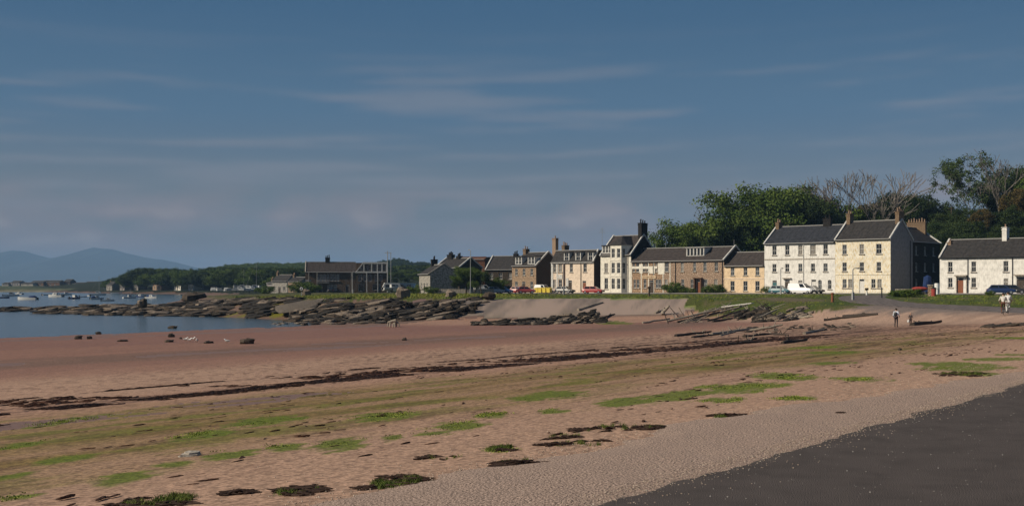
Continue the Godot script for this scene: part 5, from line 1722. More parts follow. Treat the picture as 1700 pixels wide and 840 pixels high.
func log_between(label: String, group: String, a: Vector3, b: Vector3, r0: float, r1: float, m: String, cat := "driftwood") -> Node3D:
	var c := (a + b) / 2
	var o := thing("driftwood", label, cat, c, 0.0, group)
	var mb := MB.new()
	var pts := []
	var rs := []
	var n := 6
	for k in n:
		var f := k / (n - 1.0)
		pts.append(a.lerp(b, f) - c + Vector3(rng.randf_range(-1, 1), rng.randf_range(-0.6, 0.6), rng.randf_range(-1, 1)) * r0 * 0.5)
		rs.append(lerpf(r0, r1, f) * rng.randf_range(0.85, 1.15))
	mb.tube(pts, rs, 7)
	obj("trunk", mb, M[m], o)
	return o

func build_driftwood() -> void:
	# poles leaning in the heap against the turf bank: end pixels, lift of each end, radius
	var heap := [[1068, 537, 1112, 529, 0.1, 0.2, 0.16], [1108, 535, 1218, 508, 0.15, 0.5, 0.16], [1125, 536, 1196, 517, 0.1, 0.5, 0.14], [1150, 533, 1242, 506, 0.1, 0.7, 0.17], [1160, 528, 1204, 507, 0.2, 0.7, 0.12], [1176, 534, 1230, 516, 0.1, 0.5, 0.15], [1192, 522, 1214, 503, 0.3, 0.9, 0.11], [1140, 534, 1178, 530, 0.1, 0.1, 0.12], [1184, 535, 1216, 529, 0.05, 0.2, 0.17], [1170, 516, 1176, 524, 0.9, 0.3, 0.09], [1152, 524, 1190, 512, 0.3, 0.6, 0.1], [1232, 530, 1262, 512, 0.1, 0.8, 0.18], [1255, 532, 1290, 514, 0.1, 0.6, 0.16], [1120, 531, 1165, 519, 0.15, 0.5, 0.1], [1206, 527, 1246, 520, 0.2, 0.5, 0.12], [1270, 531, 1300, 523, 0.1, 0.3, 0.13], [1300, 529, 1330, 517, 0.1, 0.4, 0.13], [1225, 532, 1245, 520, 0.1, 0.6, 0.12]]
	var heap_no := 0
	for h in heap:
		heap_no += 1
		var a := on_ground(h[0], h[1])
		var b := on_ground(h[2], h[3])
		b = at(h[2], h[3], minf(-b.z, -a.z + 3.0))
		a.y += h[6] * 0.5
		b.y = maxf(b.y, ground(b.x, b.z) + h[6])
		log_between("weathered grey pole in the driftwood heap against the turf bank", "poles of the driftwood heap", a, b, h[6] * 0.85, h[6] * 0.6, "drift" if heap_no % 3 else "drift_dark")
	for k in 70: # smaller sticks thrown up among the poles
		var px := rng.randf_range(1110.0, 1285.0)
		var py := lerpf(535.0, 514.0, (px - 1110.0) / 175.0) + rng.randf_range(-7.0, 6.0)
		var a := on_ground(px, py)
		var ang := rng.randf_range(-0.2, 1.0) if rng.randf() < 0.75 else rng.randf_range(1.6, 2.6)
		var ln := rng.randf_range(0.7, 2.2)
		var b := a + Vector3(cos(ang) * ln, sin(ang) * ln * 0.6, rng.randf_range(-0.8, 0.4))
		log_between("small broken stick lying among the poles of the driftwood heap", "sticks of the driftwood heap", a, b, 0.06, 0.035, "drift" if rng.randf() < 0.6 else "drift_dark")
	var a0 := on_ground(1200, 523)
	var b0 := on_ground(1250, 523)
	var pl := thing("plank", "long pale plank lying level across the top of the driftwood heap", "plank", (a0 + b0) / 2 + Vector3(0, 1.1, 0))
	var mb := MB.new()
	mb.bar(a0 - (a0 + b0) / 2 + Vector3(0, -0.15, 0), b0 - (a0 + b0) / 2 + Vector3(0, 0.25, 0), 0.35, 0.1)
	obj("board", mb, M.trim, pl)
	# scattered branches on the open sand
	var loose := [[1122, 559, 1182, 552, 0.1, "long dark branch lying left of the pale brushwood"], [1150, 561, 1205, 555, 0.08, "thin dark branch under the pale brushwood"], [1183, 556, 1250, 547, 0.11, "pale trunk on the sand, longest of the brushwood"], [1196, 558, 1222, 551, 0.07, "pale short stick at the left end of the brushwood"], [1205, 552, 1240, 548, 0.07, "pale stick lying above the long brushwood trunk"], [1245, 550, 1300, 541, 0.1, "grey bough reaching right from the brushwood"], [1236, 560, 1290, 554, 0.08, "dark bough below the grey one at the brushwood's right end"], [1285, 556, 1310, 557, 0.07, "dark forked root right of the brushwood"], [1208, 573, 1272, 568, 0.075, "dark log with a stub, lying alone nearer than the brushwood"], [1238, 569, 1256, 563, 0.06, "short grey stub propped on the lone dark log"], [1402, 529, 1458, 523, 0.22, "thick dark log at the water edge of the slipway"], [1514, 541, 1562, 536, 0.16, "dark log on the slip right of the smaller walker"], [1315, 530, 1350, 527, 0.18, "pale beam at the foot of the turf bank"], [1370, 533, 1400, 529, 0.14, "grey beam left of the thick dark log"], [960, 516, 1002, 503, 0.16, "pale branching trunk at the tip of the rock spur"], [1100, 523, 1112, 509, 0.2, "stump leaning upright on the concrete slope"], [1088, 521, 1102, 515, 0.14, "pale broken bough beside the leaning stump"], [995, 531, 1020, 522, 0.12, "dark bough on the sand below the rock spur"], [1300, 571, 1340, 566, 0.09, "dark bough among mud stones in front of the turf bank"], [1335, 555, 1372, 548, 0.1, "reddish bough half buried in front of the slip"]]
	for h in loose:
		var a := on_ground(h[0], h[1])
		var b := on_ground(h[2], h[3])
		if absf(a.z - b.z) > 14.0 or h[5].begins_with("stump"): b = Vector3((h[2] - 850.0) / F * -a.z, EYE - (h[3] - HOR) / F * -a.z, a.z)
		a.y += h[4] * 0.6; b.y += h[4] * 0.6
		var o := log_between(h[5], "", a, b, h[4] * 1.2, h[4] * 0.7, "drift_dark" if h[5].contains("dark") else "drift")
		var m := (b - a)
		for k in 3:
			mb = MB.new()
			var s := m * rng.randf_range(-0.35, 0.35)
			mb.tube([s, s + Vector3(rng.randf_range(-0.5, 0.5), rng.randf_range(0.1, 0.45), rng.randf_range(-0.4, 0.4))], [h[4] * 0.5, h[4] * 0.2], 5)
			obj("branch", mb, M.drift if h[5].contains("pale") or h[5].contains("grey") else M.drift_dark, o)
	# stump with splayed roots
	var p := on_ground(652, 543)
	var st := thing("tree_stump", "pale tree stump with splayed roots at the foot of the black rocks", "stump", p)
	mb = MB.new()
	mb.tube([Vector3(-0.55, 0.5, 0), Vector3(-0.1, 0.62, 0), Vector3(0.35, 0.7, 0.05)], [0.12, 0.17, 0.2], 8)
	obj("trunk", mb, M.drift, st)
	for r in [[-0.5, -0.62, 0.0], [-0.3, -0.35, 0.2], [0.1, 0.0, 0.25], [0.3, 0.35, -0.2], [0.4, 0.75, 0.1], [0.2, 0.2, 0.3]]:
		mb = MB.new()
		mb.tube([Vector3(r[0], 0.55, 0), Vector3((r[0] + r[1]) / 2 + 0.05, 0.4, r[2] * 0.6), Vector3(r[1], -0.05, r[2])], [0.11, 0.08, 0.06], 6)
		obj("root", mb, M.drift, st)

# ------------------------------------------------------------------ weed, tufts, pebbles
func blade_mesh(n: int, h: float, spread: float, seedn: int, wide: float) -> Mesh:
	var r := RandomNumberGenerator.new()
	r.seed = seedn
	var mb := MB.new()
	for k in n:
		var a := r.randf() * TAU
		var p := Vector3(cos(a), 0, sin(a)) * r.randf() * spread
		var lean := Vector3(r.randf_range(-1, 1), 0, r.randf_range(-1, 1)) * h * 0.7
		var sd := Vector3(cos(a + 1.5), 0, sin(a + 1.5)) * wide
		var hh := h * r.randf_range(0.5, 1.2)
		mb.quad(p - sd, p + sd, p + sd * 0.7 + lean * 0.4 + Vector3(0, hh * 0.6, 0), p - sd * 0.7 + lean * 0.4 + Vector3(0, hh * 0.6, 0))
		mb.tri(p - sd * 0.7 + lean * 0.4 + Vector3(0, hh * 0.6, 0), p + sd * 0.7 + lean * 0.4 + Vector3(0, hh * 0.6, 0), p + lean + Vector3(0, hh, 0))
	return mb.mesh(M.leaf)

func on_sand(t: float, d: float) -> Vector3:
	var p := from_td(t, d)
	return Vector3(p.x, ground(p.x, p.y) + 0.05 * n1.get_noise_2d(t * 5.0, d * 12.0), p.y)

func build_weed() -> void:
	# green weed on the sand
	var tuft := blade_mesh(14, 0.011, 0.1, 5, 0.006)
	var xs := []
	var co := []
	for g in green:
		var area: float = g[2] * g[3]
		var n := int(clampf(area * 150.0, 80.0, 900.0))
		for k in n:
			var a := rng.randf() * TAU
			var r := pow(rng.randf(), 0.7) * (0.85 + 0.25 * sin(a * 3.0 + g[0]))
			var x: float = g[0] + cos(a) * r * g[2]
			var z: float = g[1] + sin(a) * r * g[3]
			if n1.get_noise_2d(x * 60.0, z * 90.0) < -0.1 + 0.45 * r * rng.randf(): continue
			var t := near_t(x, z)
			var d := near_d(x, z)
			if d < 1.0: continue
			var s := rng.randf_range(0.5, 1.3) * (1.0 + minf(-z, 60.0) / 90.0)
			xs.append(Transform3D(Basis(Vector3.UP, rng.randf() * TAU).scaled(Vector3(s * 1.4, s, s * 1.4)), on_sand(t, d) + Vector3(0, -0.01, 0)))
			var v := rng.randf()
			co.append(L(0.14, 0.2, 0.03).lerp(L(0.27, 0.29, 0.06), v) * rng.randf_range(0.75, 1.15))
	var o := many("green_weed", tuft, xs, co)
	o.set_meta("label", "bright green weed growing in patches on the sand")
	# dark wrack and loose scraps of seaweed
	var mb := MB.new()
	for k in 5:
		var a := k * 1.3
		mb.blob(Vector3(cos(a) * 0.06, 0.006, sin(a) * 0.035), Vector3(0.075, 0.011, 0.02), 40 + k, 0.7, 0.0, 6, 4)
	var scrap := mb.mesh(M.weed)
	xs = []
	co = []
	var line := func(t: float) -> float: return nc.get_noise_2d(t * 0.9, 113.0)
	for k in 32000:
		var t := rng.randf_range(-26.0, 62.0)
		var w := rng.randf()
		var d: float
		if w < 0.5:
			d = 22.6 + line.call(t) * 1.6 + nc.get_noise_2d(t * 0.35 + 90.0, 60.0) * 0.8 + rng.randfn() * (0.45 + 1.3 * maxf(0.0, n1.get_noise_1d(t * 3.0 + 20.0)))
			if n1.get_noise_1d(t * 9.0) < -0.22: continue
		elif w < 0.62:
			d = 28.6 + line.call(t + 30.0) * 1.2 + rng.randfn() * 0.1
			if n1.get_noise_1d(t * 7.0 + 60.0) < 0.02: continue
		elif w < 0.75:
			d = 23.6 + absf(rng.randfn()) * 1.8
			if n1.get_noise_1d(t * 11.0 + 60.0) < 0.0: continue
		else:
			d = rng.randf_range(3.0, 26.0)
			if n1.get_noise_2d(t * 5.0, d * 26.0) < 0.17 - 0.06 * smoothstep(0.0, 40.0, t): continue
		var s := rng.randf_range(0.4, 1.3) * (1.0 if w < 0.75 else 0.45)
		var yaw := -0.92 + rng.randfn() * 0.35
		xs.append(Transform3D(Basis(Vector3.UP, -yaw).scaled_local(Vector3(s * 1.6, s * rng.randf_range(0.5, 1.8), s * 0.8)), on_sand(t, d) + Vector3(0, 0.005, 0)))
		co.append(L(1, 1, 1).lerp(L(3.4, 2.6, 1.9), rng.randf() * (0.5 if w < 0.62 else 1.0)))
	o = many("seaweed_wrack", scrap, xs, co)
	o.set_meta("label", "dark brown seaweed left in lines by the tide")
	# seaweed heaps with grass in the foreground
	var tall := blade_mesh(14, 0.06, 0.09, 9, 0.0045)
	var heaps := [[655, 803, 55, 11, "heap of dark weed and green grass, second from the left in the foreground edge", 1.0], [495, 817, 42, 7, "grassy weed heap between the two darkest heaps at the bottom", 1.0], [270, 833, 80, 9, "long dark weed heap with green tufts at the bottom left", 1.0], [860, 771, 44, 5, "dark weed with a green crest right of centre near the gravel", 0.5], [830, 747, 26, 5, "small bright green clump above the weed at the gravel edge", 1.3], [735, 761, 38, 4, "thin dark strands of weed left of the green clump", 0.1], [960, 738, 70, 4, "long flat weed line nearest the gravel at mid picture", 0.4], [935, 727, 36, 4, "short flat weed patch above the long weed line", 0.4], [1010, 712, 60, 5, "broad olive weed patch under the big green patches", 0.5], [1080, 711, 22, 3, "thin weed strand right of the broad olive patch", 0.3], [1210, 692, 30, 4, "green weed clump at the gravel edge right of centre", 0.9], [395, 821, 22, 4, "small rounded weed clump between heaps at the bottom", 0.6], [1600, 622, 40, 4, "low weed patch on the right beside the verge", 0.7], [1400, 690, 14, 2, "tiny dark scrap on the gravel to the right", 0.0]]
	for h in heaps:
		var p := on_ground(h[0], h[1])
		var q := on_ground(h[0], h[1] - h[3])
		var hx: float = h[2] * -p.z / F
		var hz := maxf(absf(p.z - q.z), 0.12)
		var root := thing("weed_heap", h[4], "seaweed", p, 0.0, "weed heaps along the verge")
		mb = MB.new()
		for k in 150:
			var a := rng.randf() * TAU
			var r := sqrt(rng.randf()) * 1.1
			var x := cos(a) * r * hx
			var z := sin(a) * r * hz
			if n1.get_noise_2d((p.x + x) * 40.0, (p.z + z) * 110.0) < -0.02 + 0.12 * r: continue
			var y := ground(p.x + x, p.z + z) - p.y + rng.randf() * 0.03 * (1.2 - r)
			mb.xf = Transform3D(Basis.from_euler(Vector3(rng.randf_range(-0.15, 0.15), rng.randfn() * 0.45, rng.randf_range(-0.2, 0.2))), Vector3(x, y, z))
			mb.col = L(1, 1, 1).lerp(L(4.2, 3.3, 1.5), rng.randf())
			var ln := rng.randf_range(0.04, 0.11)
			mb.tube([Vector3(-ln, 0, 0), Vector3(-0.02, 0.012, 0.015), Vector3(0.02, 0.004, -0.012), Vector3(ln, 0, -0.01)], [0.004, 0.011, 0.009, 0.003], 4)
		obj("strands", mb, M.weed, root)
		xs = []
		co = []
		for k in int(clampf(hx * hz * 900.0, 60.0, 500.0) * h[5]):
			var a := rng.randf() * TAU
			var r := sqrt(rng.randf())
			var x := cos(a) * r * hx * 0.75
			var z := sin(a) * r * hz * 0.8
			if n1.get_noise_2d((p.x + x) * 70.0, z * 70.0) < -0.05: continue
			xs.append(Transform3D(Basis(Vector3.UP, rng.randf() * TAU).scaled(Vector3.ONE * rng.randf_range(0.5, 1.0)), Vector3(x, ground(p.x + x, p.z + z) - p.y, z)))
			co.append(L(0.05, 0.085, 0.016).lerp(L(0.14, 0.16, 0.04), rng.randf()))
		if xs.size() > 0: many("grass_blades", tall, xs, co, root)
	# pebbles on the verge and grit on the road
	mb = MB.new()
	mb.blob(Vector3.ZERO, Vector3(0.5, 0.32, 0.42), 77, 0.3, 0.1, 6, 4)
	var peb := mb.mesh(M.pebble)
	xs = []
	co = []
	for k in 26000:
		var t := rng.randf_range(-4.0, 1.0) + pow(rng.randf(), 1.6) * 46.0
		var d := rng.randf_range(-0.15, 2.6) if rng.randf() < 0.75 else 1.0 + absf(rng.randfn()) * 1.5
		if d > 2.4 - 1.3 * smoothstep(5.0, 18.0, t) and rng.randf() < 0.4: continue
		var p := td3(t, d)
		var s := 0.007 + 0.011 * pow(rng.randf(), 3.0)
		xs.append(Transform3D(Basis(Vector3.UP, rng.randf() * TAU).scaled(Vector3.ONE * s), Vector3(p.x, beach_h(d) + 0.03 if d < 1.0 else ground(p.x, p.z) + 0.01, p.z)))
		co.append(L(0.4, 0.3, 0.23).lerp(L(0.66, 0.56, 0.46), rng.randf()) * rng.randf_range(0.4, 1.1))
	o = many("gravel_stones", peb, xs, co)
	o.set_meta("label", "loose stones of the gravel verge")
	xs = []
	co = []
	for k in 1800:
		var t := rng.randf_range(-6.0, 34.0)
		var d := -5.0 * pow(rng.randf(), 1.7)
		var p := td3(t, d)
		var s := 0.006 + 0.009 * pow(rng.randf(), 4.0)
		xs.append(Transform3D(Basis(Vector3.UP, rng.randf() * TAU).scaled(Vector3.ONE * s), Vector3(p.x, 0.034 + 0.06 * smoothstep(0.0, -3.5, d), p.z)))
		co.append(L(0.3, 0.27, 0.24).lerp(L(0.7, 0.66, 0.62), rng.randf()) * rng.randf_range(0.4, 1.0))
	for k in 6000: # sand and small stones drifted on to the edge of the road
		var t := rng.randf_range(-6.0, 30.0)
		var d := 0.25 - absf(rng.randfn()) * 0.28
		if n1.get_noise_1d(t * 30.0 + 400.0) < -0.1 and d < -0.1: continue
		var p := td3(t, d)
		xs.append(Transform3D(Basis(Vector3.UP, rng.randf() * TAU).scaled(Vector3.ONE * rng.randf_range(0.006, 0.016)), Vector3(p.x, 0.036 + 0.06 * smoothstep(0.0, -3.5, d), p.z)))
		co.append(L(0.42, 0.31, 0.24).lerp(L(0.62, 0.5, 0.4), rng.randf()) * rng.randf_range(0.5, 1.0))
	o = many("road_grit", peb, xs, co)
	o.set_meta("label", "pale grit and tiny stones strewn over the asphalt")
	# grass on the bank and green
	xs = []
	co = []
	var bank := blade_mesh(9, 0.28, 0.4, 21, 0.035)
	for k in 26000:
		var x := rng.randf_range(-75.0, 62.0)
		var z := rng.randf_range(-225.0, -92.0)
		var c := crest(x, z)
		var inside := c.x < 0.0 and (c.y < 11.8 or c.x < -9.0)
		if not inside and c.y > 9.7 and c.y < 12.2: inside = c.x < 5.0
		if not inside or c.x < -42.0 or terr_b(x, z) > -2.0: continue
		if terr_b(x, z) > -12.5 and terr_b(x, z) < -1.0: continue
		var rd := 99.0
		for q in [[46.5, -97], [45.5, -108], [43.8, -118], [42, -127], [42.5, -136], [44, -143], [46, -150], [49, -158], [53, -166], [48.2, -90]]: rd = minf(rd, Vector2(x - q[0], z - q[1]).length())
		if rd < 5.0: continue
		if (Vector2((x - 35.0) / 4.5, (z + 144.0) / 9.0)).length() < 0.9: continue
		if n1.get_noise_2d(x * 12.0, z * 12.0) < -0.1: continue
		xs.append(Transform3D(Basis(Vector3.UP, rng.randf() * TAU).scaled(Vector3.ONE * rng.randf_range(0.3, 0.9 if c.y > 8.0 else 1.5)), Vector3(x, ground(x, z) - 0.03, z)))
		co.append(L(0.13, 0.19, 0.03).lerp(L(0.24, 0.22, 0.055), rng.randf() * (0.7 if c.y > 8.0 else 1.2)))
	o = many("meadow_grass", bank, xs, co)
	o.set_meta("label", "rough grass tufts on the bank and the green")

# ------------------------------------------------------------------ trees
func limb(mb: MB, p: Vector3, dir: Vector3, len: float, r: float, depth: int, rg: RandomNumberGenerator, tips: Array, spread: float, up: float) -> void:
	var pts := [p]
	var rs := [r]
	var d := dir
	for k in 3:
		d = (d + Vector3(rg.randf_range(-1, 1), rg.randf_range(-0.5, 0.8), rg.randf_range(-1, 1)) * 0.16).normalized()
		pts.append(pts[-1] + d * len / 3.0)
		rs.append(r * (1.0 - 0.16 * (k + 1)))
	for k in rs.size(): rs[k] = maxf(rs[k], 0.022)
	mb.tube(pts, rs, 7 if r > 0.12 else (5 if r > 0.04 else 3), false)
	if depth <= 0:
		tips.append(pts[-1])
		return
	if depth <= 2: tips.append(pts[2])
	var n := 2 + (rg.randi() % 2) + (1 if depth >= 3 else 0)
	for k in n:
		var a := TAU * (k + rg.randf() * 0.7) / n
		var side := d.cross(Vector3(0.3, 0.2, 1).normalized()).normalized()
		var q := side * cos(a) + d.cross(side) * sin(a)
		var nd := (d + q * spread * rg.randf_range(0.6, 1.2) + Vector3(0, up, 0)).normalized()
		limb(mb, pts[3 if k < 2 else 2], nd, len * rg.randf_range(0.62, 0.85), rs[-1] * 0.68, depth - 1, rg, tips, spread, up)

var tree_kinds := {}
# kinds of about ten metres: trunk and limb mesh, crown mesh of small leaf faces
func tree_kind(kind: String, v: int) -> Array:
	var key := kind + str(v)
	if tree_kinds.has(key): return tree_kinds[key]
	var rg := RandomNumberGenerator.new()
	rg.seed = 500 + v * 17 + kind.hash() % 1000
	var mb := MB.new()
	var tips := []
	var leaf_n := 0
	var clump := 0.9
	var c0 := L(0.04, 0.07, 0.012)
	var c1 := L(0.105, 0.145, 0.03)
	var size := 0.125
	match kind:
		"broad":
			limb(mb, Vector3(0, -0.5, 0), Vector3(rg.randf_range(-0.1, 0.1), 1, 0), 3.2, 0.36, 4, rg, tips, 0.75, 0.05)
			leaf_n = 150; clump = 0.95
		"dark":
			limb(mb, Vector3(0, -0.5, 0), Vector3(0, 1, 0), 3.0, 0.32, 4, rg, tips, 0.6, 0.15)
			leaf_n = 130; clump = 0.85
			c0 = L(0.016, 0.03, 0.009); c1 = L(0.05, 0.072, 0.022)
		"brown":
			limb(mb, Vector3(0, -0.5, 0), Vector3(0, 1, 0), 2.8, 0.3, 4, rg, tips, 0.5, 0.2)
			leaf_n = 80; clump = 0.6
			c0 = L(0.045, 0.042, 0.014); c1 = L(0.12, 0.085, 0.03)
		"sparse":
			limb(mb, Vector3(0, -0.5, 0), Vector3(0.03, 1, 0), 5.6, 0.24, 4, rg, tips, 0.5, 0.1)
			leaf_n = 42; clump = 0.5; size = 0.1
			c0 = L(0.03, 0.05, 0.014); c1 = L(0.07, 0.1, 0.03)
		"bare":
			limb(mb, Vector3(0, -0.5, 0), Vector3(0, 1, 0), 3.4, 0.2, 5, rg, tips, 0.4, 0.14)
		"shrub":
			for k in 5: limb(mb, Vector3(0, -0.2, 0), Vector3(cos(k * 1.25), 0.9, sin(k * 1.25)), 1.2, 0.07, 2, rg, tips, 0.7, 0.1)
			leaf_n = 70; clump = 0.6
	# bring every kind to ten metres
	var hi := 0.1
	for t in tips: hi = maxf(hi, t.y)
	var sc := (9.4 if kind != "shrub" else 2.4) / hi
	var trunk := MB.new()
	trunk.v = mb.v; trunk.n = mb.n; trunk.c = mb.c; trunk.i = mb.i
	for k in trunk.v.size(): trunk.v[k] *= sc
	var crown: Mesh = null
	if leaf_n > 0:
		var cr := MB.new()
		var mid := Vector3.ZERO
		for t in tips: mid += t * sc
		mid /= tips.size()
		for t in tips:
			var tone := rg.randf()
			var base := c0.lerp(c1, tone)
			var rad := clump * rg.randf_range(0.7, 1.3)
			for k in leaf_n:
				var o := Vector3(rg.randfn(), rg.randfn() * 0.7, rg.randfn()).limit_length(2.0) * rad * 0.55
				var p: Vector3 = t * sc + o
				var nn := (o.normalized() + Vector3(rg.randf_range(-1, 1), rg.randf_range(-0.4, 1), rg.randf_range(-1, 1)) * 0.8).normalized()
				var a := nn.cross(Vector3(rg.randf_range(-1, 1), rg.randf_range(-1, 1), rg.randf_range(-1, 1))).normalized() * size * rg.randf_range(0.6, 1.2)
				var b := nn.cross(a).normalized() * size * rg.randf_range(0.5, 0.9)
				cr.col = base * rg.randf_range(0.85, 1.18)
				cr.quad(p - a, p - b, p + a, p + b)
		crown = cr.mesh(M.leaf)
	tree_kinds[key] = [trunk.mesh(M.bark_grey if kind == "bare" or kind == "sparse" else M.bark), crown]
	return tree_kinds[key]

func tree(called: String, label: String, kind: String, v: int, base: Vector3, h: float, wide: float, group: String, turn := 0.0) -> Node3D:
	var k := tree_kind(kind, v)
	var o := thing(called, label, "shrub" if kind == "shrub" else "tree", base, turn, group)
	var s := h / (10.0 if kind != "shrub" else 3.0)
	o.scale = Vector3(s * wide, s, s * wide)
	part("trunk", k[0], o)
	if k[1] != null: part("crown", k[1], o)
	return o

func build_trees() -> void:
	var g := "trees on the hill behind the terrace"
	# px, top py, distance, kind, variant, width factor, label
	var list := [
		[1122, 376, 268, "broad", 0, 1.0, "lowest green tree at the left end of the hillside wood"],
		[1145, 361, 275, "broad", 1, 1.0, "rounded green tree just right of the lowest hillside tree"],
		[1172, 376, 270, "dark", 0, 1.0, "dark tree under the small bare tree left of the great green dome"],
		[1189, 340, 282, "bare", 0, 1.2, "small bare tree left of the great green dome"],
		[1228, 334, 268, "broad", 2, 1.0, "left shoulder of the great green dome, broad leafy tree"],
		[1262, 310, 272, "broad", 0, 1.1, "leafy tree left of the highest point of the green dome"],
		[1298, 303, 270, "broad", 1, 1.15, "highest leafy tree of the great green dome"],
		[1335, 306, 274, "broad", 2, 1.0, "right-hand leafy tree of the great green dome"],
		[1378, 326, 280, "brown", 0, 0.8, "brownish tree half hidden by the big bare tree"],
		[1404, 272, 268, "bare", 1, 1.45, "big bare tree with a leaning trunk above the white tenement roof"],
		[1440, 264, 272, "bare", 2, 1.5, "widest bare tree, right of the leaning one"],
		[1424, 338, 285, "brown", 1, 1.0, "thin brown tree between the two big bare trees"],
		[1458, 330, 276, "dark", 1, 1.0, "dark tree below the widest bare tree"],
		[1492, 318, 280, "dark", 2, 0.9, "dark pointed tree left of the tall chimney pots"],
		[1512, 322, 270, "dark", 0, 0.9, "dark evergreen above the stained tenement's chimney"],
		[1545, 322, 276, "dark", 1, 0.95, "dark tree left of the bare wooden pole"],
		[1568, 352, 262, "dark", 2, 1.0, "low dark tree at the foot of the bare wooden pole"],
		[1620, 247, 258, "sparse", 0, 0.8, "tall thin-crowned tree standing highest on the skyline"],
		[1662, 236, 250, "bare", 0, 1.3, "fan of bare branches right of the tallest tree"],
		[1694, 272, 262, "dark", 0, 1.1, "dark leafy tree at the right edge below the bare fan"],
		[1652, 312, 256, "dark", 1, 1.0, "dark tree between the tallest tree and the right edge"],
		[1702, 305, 244, "brown", 2, 0.9, "russet tree at the right edge of the picture"],
		[1608, 345, 250, "dark", 2, 1.05, "dark tree below the tallest tree's trunk"],
		[1640, 345, 240, "brown", 0, 0.8, "brownish low tree behind the white cottage's chimney"],
		[1676, 340, 242, "dark", 1, 1.0, "dark low tree behind the right end of the white cottage"],
		[1590, 372, 244, "dark", 0, 1.0, "lowest dark tree behind the lane"],
		[1212, 372, 262, "dark", 1, 1.0, "dark low tree behind the cream house"],
		[1355, 330, 264, "dark", 2, 1.0, "dark tree in the dip between green dome and bare trees"],
		[1720, 270, 255, "dark", 2, 1.1, "dark tree cut by the right edge of the picture"],
		[1745, 280, 250, "broad", 1, 1.0, "leafy tree just outside the right margin"]]
	for t in list:
		var b := stand(t[0], t[2])
		b.y -= 0.2
		var top: float = EYE + (HOR - t[1]) / F * t[2]
		tree(t[3] + "_tree" if t[3] != "broad" else "leafy_tree", t[6], t[3], t[4], b, maxf(top - b.y, 4.0), t[5], g, rng.randf() * TAU)
	# undergrowth behind the roofs
	var k := 0
	var xs := []
	var src := tree_kind("broad", 0)
	for q in 150:
		var px := rng.randf_range(1090, 1740)
		var dep := rng.randf_range(232.0, 285.0) if px < 1560 else rng.randf_range(222.0, 275.0)
		var b := stand(px, dep)
		if terr_b(b.x, b.z) < 13.0: continue
		var lim: float = lerpf(6.0, 9.0, smoothstep(1150, 1500, px))
		var s := rng.randf_range(0.45, 1.0) * lim / 10.0
		xs.append(Transform3D(Basis(Vector3.UP, rng.randf() * TAU).scaled(Vector3(s * 1.4, s, s * 1.4)), b + Vector3(0, -2.2 * s, 0)))
	var o := many("hillside_thicket", tree_kind("dark", 2)[1], xs)
	o.set_meta("label", "dark thicket filling the hillside under the taller trees")
	# garden trees by the grey cottage
	for t in [[774, 441, 240, "broad", 1, 1.0, "tallest leafy garden tree, in front of the red-brown building"], [800, 450, 238, "dark", 1, 1.1, "dark leafy garden tree before the slate-roofed house"], [826, 460, 244, "broad", 2, 1.0, "rounded green garden tree nearest the brown stone house"], [757, 465, 244, "dark", 0, 0.9, "small dark tree at the right edge of the grey cottage gable"], [788, 466, 234, "broad", 0, 1.0, "low bright garden tree behind the pale stone wall"]]:
		var b := stand(t[0], t[2])
		tree("garden_tree", t[6], t[3], t[4], b, EYE + (HOR - t[1]) / F * t[2] - b.y, t[5] * 1.1, "garden trees beside the grey cottage", rng.randf() * TAU)
	# shrubs in front of the pub and along the green
	for t in [[1116, 2.0, 2.6, 1.0, "largest dark shrub by the pub wall"], [1132, 2.2, 1.8, 1.0, "grey-green shrub right of the largest one at the pub"], [1188, 2.0, 2.1, 1.2, "dark shrub left of the cream house at the end of the pub row"], [1176, 2.6, 1.6, 1.0, "low shrub under the pub's right-hand windows"], [1276, 2.0, 1.6, 1.1, "green bush at the left corner of the white tenement"], [1149, 2.2, 1.3, 0.9, "smallest shrub in the middle of the pub wall"]]:
		var b := by_terrace(t[0], t[1])
		tree("shrub", t[4], "shrub", 0, b, t[2], t[3], "shrubs by the pub", rng.randf() * TAU)
	for t in [[1492, 146, 1.0, 1.6, "left end of the low dark hedge on the green"], [1503, 145, 1.1, 1.6, "middle clump of the low dark hedge on the green"], [1514, 144, 1.2, 1.5, "right and thickest clump of the low dark hedge"], [1645, 150, 0.8, 1.0, "small dark bush on the green left of the cyclists"], [690, 260, 2.2, 1.3, "bush on the grass between the boats and the grey cottage"], [715, 240, 1.8, 1.3, "low bush left of the grey cottage gable"], [515, 295, 3.0, 1.2, "dark bush at the left foot of the clubhouse"], [497, 320, 3.6, 1.2, "tall bush covering the clubhouse's left corner"], [670, 265, 1.6, 1.3, "low bush in front of the white dinghy"], [440, 330, 2.6, 1.5, "bush left of the pale stone house on the point"]]:
		var b := stand(t[0], t[1])
		tree("shrub", t[4], "shrub", 0, b, t[2], t[3], "", rng.randf() * TAU)
	# the far wood
	xs = []
	for q in 520:
		var px := rng.randf_range(172.0, 720.0)
		var f := rng.randf()
		var dep := lerpf(lerpf(575.0, 440.0, (px - 170.0) / 330.0) if px < 500 else 440.0, 690.0, f)
		var b := stand(px, dep)
		if crest(b.x, b.z).x > -8.0: continue
		var prof := lerpf(462.0, 441.0, smoothstep(172.0, 240.0, px))
		if px > 500: prof = lerpf(442.0, 452.0, smoothstep(500.0, 720.0, px))
		var lim := EYE + (HOR - prof) / F * dep - b.y
		var h := clampf(lim * rng.randf_range(0.75, 1.08), 4.0, 21.0)
		if f < 0.12: h *= 0.7
		var s := h / 10.0
		xs.append(Transform3D(Basis(Vector3.UP, rng.randf() * TAU).scaled(Vector3(s * rng.randf_range(1.0, 1.4), s, s * rng.randf_range(1.0, 1.4))), b + Vector3(0, -1.4 * s, 0)))
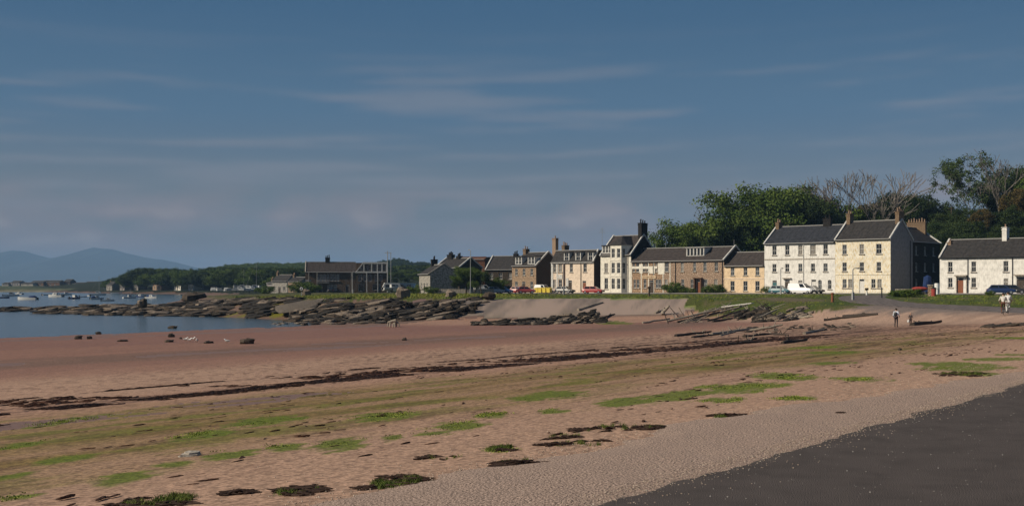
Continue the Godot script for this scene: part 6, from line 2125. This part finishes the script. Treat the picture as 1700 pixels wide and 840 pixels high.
	for v in 3:
		var sub := []
		for q in range(v, xs.size(), 3): sub.append(xs[q])
		o = many("far_wood", tree_kind("dark" if v != 1 else "broad", v)[1], sub)
		o.set_meta("label", "wood covering the far shore below the mountains")

# ------------------------------------------------------------------ people
# a body from tapered bones joined with a smooth minimum and meshed as surface nets
func body_mesh(bones: Array, cell: float) -> MB:
	var lo := Vector3.ONE * 1e9
	var hi := Vector3.ONE * -1e9
	for b in bones:
		var r := maxf(b[2], b[3]) + cell * 3
		for p in [b[0], b[1]]:
			lo = lo.min(p - Vector3.ONE * r)
			hi = hi.max(p + Vector3.ONE * r)
	var n := Vector3i(((hi - lo) / cell).ceil()) + Vector3i.ONE
	var total := n.x * n.y * n.z
	var val := PackedFloat32Array(); val.resize(total); val.fill(1.0)
	var near := PackedFloat32Array(); near.resize(total); near.fill(1.0)
	var cl := PackedInt32Array(); cl.resize(total)
	var kk := 0.035
	for bi in bones.size():
		var b: Array = bones[bi]
		var a: Vector3 = b[0]
		var ab: Vector3 = b[1] - a
		var l2 := maxf(ab.length_squared(), 1e-6)
		var r := maxf(b[2], b[3]) + 0.05
		var m0 := Vector3i(((a.min(b[1]) - Vector3.ONE * r - lo) / cell).floor()).clamp(Vector3i.ZERO, n - Vector3i.ONE)
		var m1 := Vector3i(((a.max(b[1]) + Vector3.ONE * r - lo) / cell).ceil()).clamp(Vector3i.ZERO, n - Vector3i.ONE)
		var k2 := minf(kk, minf(b[2], b[3]))
		for z in range(m0.z, m1.z + 1):
			for y in range(m0.y, m1.y + 1):
				for x in range(m0.x, m1.x + 1):
					var p := lo + Vector3(x, y, z) * cell - a
					var t := clampf(p.dot(ab) / l2, 0.0, 1.0)
					var d: float = (p - ab * t).length() - lerpf(b[2], b[3], t)
					var q := (z * n.y + y) * n.x + x
					var o := val[q]
					if d < near[q]: near[q] = d; cl[q] = bi
					var h := maxf(k2 - absf(d - o), 0.0) / k2
					val[q] = minf(d, o) - h * h * k2 * 0.25
	var mb := MB.new()
	var idx := {}
	var step := [1, n.x, n.x * n.y]
	for z in n.z - 1:
		for y in n.y - 1:
			for x in n.x - 1:
				var q := (z * n.y + y) * n.x + x
				var neg := 0
				var sum := Vector3.ZERO
				var cnt := 0
				for e in 8:
					if val[q + (e & 1) + ((e >> 1) & 1) * step[1] + ((e >> 2) & 1) * step[2]] < 0.0: neg += 1
				if neg == 0 or neg == 8: continue
				for e in 12:
					var ax: int = e / 4
					var u := e & 1
					var v := (e >> 1) & 1
					var c0 := Vector3i.ZERO
					c0[(ax + 1) % 3] = u
					c0[(ax + 2) % 3] = v
					var q0: int = q + c0.x + c0.y * step[1] + c0.z * step[2]
					var v0 := val[q0]
					var v1 := val[q0 + step[ax]]
					if (v0 < 0.0) != (v1 < 0.0):
						var p := Vector3(c0)
						p[ax] += v0 / (v0 - v1)
						sum += p
						cnt += 1
				idx[q] = mb.v.size()
				mb.v.append(lo + (Vector3(x, y, z) + sum / cnt) * cell)
				mb.n.append(Vector3.UP)
				mb.c.append(bones[cl[q]][4])
	for q in idx:
		var x: int = q % n.x
		var y: int = (q / n.x) % n.y
		var z: int = q / (n.x * n.y)
		if x == 0 or y == 0 or z == 0: continue
		for ax in 3:
			var in0 := val[q] < 0.0
			var in1: bool = val[q + step[ax]] < 0.0
			if in0 == in1: continue
			var s1: int = step[(ax + 1) % 3]
			var s2: int = step[(ax + 2) % 3]
			if not (idx.has(q - s1) and idx.has(q - s2) and idx.has(q - s1 - s2)): continue
			var f := [idx[q], idx[q - s1], idx[q - s1 - s2], idx[q - s2]]
			if not in0: f.reverse()
			mb.i.append(f[0]); mb.i.append(f[2]); mb.i.append(f[1])
			mb.i.append(f[0]); mb.i.append(f[3]); mb.i.append(f[2])
	smooth(mb)
	return mb

# joints for a standing figure facing +z; knees, hips and arms can be posed
func figure(called_label: String, at0: Vector3, turn: float, h: float, col: Dictionary, pose: Dictionary) -> Node3D:
	var o := thing("person", called_label, "person", at0, turn)
	var s := h / 1.75
	var skin := L(0.5, 0.31, 0.22)
	var top: Color = col.top
	var leg: Color = col.leg
	var shoe: Color = col.get("shoe", L(0.03, 0.03, 0.03))
	var B := []
	var P := func(x: float, y: float, z: float) -> Vector3: return Vector3(x, y, z)
	var lean: float = pose.get("lean", 0.0)
	var hip: Vector3 = pose.get("hip", Vector3(0, 0.93, 0))
	var up := Vector3(0, cos(lean), sin(lean))
	var fw := Vector3(0, -sin(lean), cos(lean))
	var chest := hip + up * 0.34
	var neck := hip + up * 0.56
	B.append([hip + Vector3(-0.07, 0.0, 0), hip + Vector3(0.07, 0.0, 0), 0.125, 0.125, leg])
	B.append([hip + up * 0.06, chest, 0.125, 0.14, top])
	B.append([chest + Vector3(-0.075, 0, 0), chest + Vector3(0.075, 0, 0), 0.125, 0.125, top])
	B.append([chest + up * 0.1 + Vector3(-0.15, 0.06, 0), chest + up * 0.1 + Vector3(0.15, 0.06, 0), 0.07, 0.07, top])
	B.append([neck - up * 0.03, neck + up * 0.08, 0.058, 0.052, skin])
	var head := neck + up * 0.17 + fw * 0.02
	B.append([head - up * 0.035 + fw * 0.02, head + up * 0.045, 0.075, 0.092, skin])
	B.append([head + fw * 0.09 - up * 0.01, head + fw * 0.112 - up * 0.03, 0.014, 0.017, skin])
	for e in [-1, 1]: B.append([head + Vector3(0.092 * e, 0, 0) - up * 0.01, head + Vector3(0.098 * e, 0.03, -0.01), 0.016, 0.016, skin])
	for e in 2:
		var sg := -1.0 if e == 0 else 1.0
		var hp := hip + Vector3(0.09 * sg, -0.02, 0)
		var kn: Vector3 = pose.get("knee", [Vector3(-0.1, 0.5, 0.02), Vector3(0.1, 0.5, 0.02)])[e]
		var an: Vector3 = pose.get("ankle", [Vector3(-0.1, 0.08, -0.02), Vector3(0.1, 0.08, -0.02)])[e]
		B.append([hp, kn, 0.092, 0.06, leg]); B.append([kn, an, 0.06, 0.042, leg])
		B.append([an - Vector3(0, 0.035, 0.03), an + Vector3(0, -0.04, 0.15), 0.045, 0.035, shoe])
		var sh := chest + up * 0.16 + Vector3(0.19 * sg, 0, 0)
		var el: Vector3 = pose.get("elbow", [Vector3(-0.27, 1.12, -0.03), Vector3(0.27, 1.12, -0.03)])[e]
		var wr: Vector3 = pose.get("wrist", [Vector3(-0.28, 0.88, 0.06), Vector3(0.28, 0.88, 0.06)])[e]
		B.append([sh, el, 0.056, 0.043, top]); B.append([el, wr, 0.042, 0.03, col.get("arm", top)])
		var d := (wr - el).normalized()
		var palm := wr + d * 0.085
		B.append([wr, palm, 0.026, 0.034, skin])
		var side := d.cross(Vector3(sg, 0, 0)).normalized()
		for f in 4:
			var off := side * (f - 1.5) * 0.02
			var ln: float = [0.065, 0.08, 0.076, 0.058][f]
			B.append([palm + off, palm + off + d * ln * 0.55 - Vector3(sg * 0.008, 0, 0), 0.0115, 0.0105, skin])
			B.append([palm + off + d * ln * 0.55 - Vector3(sg * 0.008, 0, 0), palm + off + d * ln - Vector3(sg * 0.028, 0, 0), 0.0105, 0.0095, skin])
		B.append([wr + d * 0.035 + side * 0.03, wr + d * 0.08 + side * 0.065, 0.014, 0.011, skin])
	var mb := body_mesh(B, 0.016)
	for k in mb.v.size(): mb.v[k] *= s
	obj("body", mb, M.cloth, o)
	var hb := MB.new()
	hb.col = col.hair
	hb.blob((head + up * 0.045 - fw * 0.02) * s, Vector3(0.105, 0.095, 0.11) * s, 3, 0.1, 0.0, 12, 8)
	if col.get("long", false): hb.blob((head - up * 0.06 - fw * 0.065) * s, Vector3(0.09, 0.15, 0.05) * s, 4, 0.1, 0.0, 10, 7)
	obj("hair", hb, M.cloth, o)
	o.set_meta("grip", 0)
	return o

func bicycle(label: String, at0: Vector3, turn: float, m: String) -> Node3D:
	var o := thing("bicycle", label, "bicycle", at0, turn)
	for z in [-0.52, 0.53]:
		var ring := []
		var rr := []
		for k in 25:
			ring.append(Vector3(0, sin(TAU * k / 24.0) * 0.33, cos(TAU * k / 24.0) * 0.33)); rr.append(0.02)
		var mb := MB.new()
		mb.tube(ring, rr, 6, false)
		var w := obj("wheel", mb, M.rubber, o)
		w.position = Vector3(0, 0.35, z)
		mb = MB.new()
		for k in 12: mb.tube([Vector3(0, 0, 0), Vector3(0, sin(TAU * k / 12.0) * 0.31, cos(TAU * k / 12.0) * 0.31)], [0.003, 0.003], 3, false)
		mb.cyl(Vector3(-0.05, 0, 0), Vector3(0.05, 0, 0), 0.025, 8)
		obj("spokes", mb, M.rim, w)
	var f := MB.new()
	var bb := Vector3(0, 0.3, -0.08)
	var st := Vector3(0, 0.82, -0.22)
	var hd := Vector3(0, 0.85, 0.36)
	for q in [[bb, st], [bb, Vector3(0, 0.68, 0.4)], [st, hd], [bb, Vector3(0, 0.35, -0.52)], [st, Vector3(0, 0.35, -0.52)], [hd, Vector3(0, 0.68, 0.4)], [Vector3(0, 0.68, 0.4), Vector3(0, 0.35, 0.53)], [hd, Vector3(0, 1.0, 0.32)]]:
		f.tube(q, [0.02, 0.02], 6)
	obj("frame", f, M[m], o)
	f = MB.new()
	f.tube([Vector3(-0.28, 1.0, 0.28), Vector3(-0.1, 1.02, 0.34), Vector3(0.1, 1.02, 0.34), Vector3(0.28, 1.0, 0.28)], [0.015, 0.015, 0.015, 0.015], 6)
	obj("handlebar", f, M.iron, o)
	f = MB.new()
	f.blob(Vector3(0, 0.92, -0.24), Vector3(0.08, 0.04, 0.14), 3, 0.05)
	obj("saddle", f, M.rubber, o)
	f = MB.new()
	f.cyl(Vector3(-0.1, 0.3, -0.08), Vector3(0.1, 0.3, -0.08), 0.02, 6); f.bar(Vector3(0.09, 0.3, -0.08), Vector3(0.09, 0.14, -0.02), 0.03, 0.02); f.bar(Vector3(-0.09, 0.3, -0.08), Vector3(-0.09, 0.46, -0.14), 0.03, 0.02)
	obj("pedals", f, M.rim, o)
	return o

func build_people() -> void:
	var p := on_ground(1489, 543)
	var s := -p.z / F
	# tall walker seen from behind and to the side, with a rucksack
	var tall := figure("tall walker in pale top and dark trousers on the slip sand", p, 2.5, 30.5 * s, {"top": L(0.62, 0.66, 0.74), "leg": L(0.035, 0.025, 0.03), "hair": L(0.03, 0.02, 0.015), "arm": L(0.1, 0.2, 0.36)},
		{"knee": [Vector3(-0.09, 0.5, 0.06), Vector3(0.09, 0.5, -0.02)], "ankle": [Vector3(-0.09, 0.08, 0.04), Vector3(0.09, 0.08, -0.1)], "elbow": [Vector3(-0.28, 1.14, -0.02), Vector3(0.27, 1.12, -0.04)], "wrist": [Vector3(-0.24, 1.0, 0.2), Vector3(0.26, 0.92, 0.12)]})
	var k := 30.5 * s / 1.75
	var bag := thing("rucksack", "black rucksack with white edging on the tall walker's back", "rucksack", p + Basis(Vector3.UP, 2.5) * Vector3(0, 1.22, -0.24) * k, 2.5)
	var mb := MB.new()
	mb.blob(Vector3.ZERO, Vector3(0.17, 0.25, 0.12) * k, 6, 0.08, 0.35, 12, 8)
	obj("pack", mb, M.paint_black, bag)
	mb = MB.new()
	mb.blob(Vector3(0, -0.02, 0.05) * k, Vector3(0.2, 0.27, 0.08) * k, 6, 0.04, 0.3, 12, 8)
	obj("edging", mb, M.plastic_white, bag)
	var q := on_ground(1513, 541)
	s = -q.z / F
	figure("small walker in dark clothes facing the sea, right of the tall walker", q, -0.7, 21.0 * s, {"top": L(0.06, 0.05, 0.05), "leg": L(0.05, 0.035, 0.035), "hair": L(0.03, 0.02, 0.015), "arm": L(0.3, 0.2, 0.15), "long": true}, {"knee": [Vector3(-0.08, 0.5, 0.05), Vector3(0.08, 0.5, -0.03)], "ankle": [Vector3(-0.08, 0.08, 0.02), Vector3(0.08, 0.08, -0.08)]})
	k = 21.0 * s / 1.75
	bag = thing("carrier_bag", "pale cloth bag held by the small walker", "bag", q + Basis(Vector3.UP, -0.7) * Vector3(-0.29, 0.66, 0.08) * k, -0.7)
	mb = MB.new()
	mb.blob(Vector3(0, -0.02, 0), Vector3(0.15, 0.19, 0.1) * k, 9, 0.15, 0.3, 10, 7)
	obj("sack", mb, M.hull_white, bag)
	mb = MB.new()
	mb.tube([Vector3(-0.06, 0.14, 0) * k, Vector3(0, 0.26, 0) * k, Vector3(0.06, 0.14, 0) * k], [0.01, 0.01, 0.01], 5)
	obj("handle", mb, M.hull_white, bag)
	# two cyclists side by side, seen from behind
	var at1 := on_ground(1667, 524)
	var at2 := on_ground(1675, 522)
	for c in 2:
		var at0 := at1 if c == 0 else at2
		s = -at0.z / F
		var turn := 2.75
		var h := 36.0 * s / 1.12
		bicycle("bicycle under the left rider, dark framed" if c == 0 else "bicycle under the right rider in white trousers", at0 + Vector3(0, 0.06, 0), turn, "paint_black" if c == 0 else "paint_silver")
		var g := 1.0
		figure("left cyclist in a pale top and brown shorts riding away" if c == 0 else "right cyclist dressed in white with dark straps riding away", at0 + Vector3(0, 0.06, 0), turn, 1.75,
			{"top": L(0.6, 0.57, 0.52) if c == 0 else L(0.7, 0.68, 0.66), "leg": L(0.14, 0.07, 0.045) if c == 0 else L(0.66, 0.64, 0.62), "hair": L(0.05, 0.035, 0.025), "arm": L(0.4, 0.26, 0.19)},
			{"hip": Vector3(0, 1.0, -0.24), "lean": 0.35, "knee": [Vector3(-0.12, 0.82, 0.14), Vector3(0.12, 0.62, 0.1)], "ankle": [Vector3(-0.1, 0.5, -0.06), Vector3(0.1, 0.2, -0.04)], "elbow": [Vector3(-0.3, 1.2, 0.1), Vector3(0.3, 1.2, 0.1)], "wrist": [Vector3(-0.27, 1.05, 0.22), Vector3(0.27, 1.05, 0.22)]})
	# gulls at the edge of the runnel
	for b in [[307, 567, "white gull at the left end of the little flock by the runnel"], [314, 568, "white gull second from left, head up, by the runnel"], [321, 566, "white gull in the middle of the flock by the runnel"], [326, 569, "white gull at the right end of the flock by the runnel"], [376, 570, "white gull alone left of the largest brown boulder"]]:
		p = on_ground(b[0], b[1])
		var o := thing("gull", b[2], "gull", p, rng.randf() * TAU, "gulls by the runnel")
		mb = MB.new()
		mb.tube([Vector3(0, 0.16, -0.2), Vector3(0, 0.18, -0.08), Vector3(0, 0.19, 0.04), Vector3(0, 0.22, 0.13), Vector3(0, 0.3, 0.15), Vector3(0, 0.31, 0.2), Vector3(0, 0.3, 0.26)], [0.02, 0.07, 0.085, 0.06, 0.045, 0.04, 0.006], 9)
		obj("body", mb, M.plastic_white, o)
		mb = MB.new()
		for e in [-1, 1]: mb.blob(Vector3(0.07 * e, 0.2, -0.05), Vector3(0.025, 0.05, 0.17), 4, 0.05)
		obj("wings", mb, M.galv, o)
		mb = MB.new()
		for e in [-1, 1]: mb.tube([Vector3(0.03 * e, 0.14, 0.02), Vector3(0.03 * e, 0.0, 0.02)], [0.01, 0.01], 5)
		obj("legs", mb, M.pot, o)

# ------------------------------------------------------------------ sky
func make_sky() -> Sky:
	var W := 2048
	var H := 1024
	var data := PackedFloat32Array(); data.resize(W * H * 3)
	var c1 := FastNoiseLite.new(); c1.seed = 61; c1.frequency = 1.0; c1.fractal_octaves = 4
	var c2 := FastNoiseLite.new(); c2.seed = 77; c2.frequency = 1.0; c2.fractal_octaves = 5
	var stops := [[0.0, L(0.225, 0.2, 0.205)], [1.5, L(0.2, 0.19, 0.19)], [4.0, L(0.155, 0.186, 0.214)], [8.5, L(0.078, 0.155, 0.25)], [14.0, L(0.045, 0.115, 0.215)], [30.0, L(0.032, 0.085, 0.18)], [90.0, L(0.026, 0.065, 0.15)]]
	for y in H:
		var el := 90.0 - (y + 0.5) / H * 180.0
		var base: Color = stops[0][1]
		for k in stops.size() - 1:
			if el >= stops[k][0] and el < stops[k + 1][0]: base = stops[k][1].lerp(stops[k + 1][1], smoothstep(0.0, 1.0, (el - stops[k][0]) / (stops[k + 1][0] - stops[k][0])) * 0.5 + 0.5 * (el - stops[k][0]) / (stops[k + 1][0] - stops[k][0]))
		for x in W:
			var c := base
			if el > -0.5 and el < 60.0:
				var az := (x + 0.5) / W * TAU
				var cx := cos(az); var sx := sin(az)
				var tilt := el + 3.4 * sin(az - 4.3)
				# thin streaks drawn out along the horizon, tipped a little
				var s := c1.get_noise_3d(cx * 3.2, sx * 3.2, tilt * 1.15)
				var m := c2.get_noise_3d(cx * 1.6 + 9.0, sx * 1.6, el * 0.16)
				var f := smoothstep(-0.12, 0.5, s + m * 0.5) * smoothstep(13.0, 8.5, el) * smoothstep(1.0, 4.0, el)
				c = c.lerp(L(0.235, 0.245, 0.285), f * 0.5)
				# low bank of haze and small heaped clouds
				var pf := c2.get_noise_3d(cx * 11.0, sx * 11.0, el * 0.55 + 3.0)
				var bank := smoothstep(0.0, 1.0, el) * smoothstep(5.6, 3.0, el + m * 1.6)
				c = c.lerp(L(0.27, 0.225, 0.235), clampf(bank * (0.5 + pf * 1.2 + m * 0.9), 0.0, 0.85))
				c = c.lerp(L(0.36, 0.32, 0.31), smoothstep(0.22, 0.45, pf) * smoothstep(1.2, 2.2, el) * smoothstep(4.2, 2.8, el) * 0.6)
			var q := (y * W + x) * 3
			data[q] = c.r; data[q + 1] = c.g; data[q + 2] = c.b
	var im := Image.create_from_data(W, H, false, Image.FORMAT_RGBF, data.to_byte_array())
	var pm := PanoramaSkyMaterial.new()
	pm.panorama = ImageTexture.create_from_image(im)
	var sky := Sky.new()
	sky.sky_material = pm
	return sky

# ------------------------------------------------------------------ the scene
func _ready() -> void:
	var cam := Camera3D.new()
	cam.projection = Camera3D.PROJECTION_FRUSTUM
	cam.near = 0.1
	cam.far = 30000.0
	cam.size = 840.0 / F * cam.near
	cam.frustum_offset = Vector2(0.0, 52.0 / F * cam.near)
	cam.position = Vector3(0, EYE, 0)
	cam.name = "camera"
	add_child(cam)
	cam.current = true
	var env := Environment.new()
	env.background_mode = Environment.BG_SKY
	env.sky = make_sky()
	env.tonemap_mode = Environment.TONE_MAPPER_LINEAR
	env.tonemap_exposure = 1.0
	env.sdfgi_enabled = true
	env.ssao_enabled = true
	env.ssil_enabled = true
	env.fog_enabled = true
	env.fog_density = 0.00013
	env.fog_light_color = Color(0.62, 0.79, 0.97)
	var we := WorldEnvironment.new()
	we.environment = env
	we.name = "environment"
	add_child(we)
	var sun := DirectionalLight3D.new()
	sun.light_energy = 1.55
	sun.light_color = Color(1.0, 0.95, 0.86)
	sun.light_angular_distance = 0.5
	sun.shadow_enabled = true
	sun.directional_shadow_max_distance = 500.0
	sun.name = "sun"
	add_child(sun)
	var to_sun := Vector3(-0.95, 0.0, 0.3).normalized() * cos(deg_to_rad(34.0)) + Vector3(0, sin(deg_to_rad(34.0)), 0)
	sun.look_at_from_position(to_sun * 100.0, Vector3.ZERO)
	rng.seed = 20240611
	n1.seed = 5; n1.frequency = 0.02; n1.fractal_octaves = 4
	n2.seed = 6; n2.frequency = 0.02; n2.fractal_octaves = 3
	nc.seed = 12; nc.frequency = 0.1; nc.fractal_octaves = 4
	make_materials()
	prepare_land()
	prepare_green()
	var steps := [build_land, build_roads, build_sea, build_far_shore, build_terrace, build_left_houses, build_trees, build_rocks, build_driftwood, build_vehicles, build_boats, build_street_things, build_people, build_weed]
	for s in steps:
		var t0 := Time.get_ticks_msec()
		s.call()
		print(s.get_method(), " ", Time.get_ticks_msec() - t0)
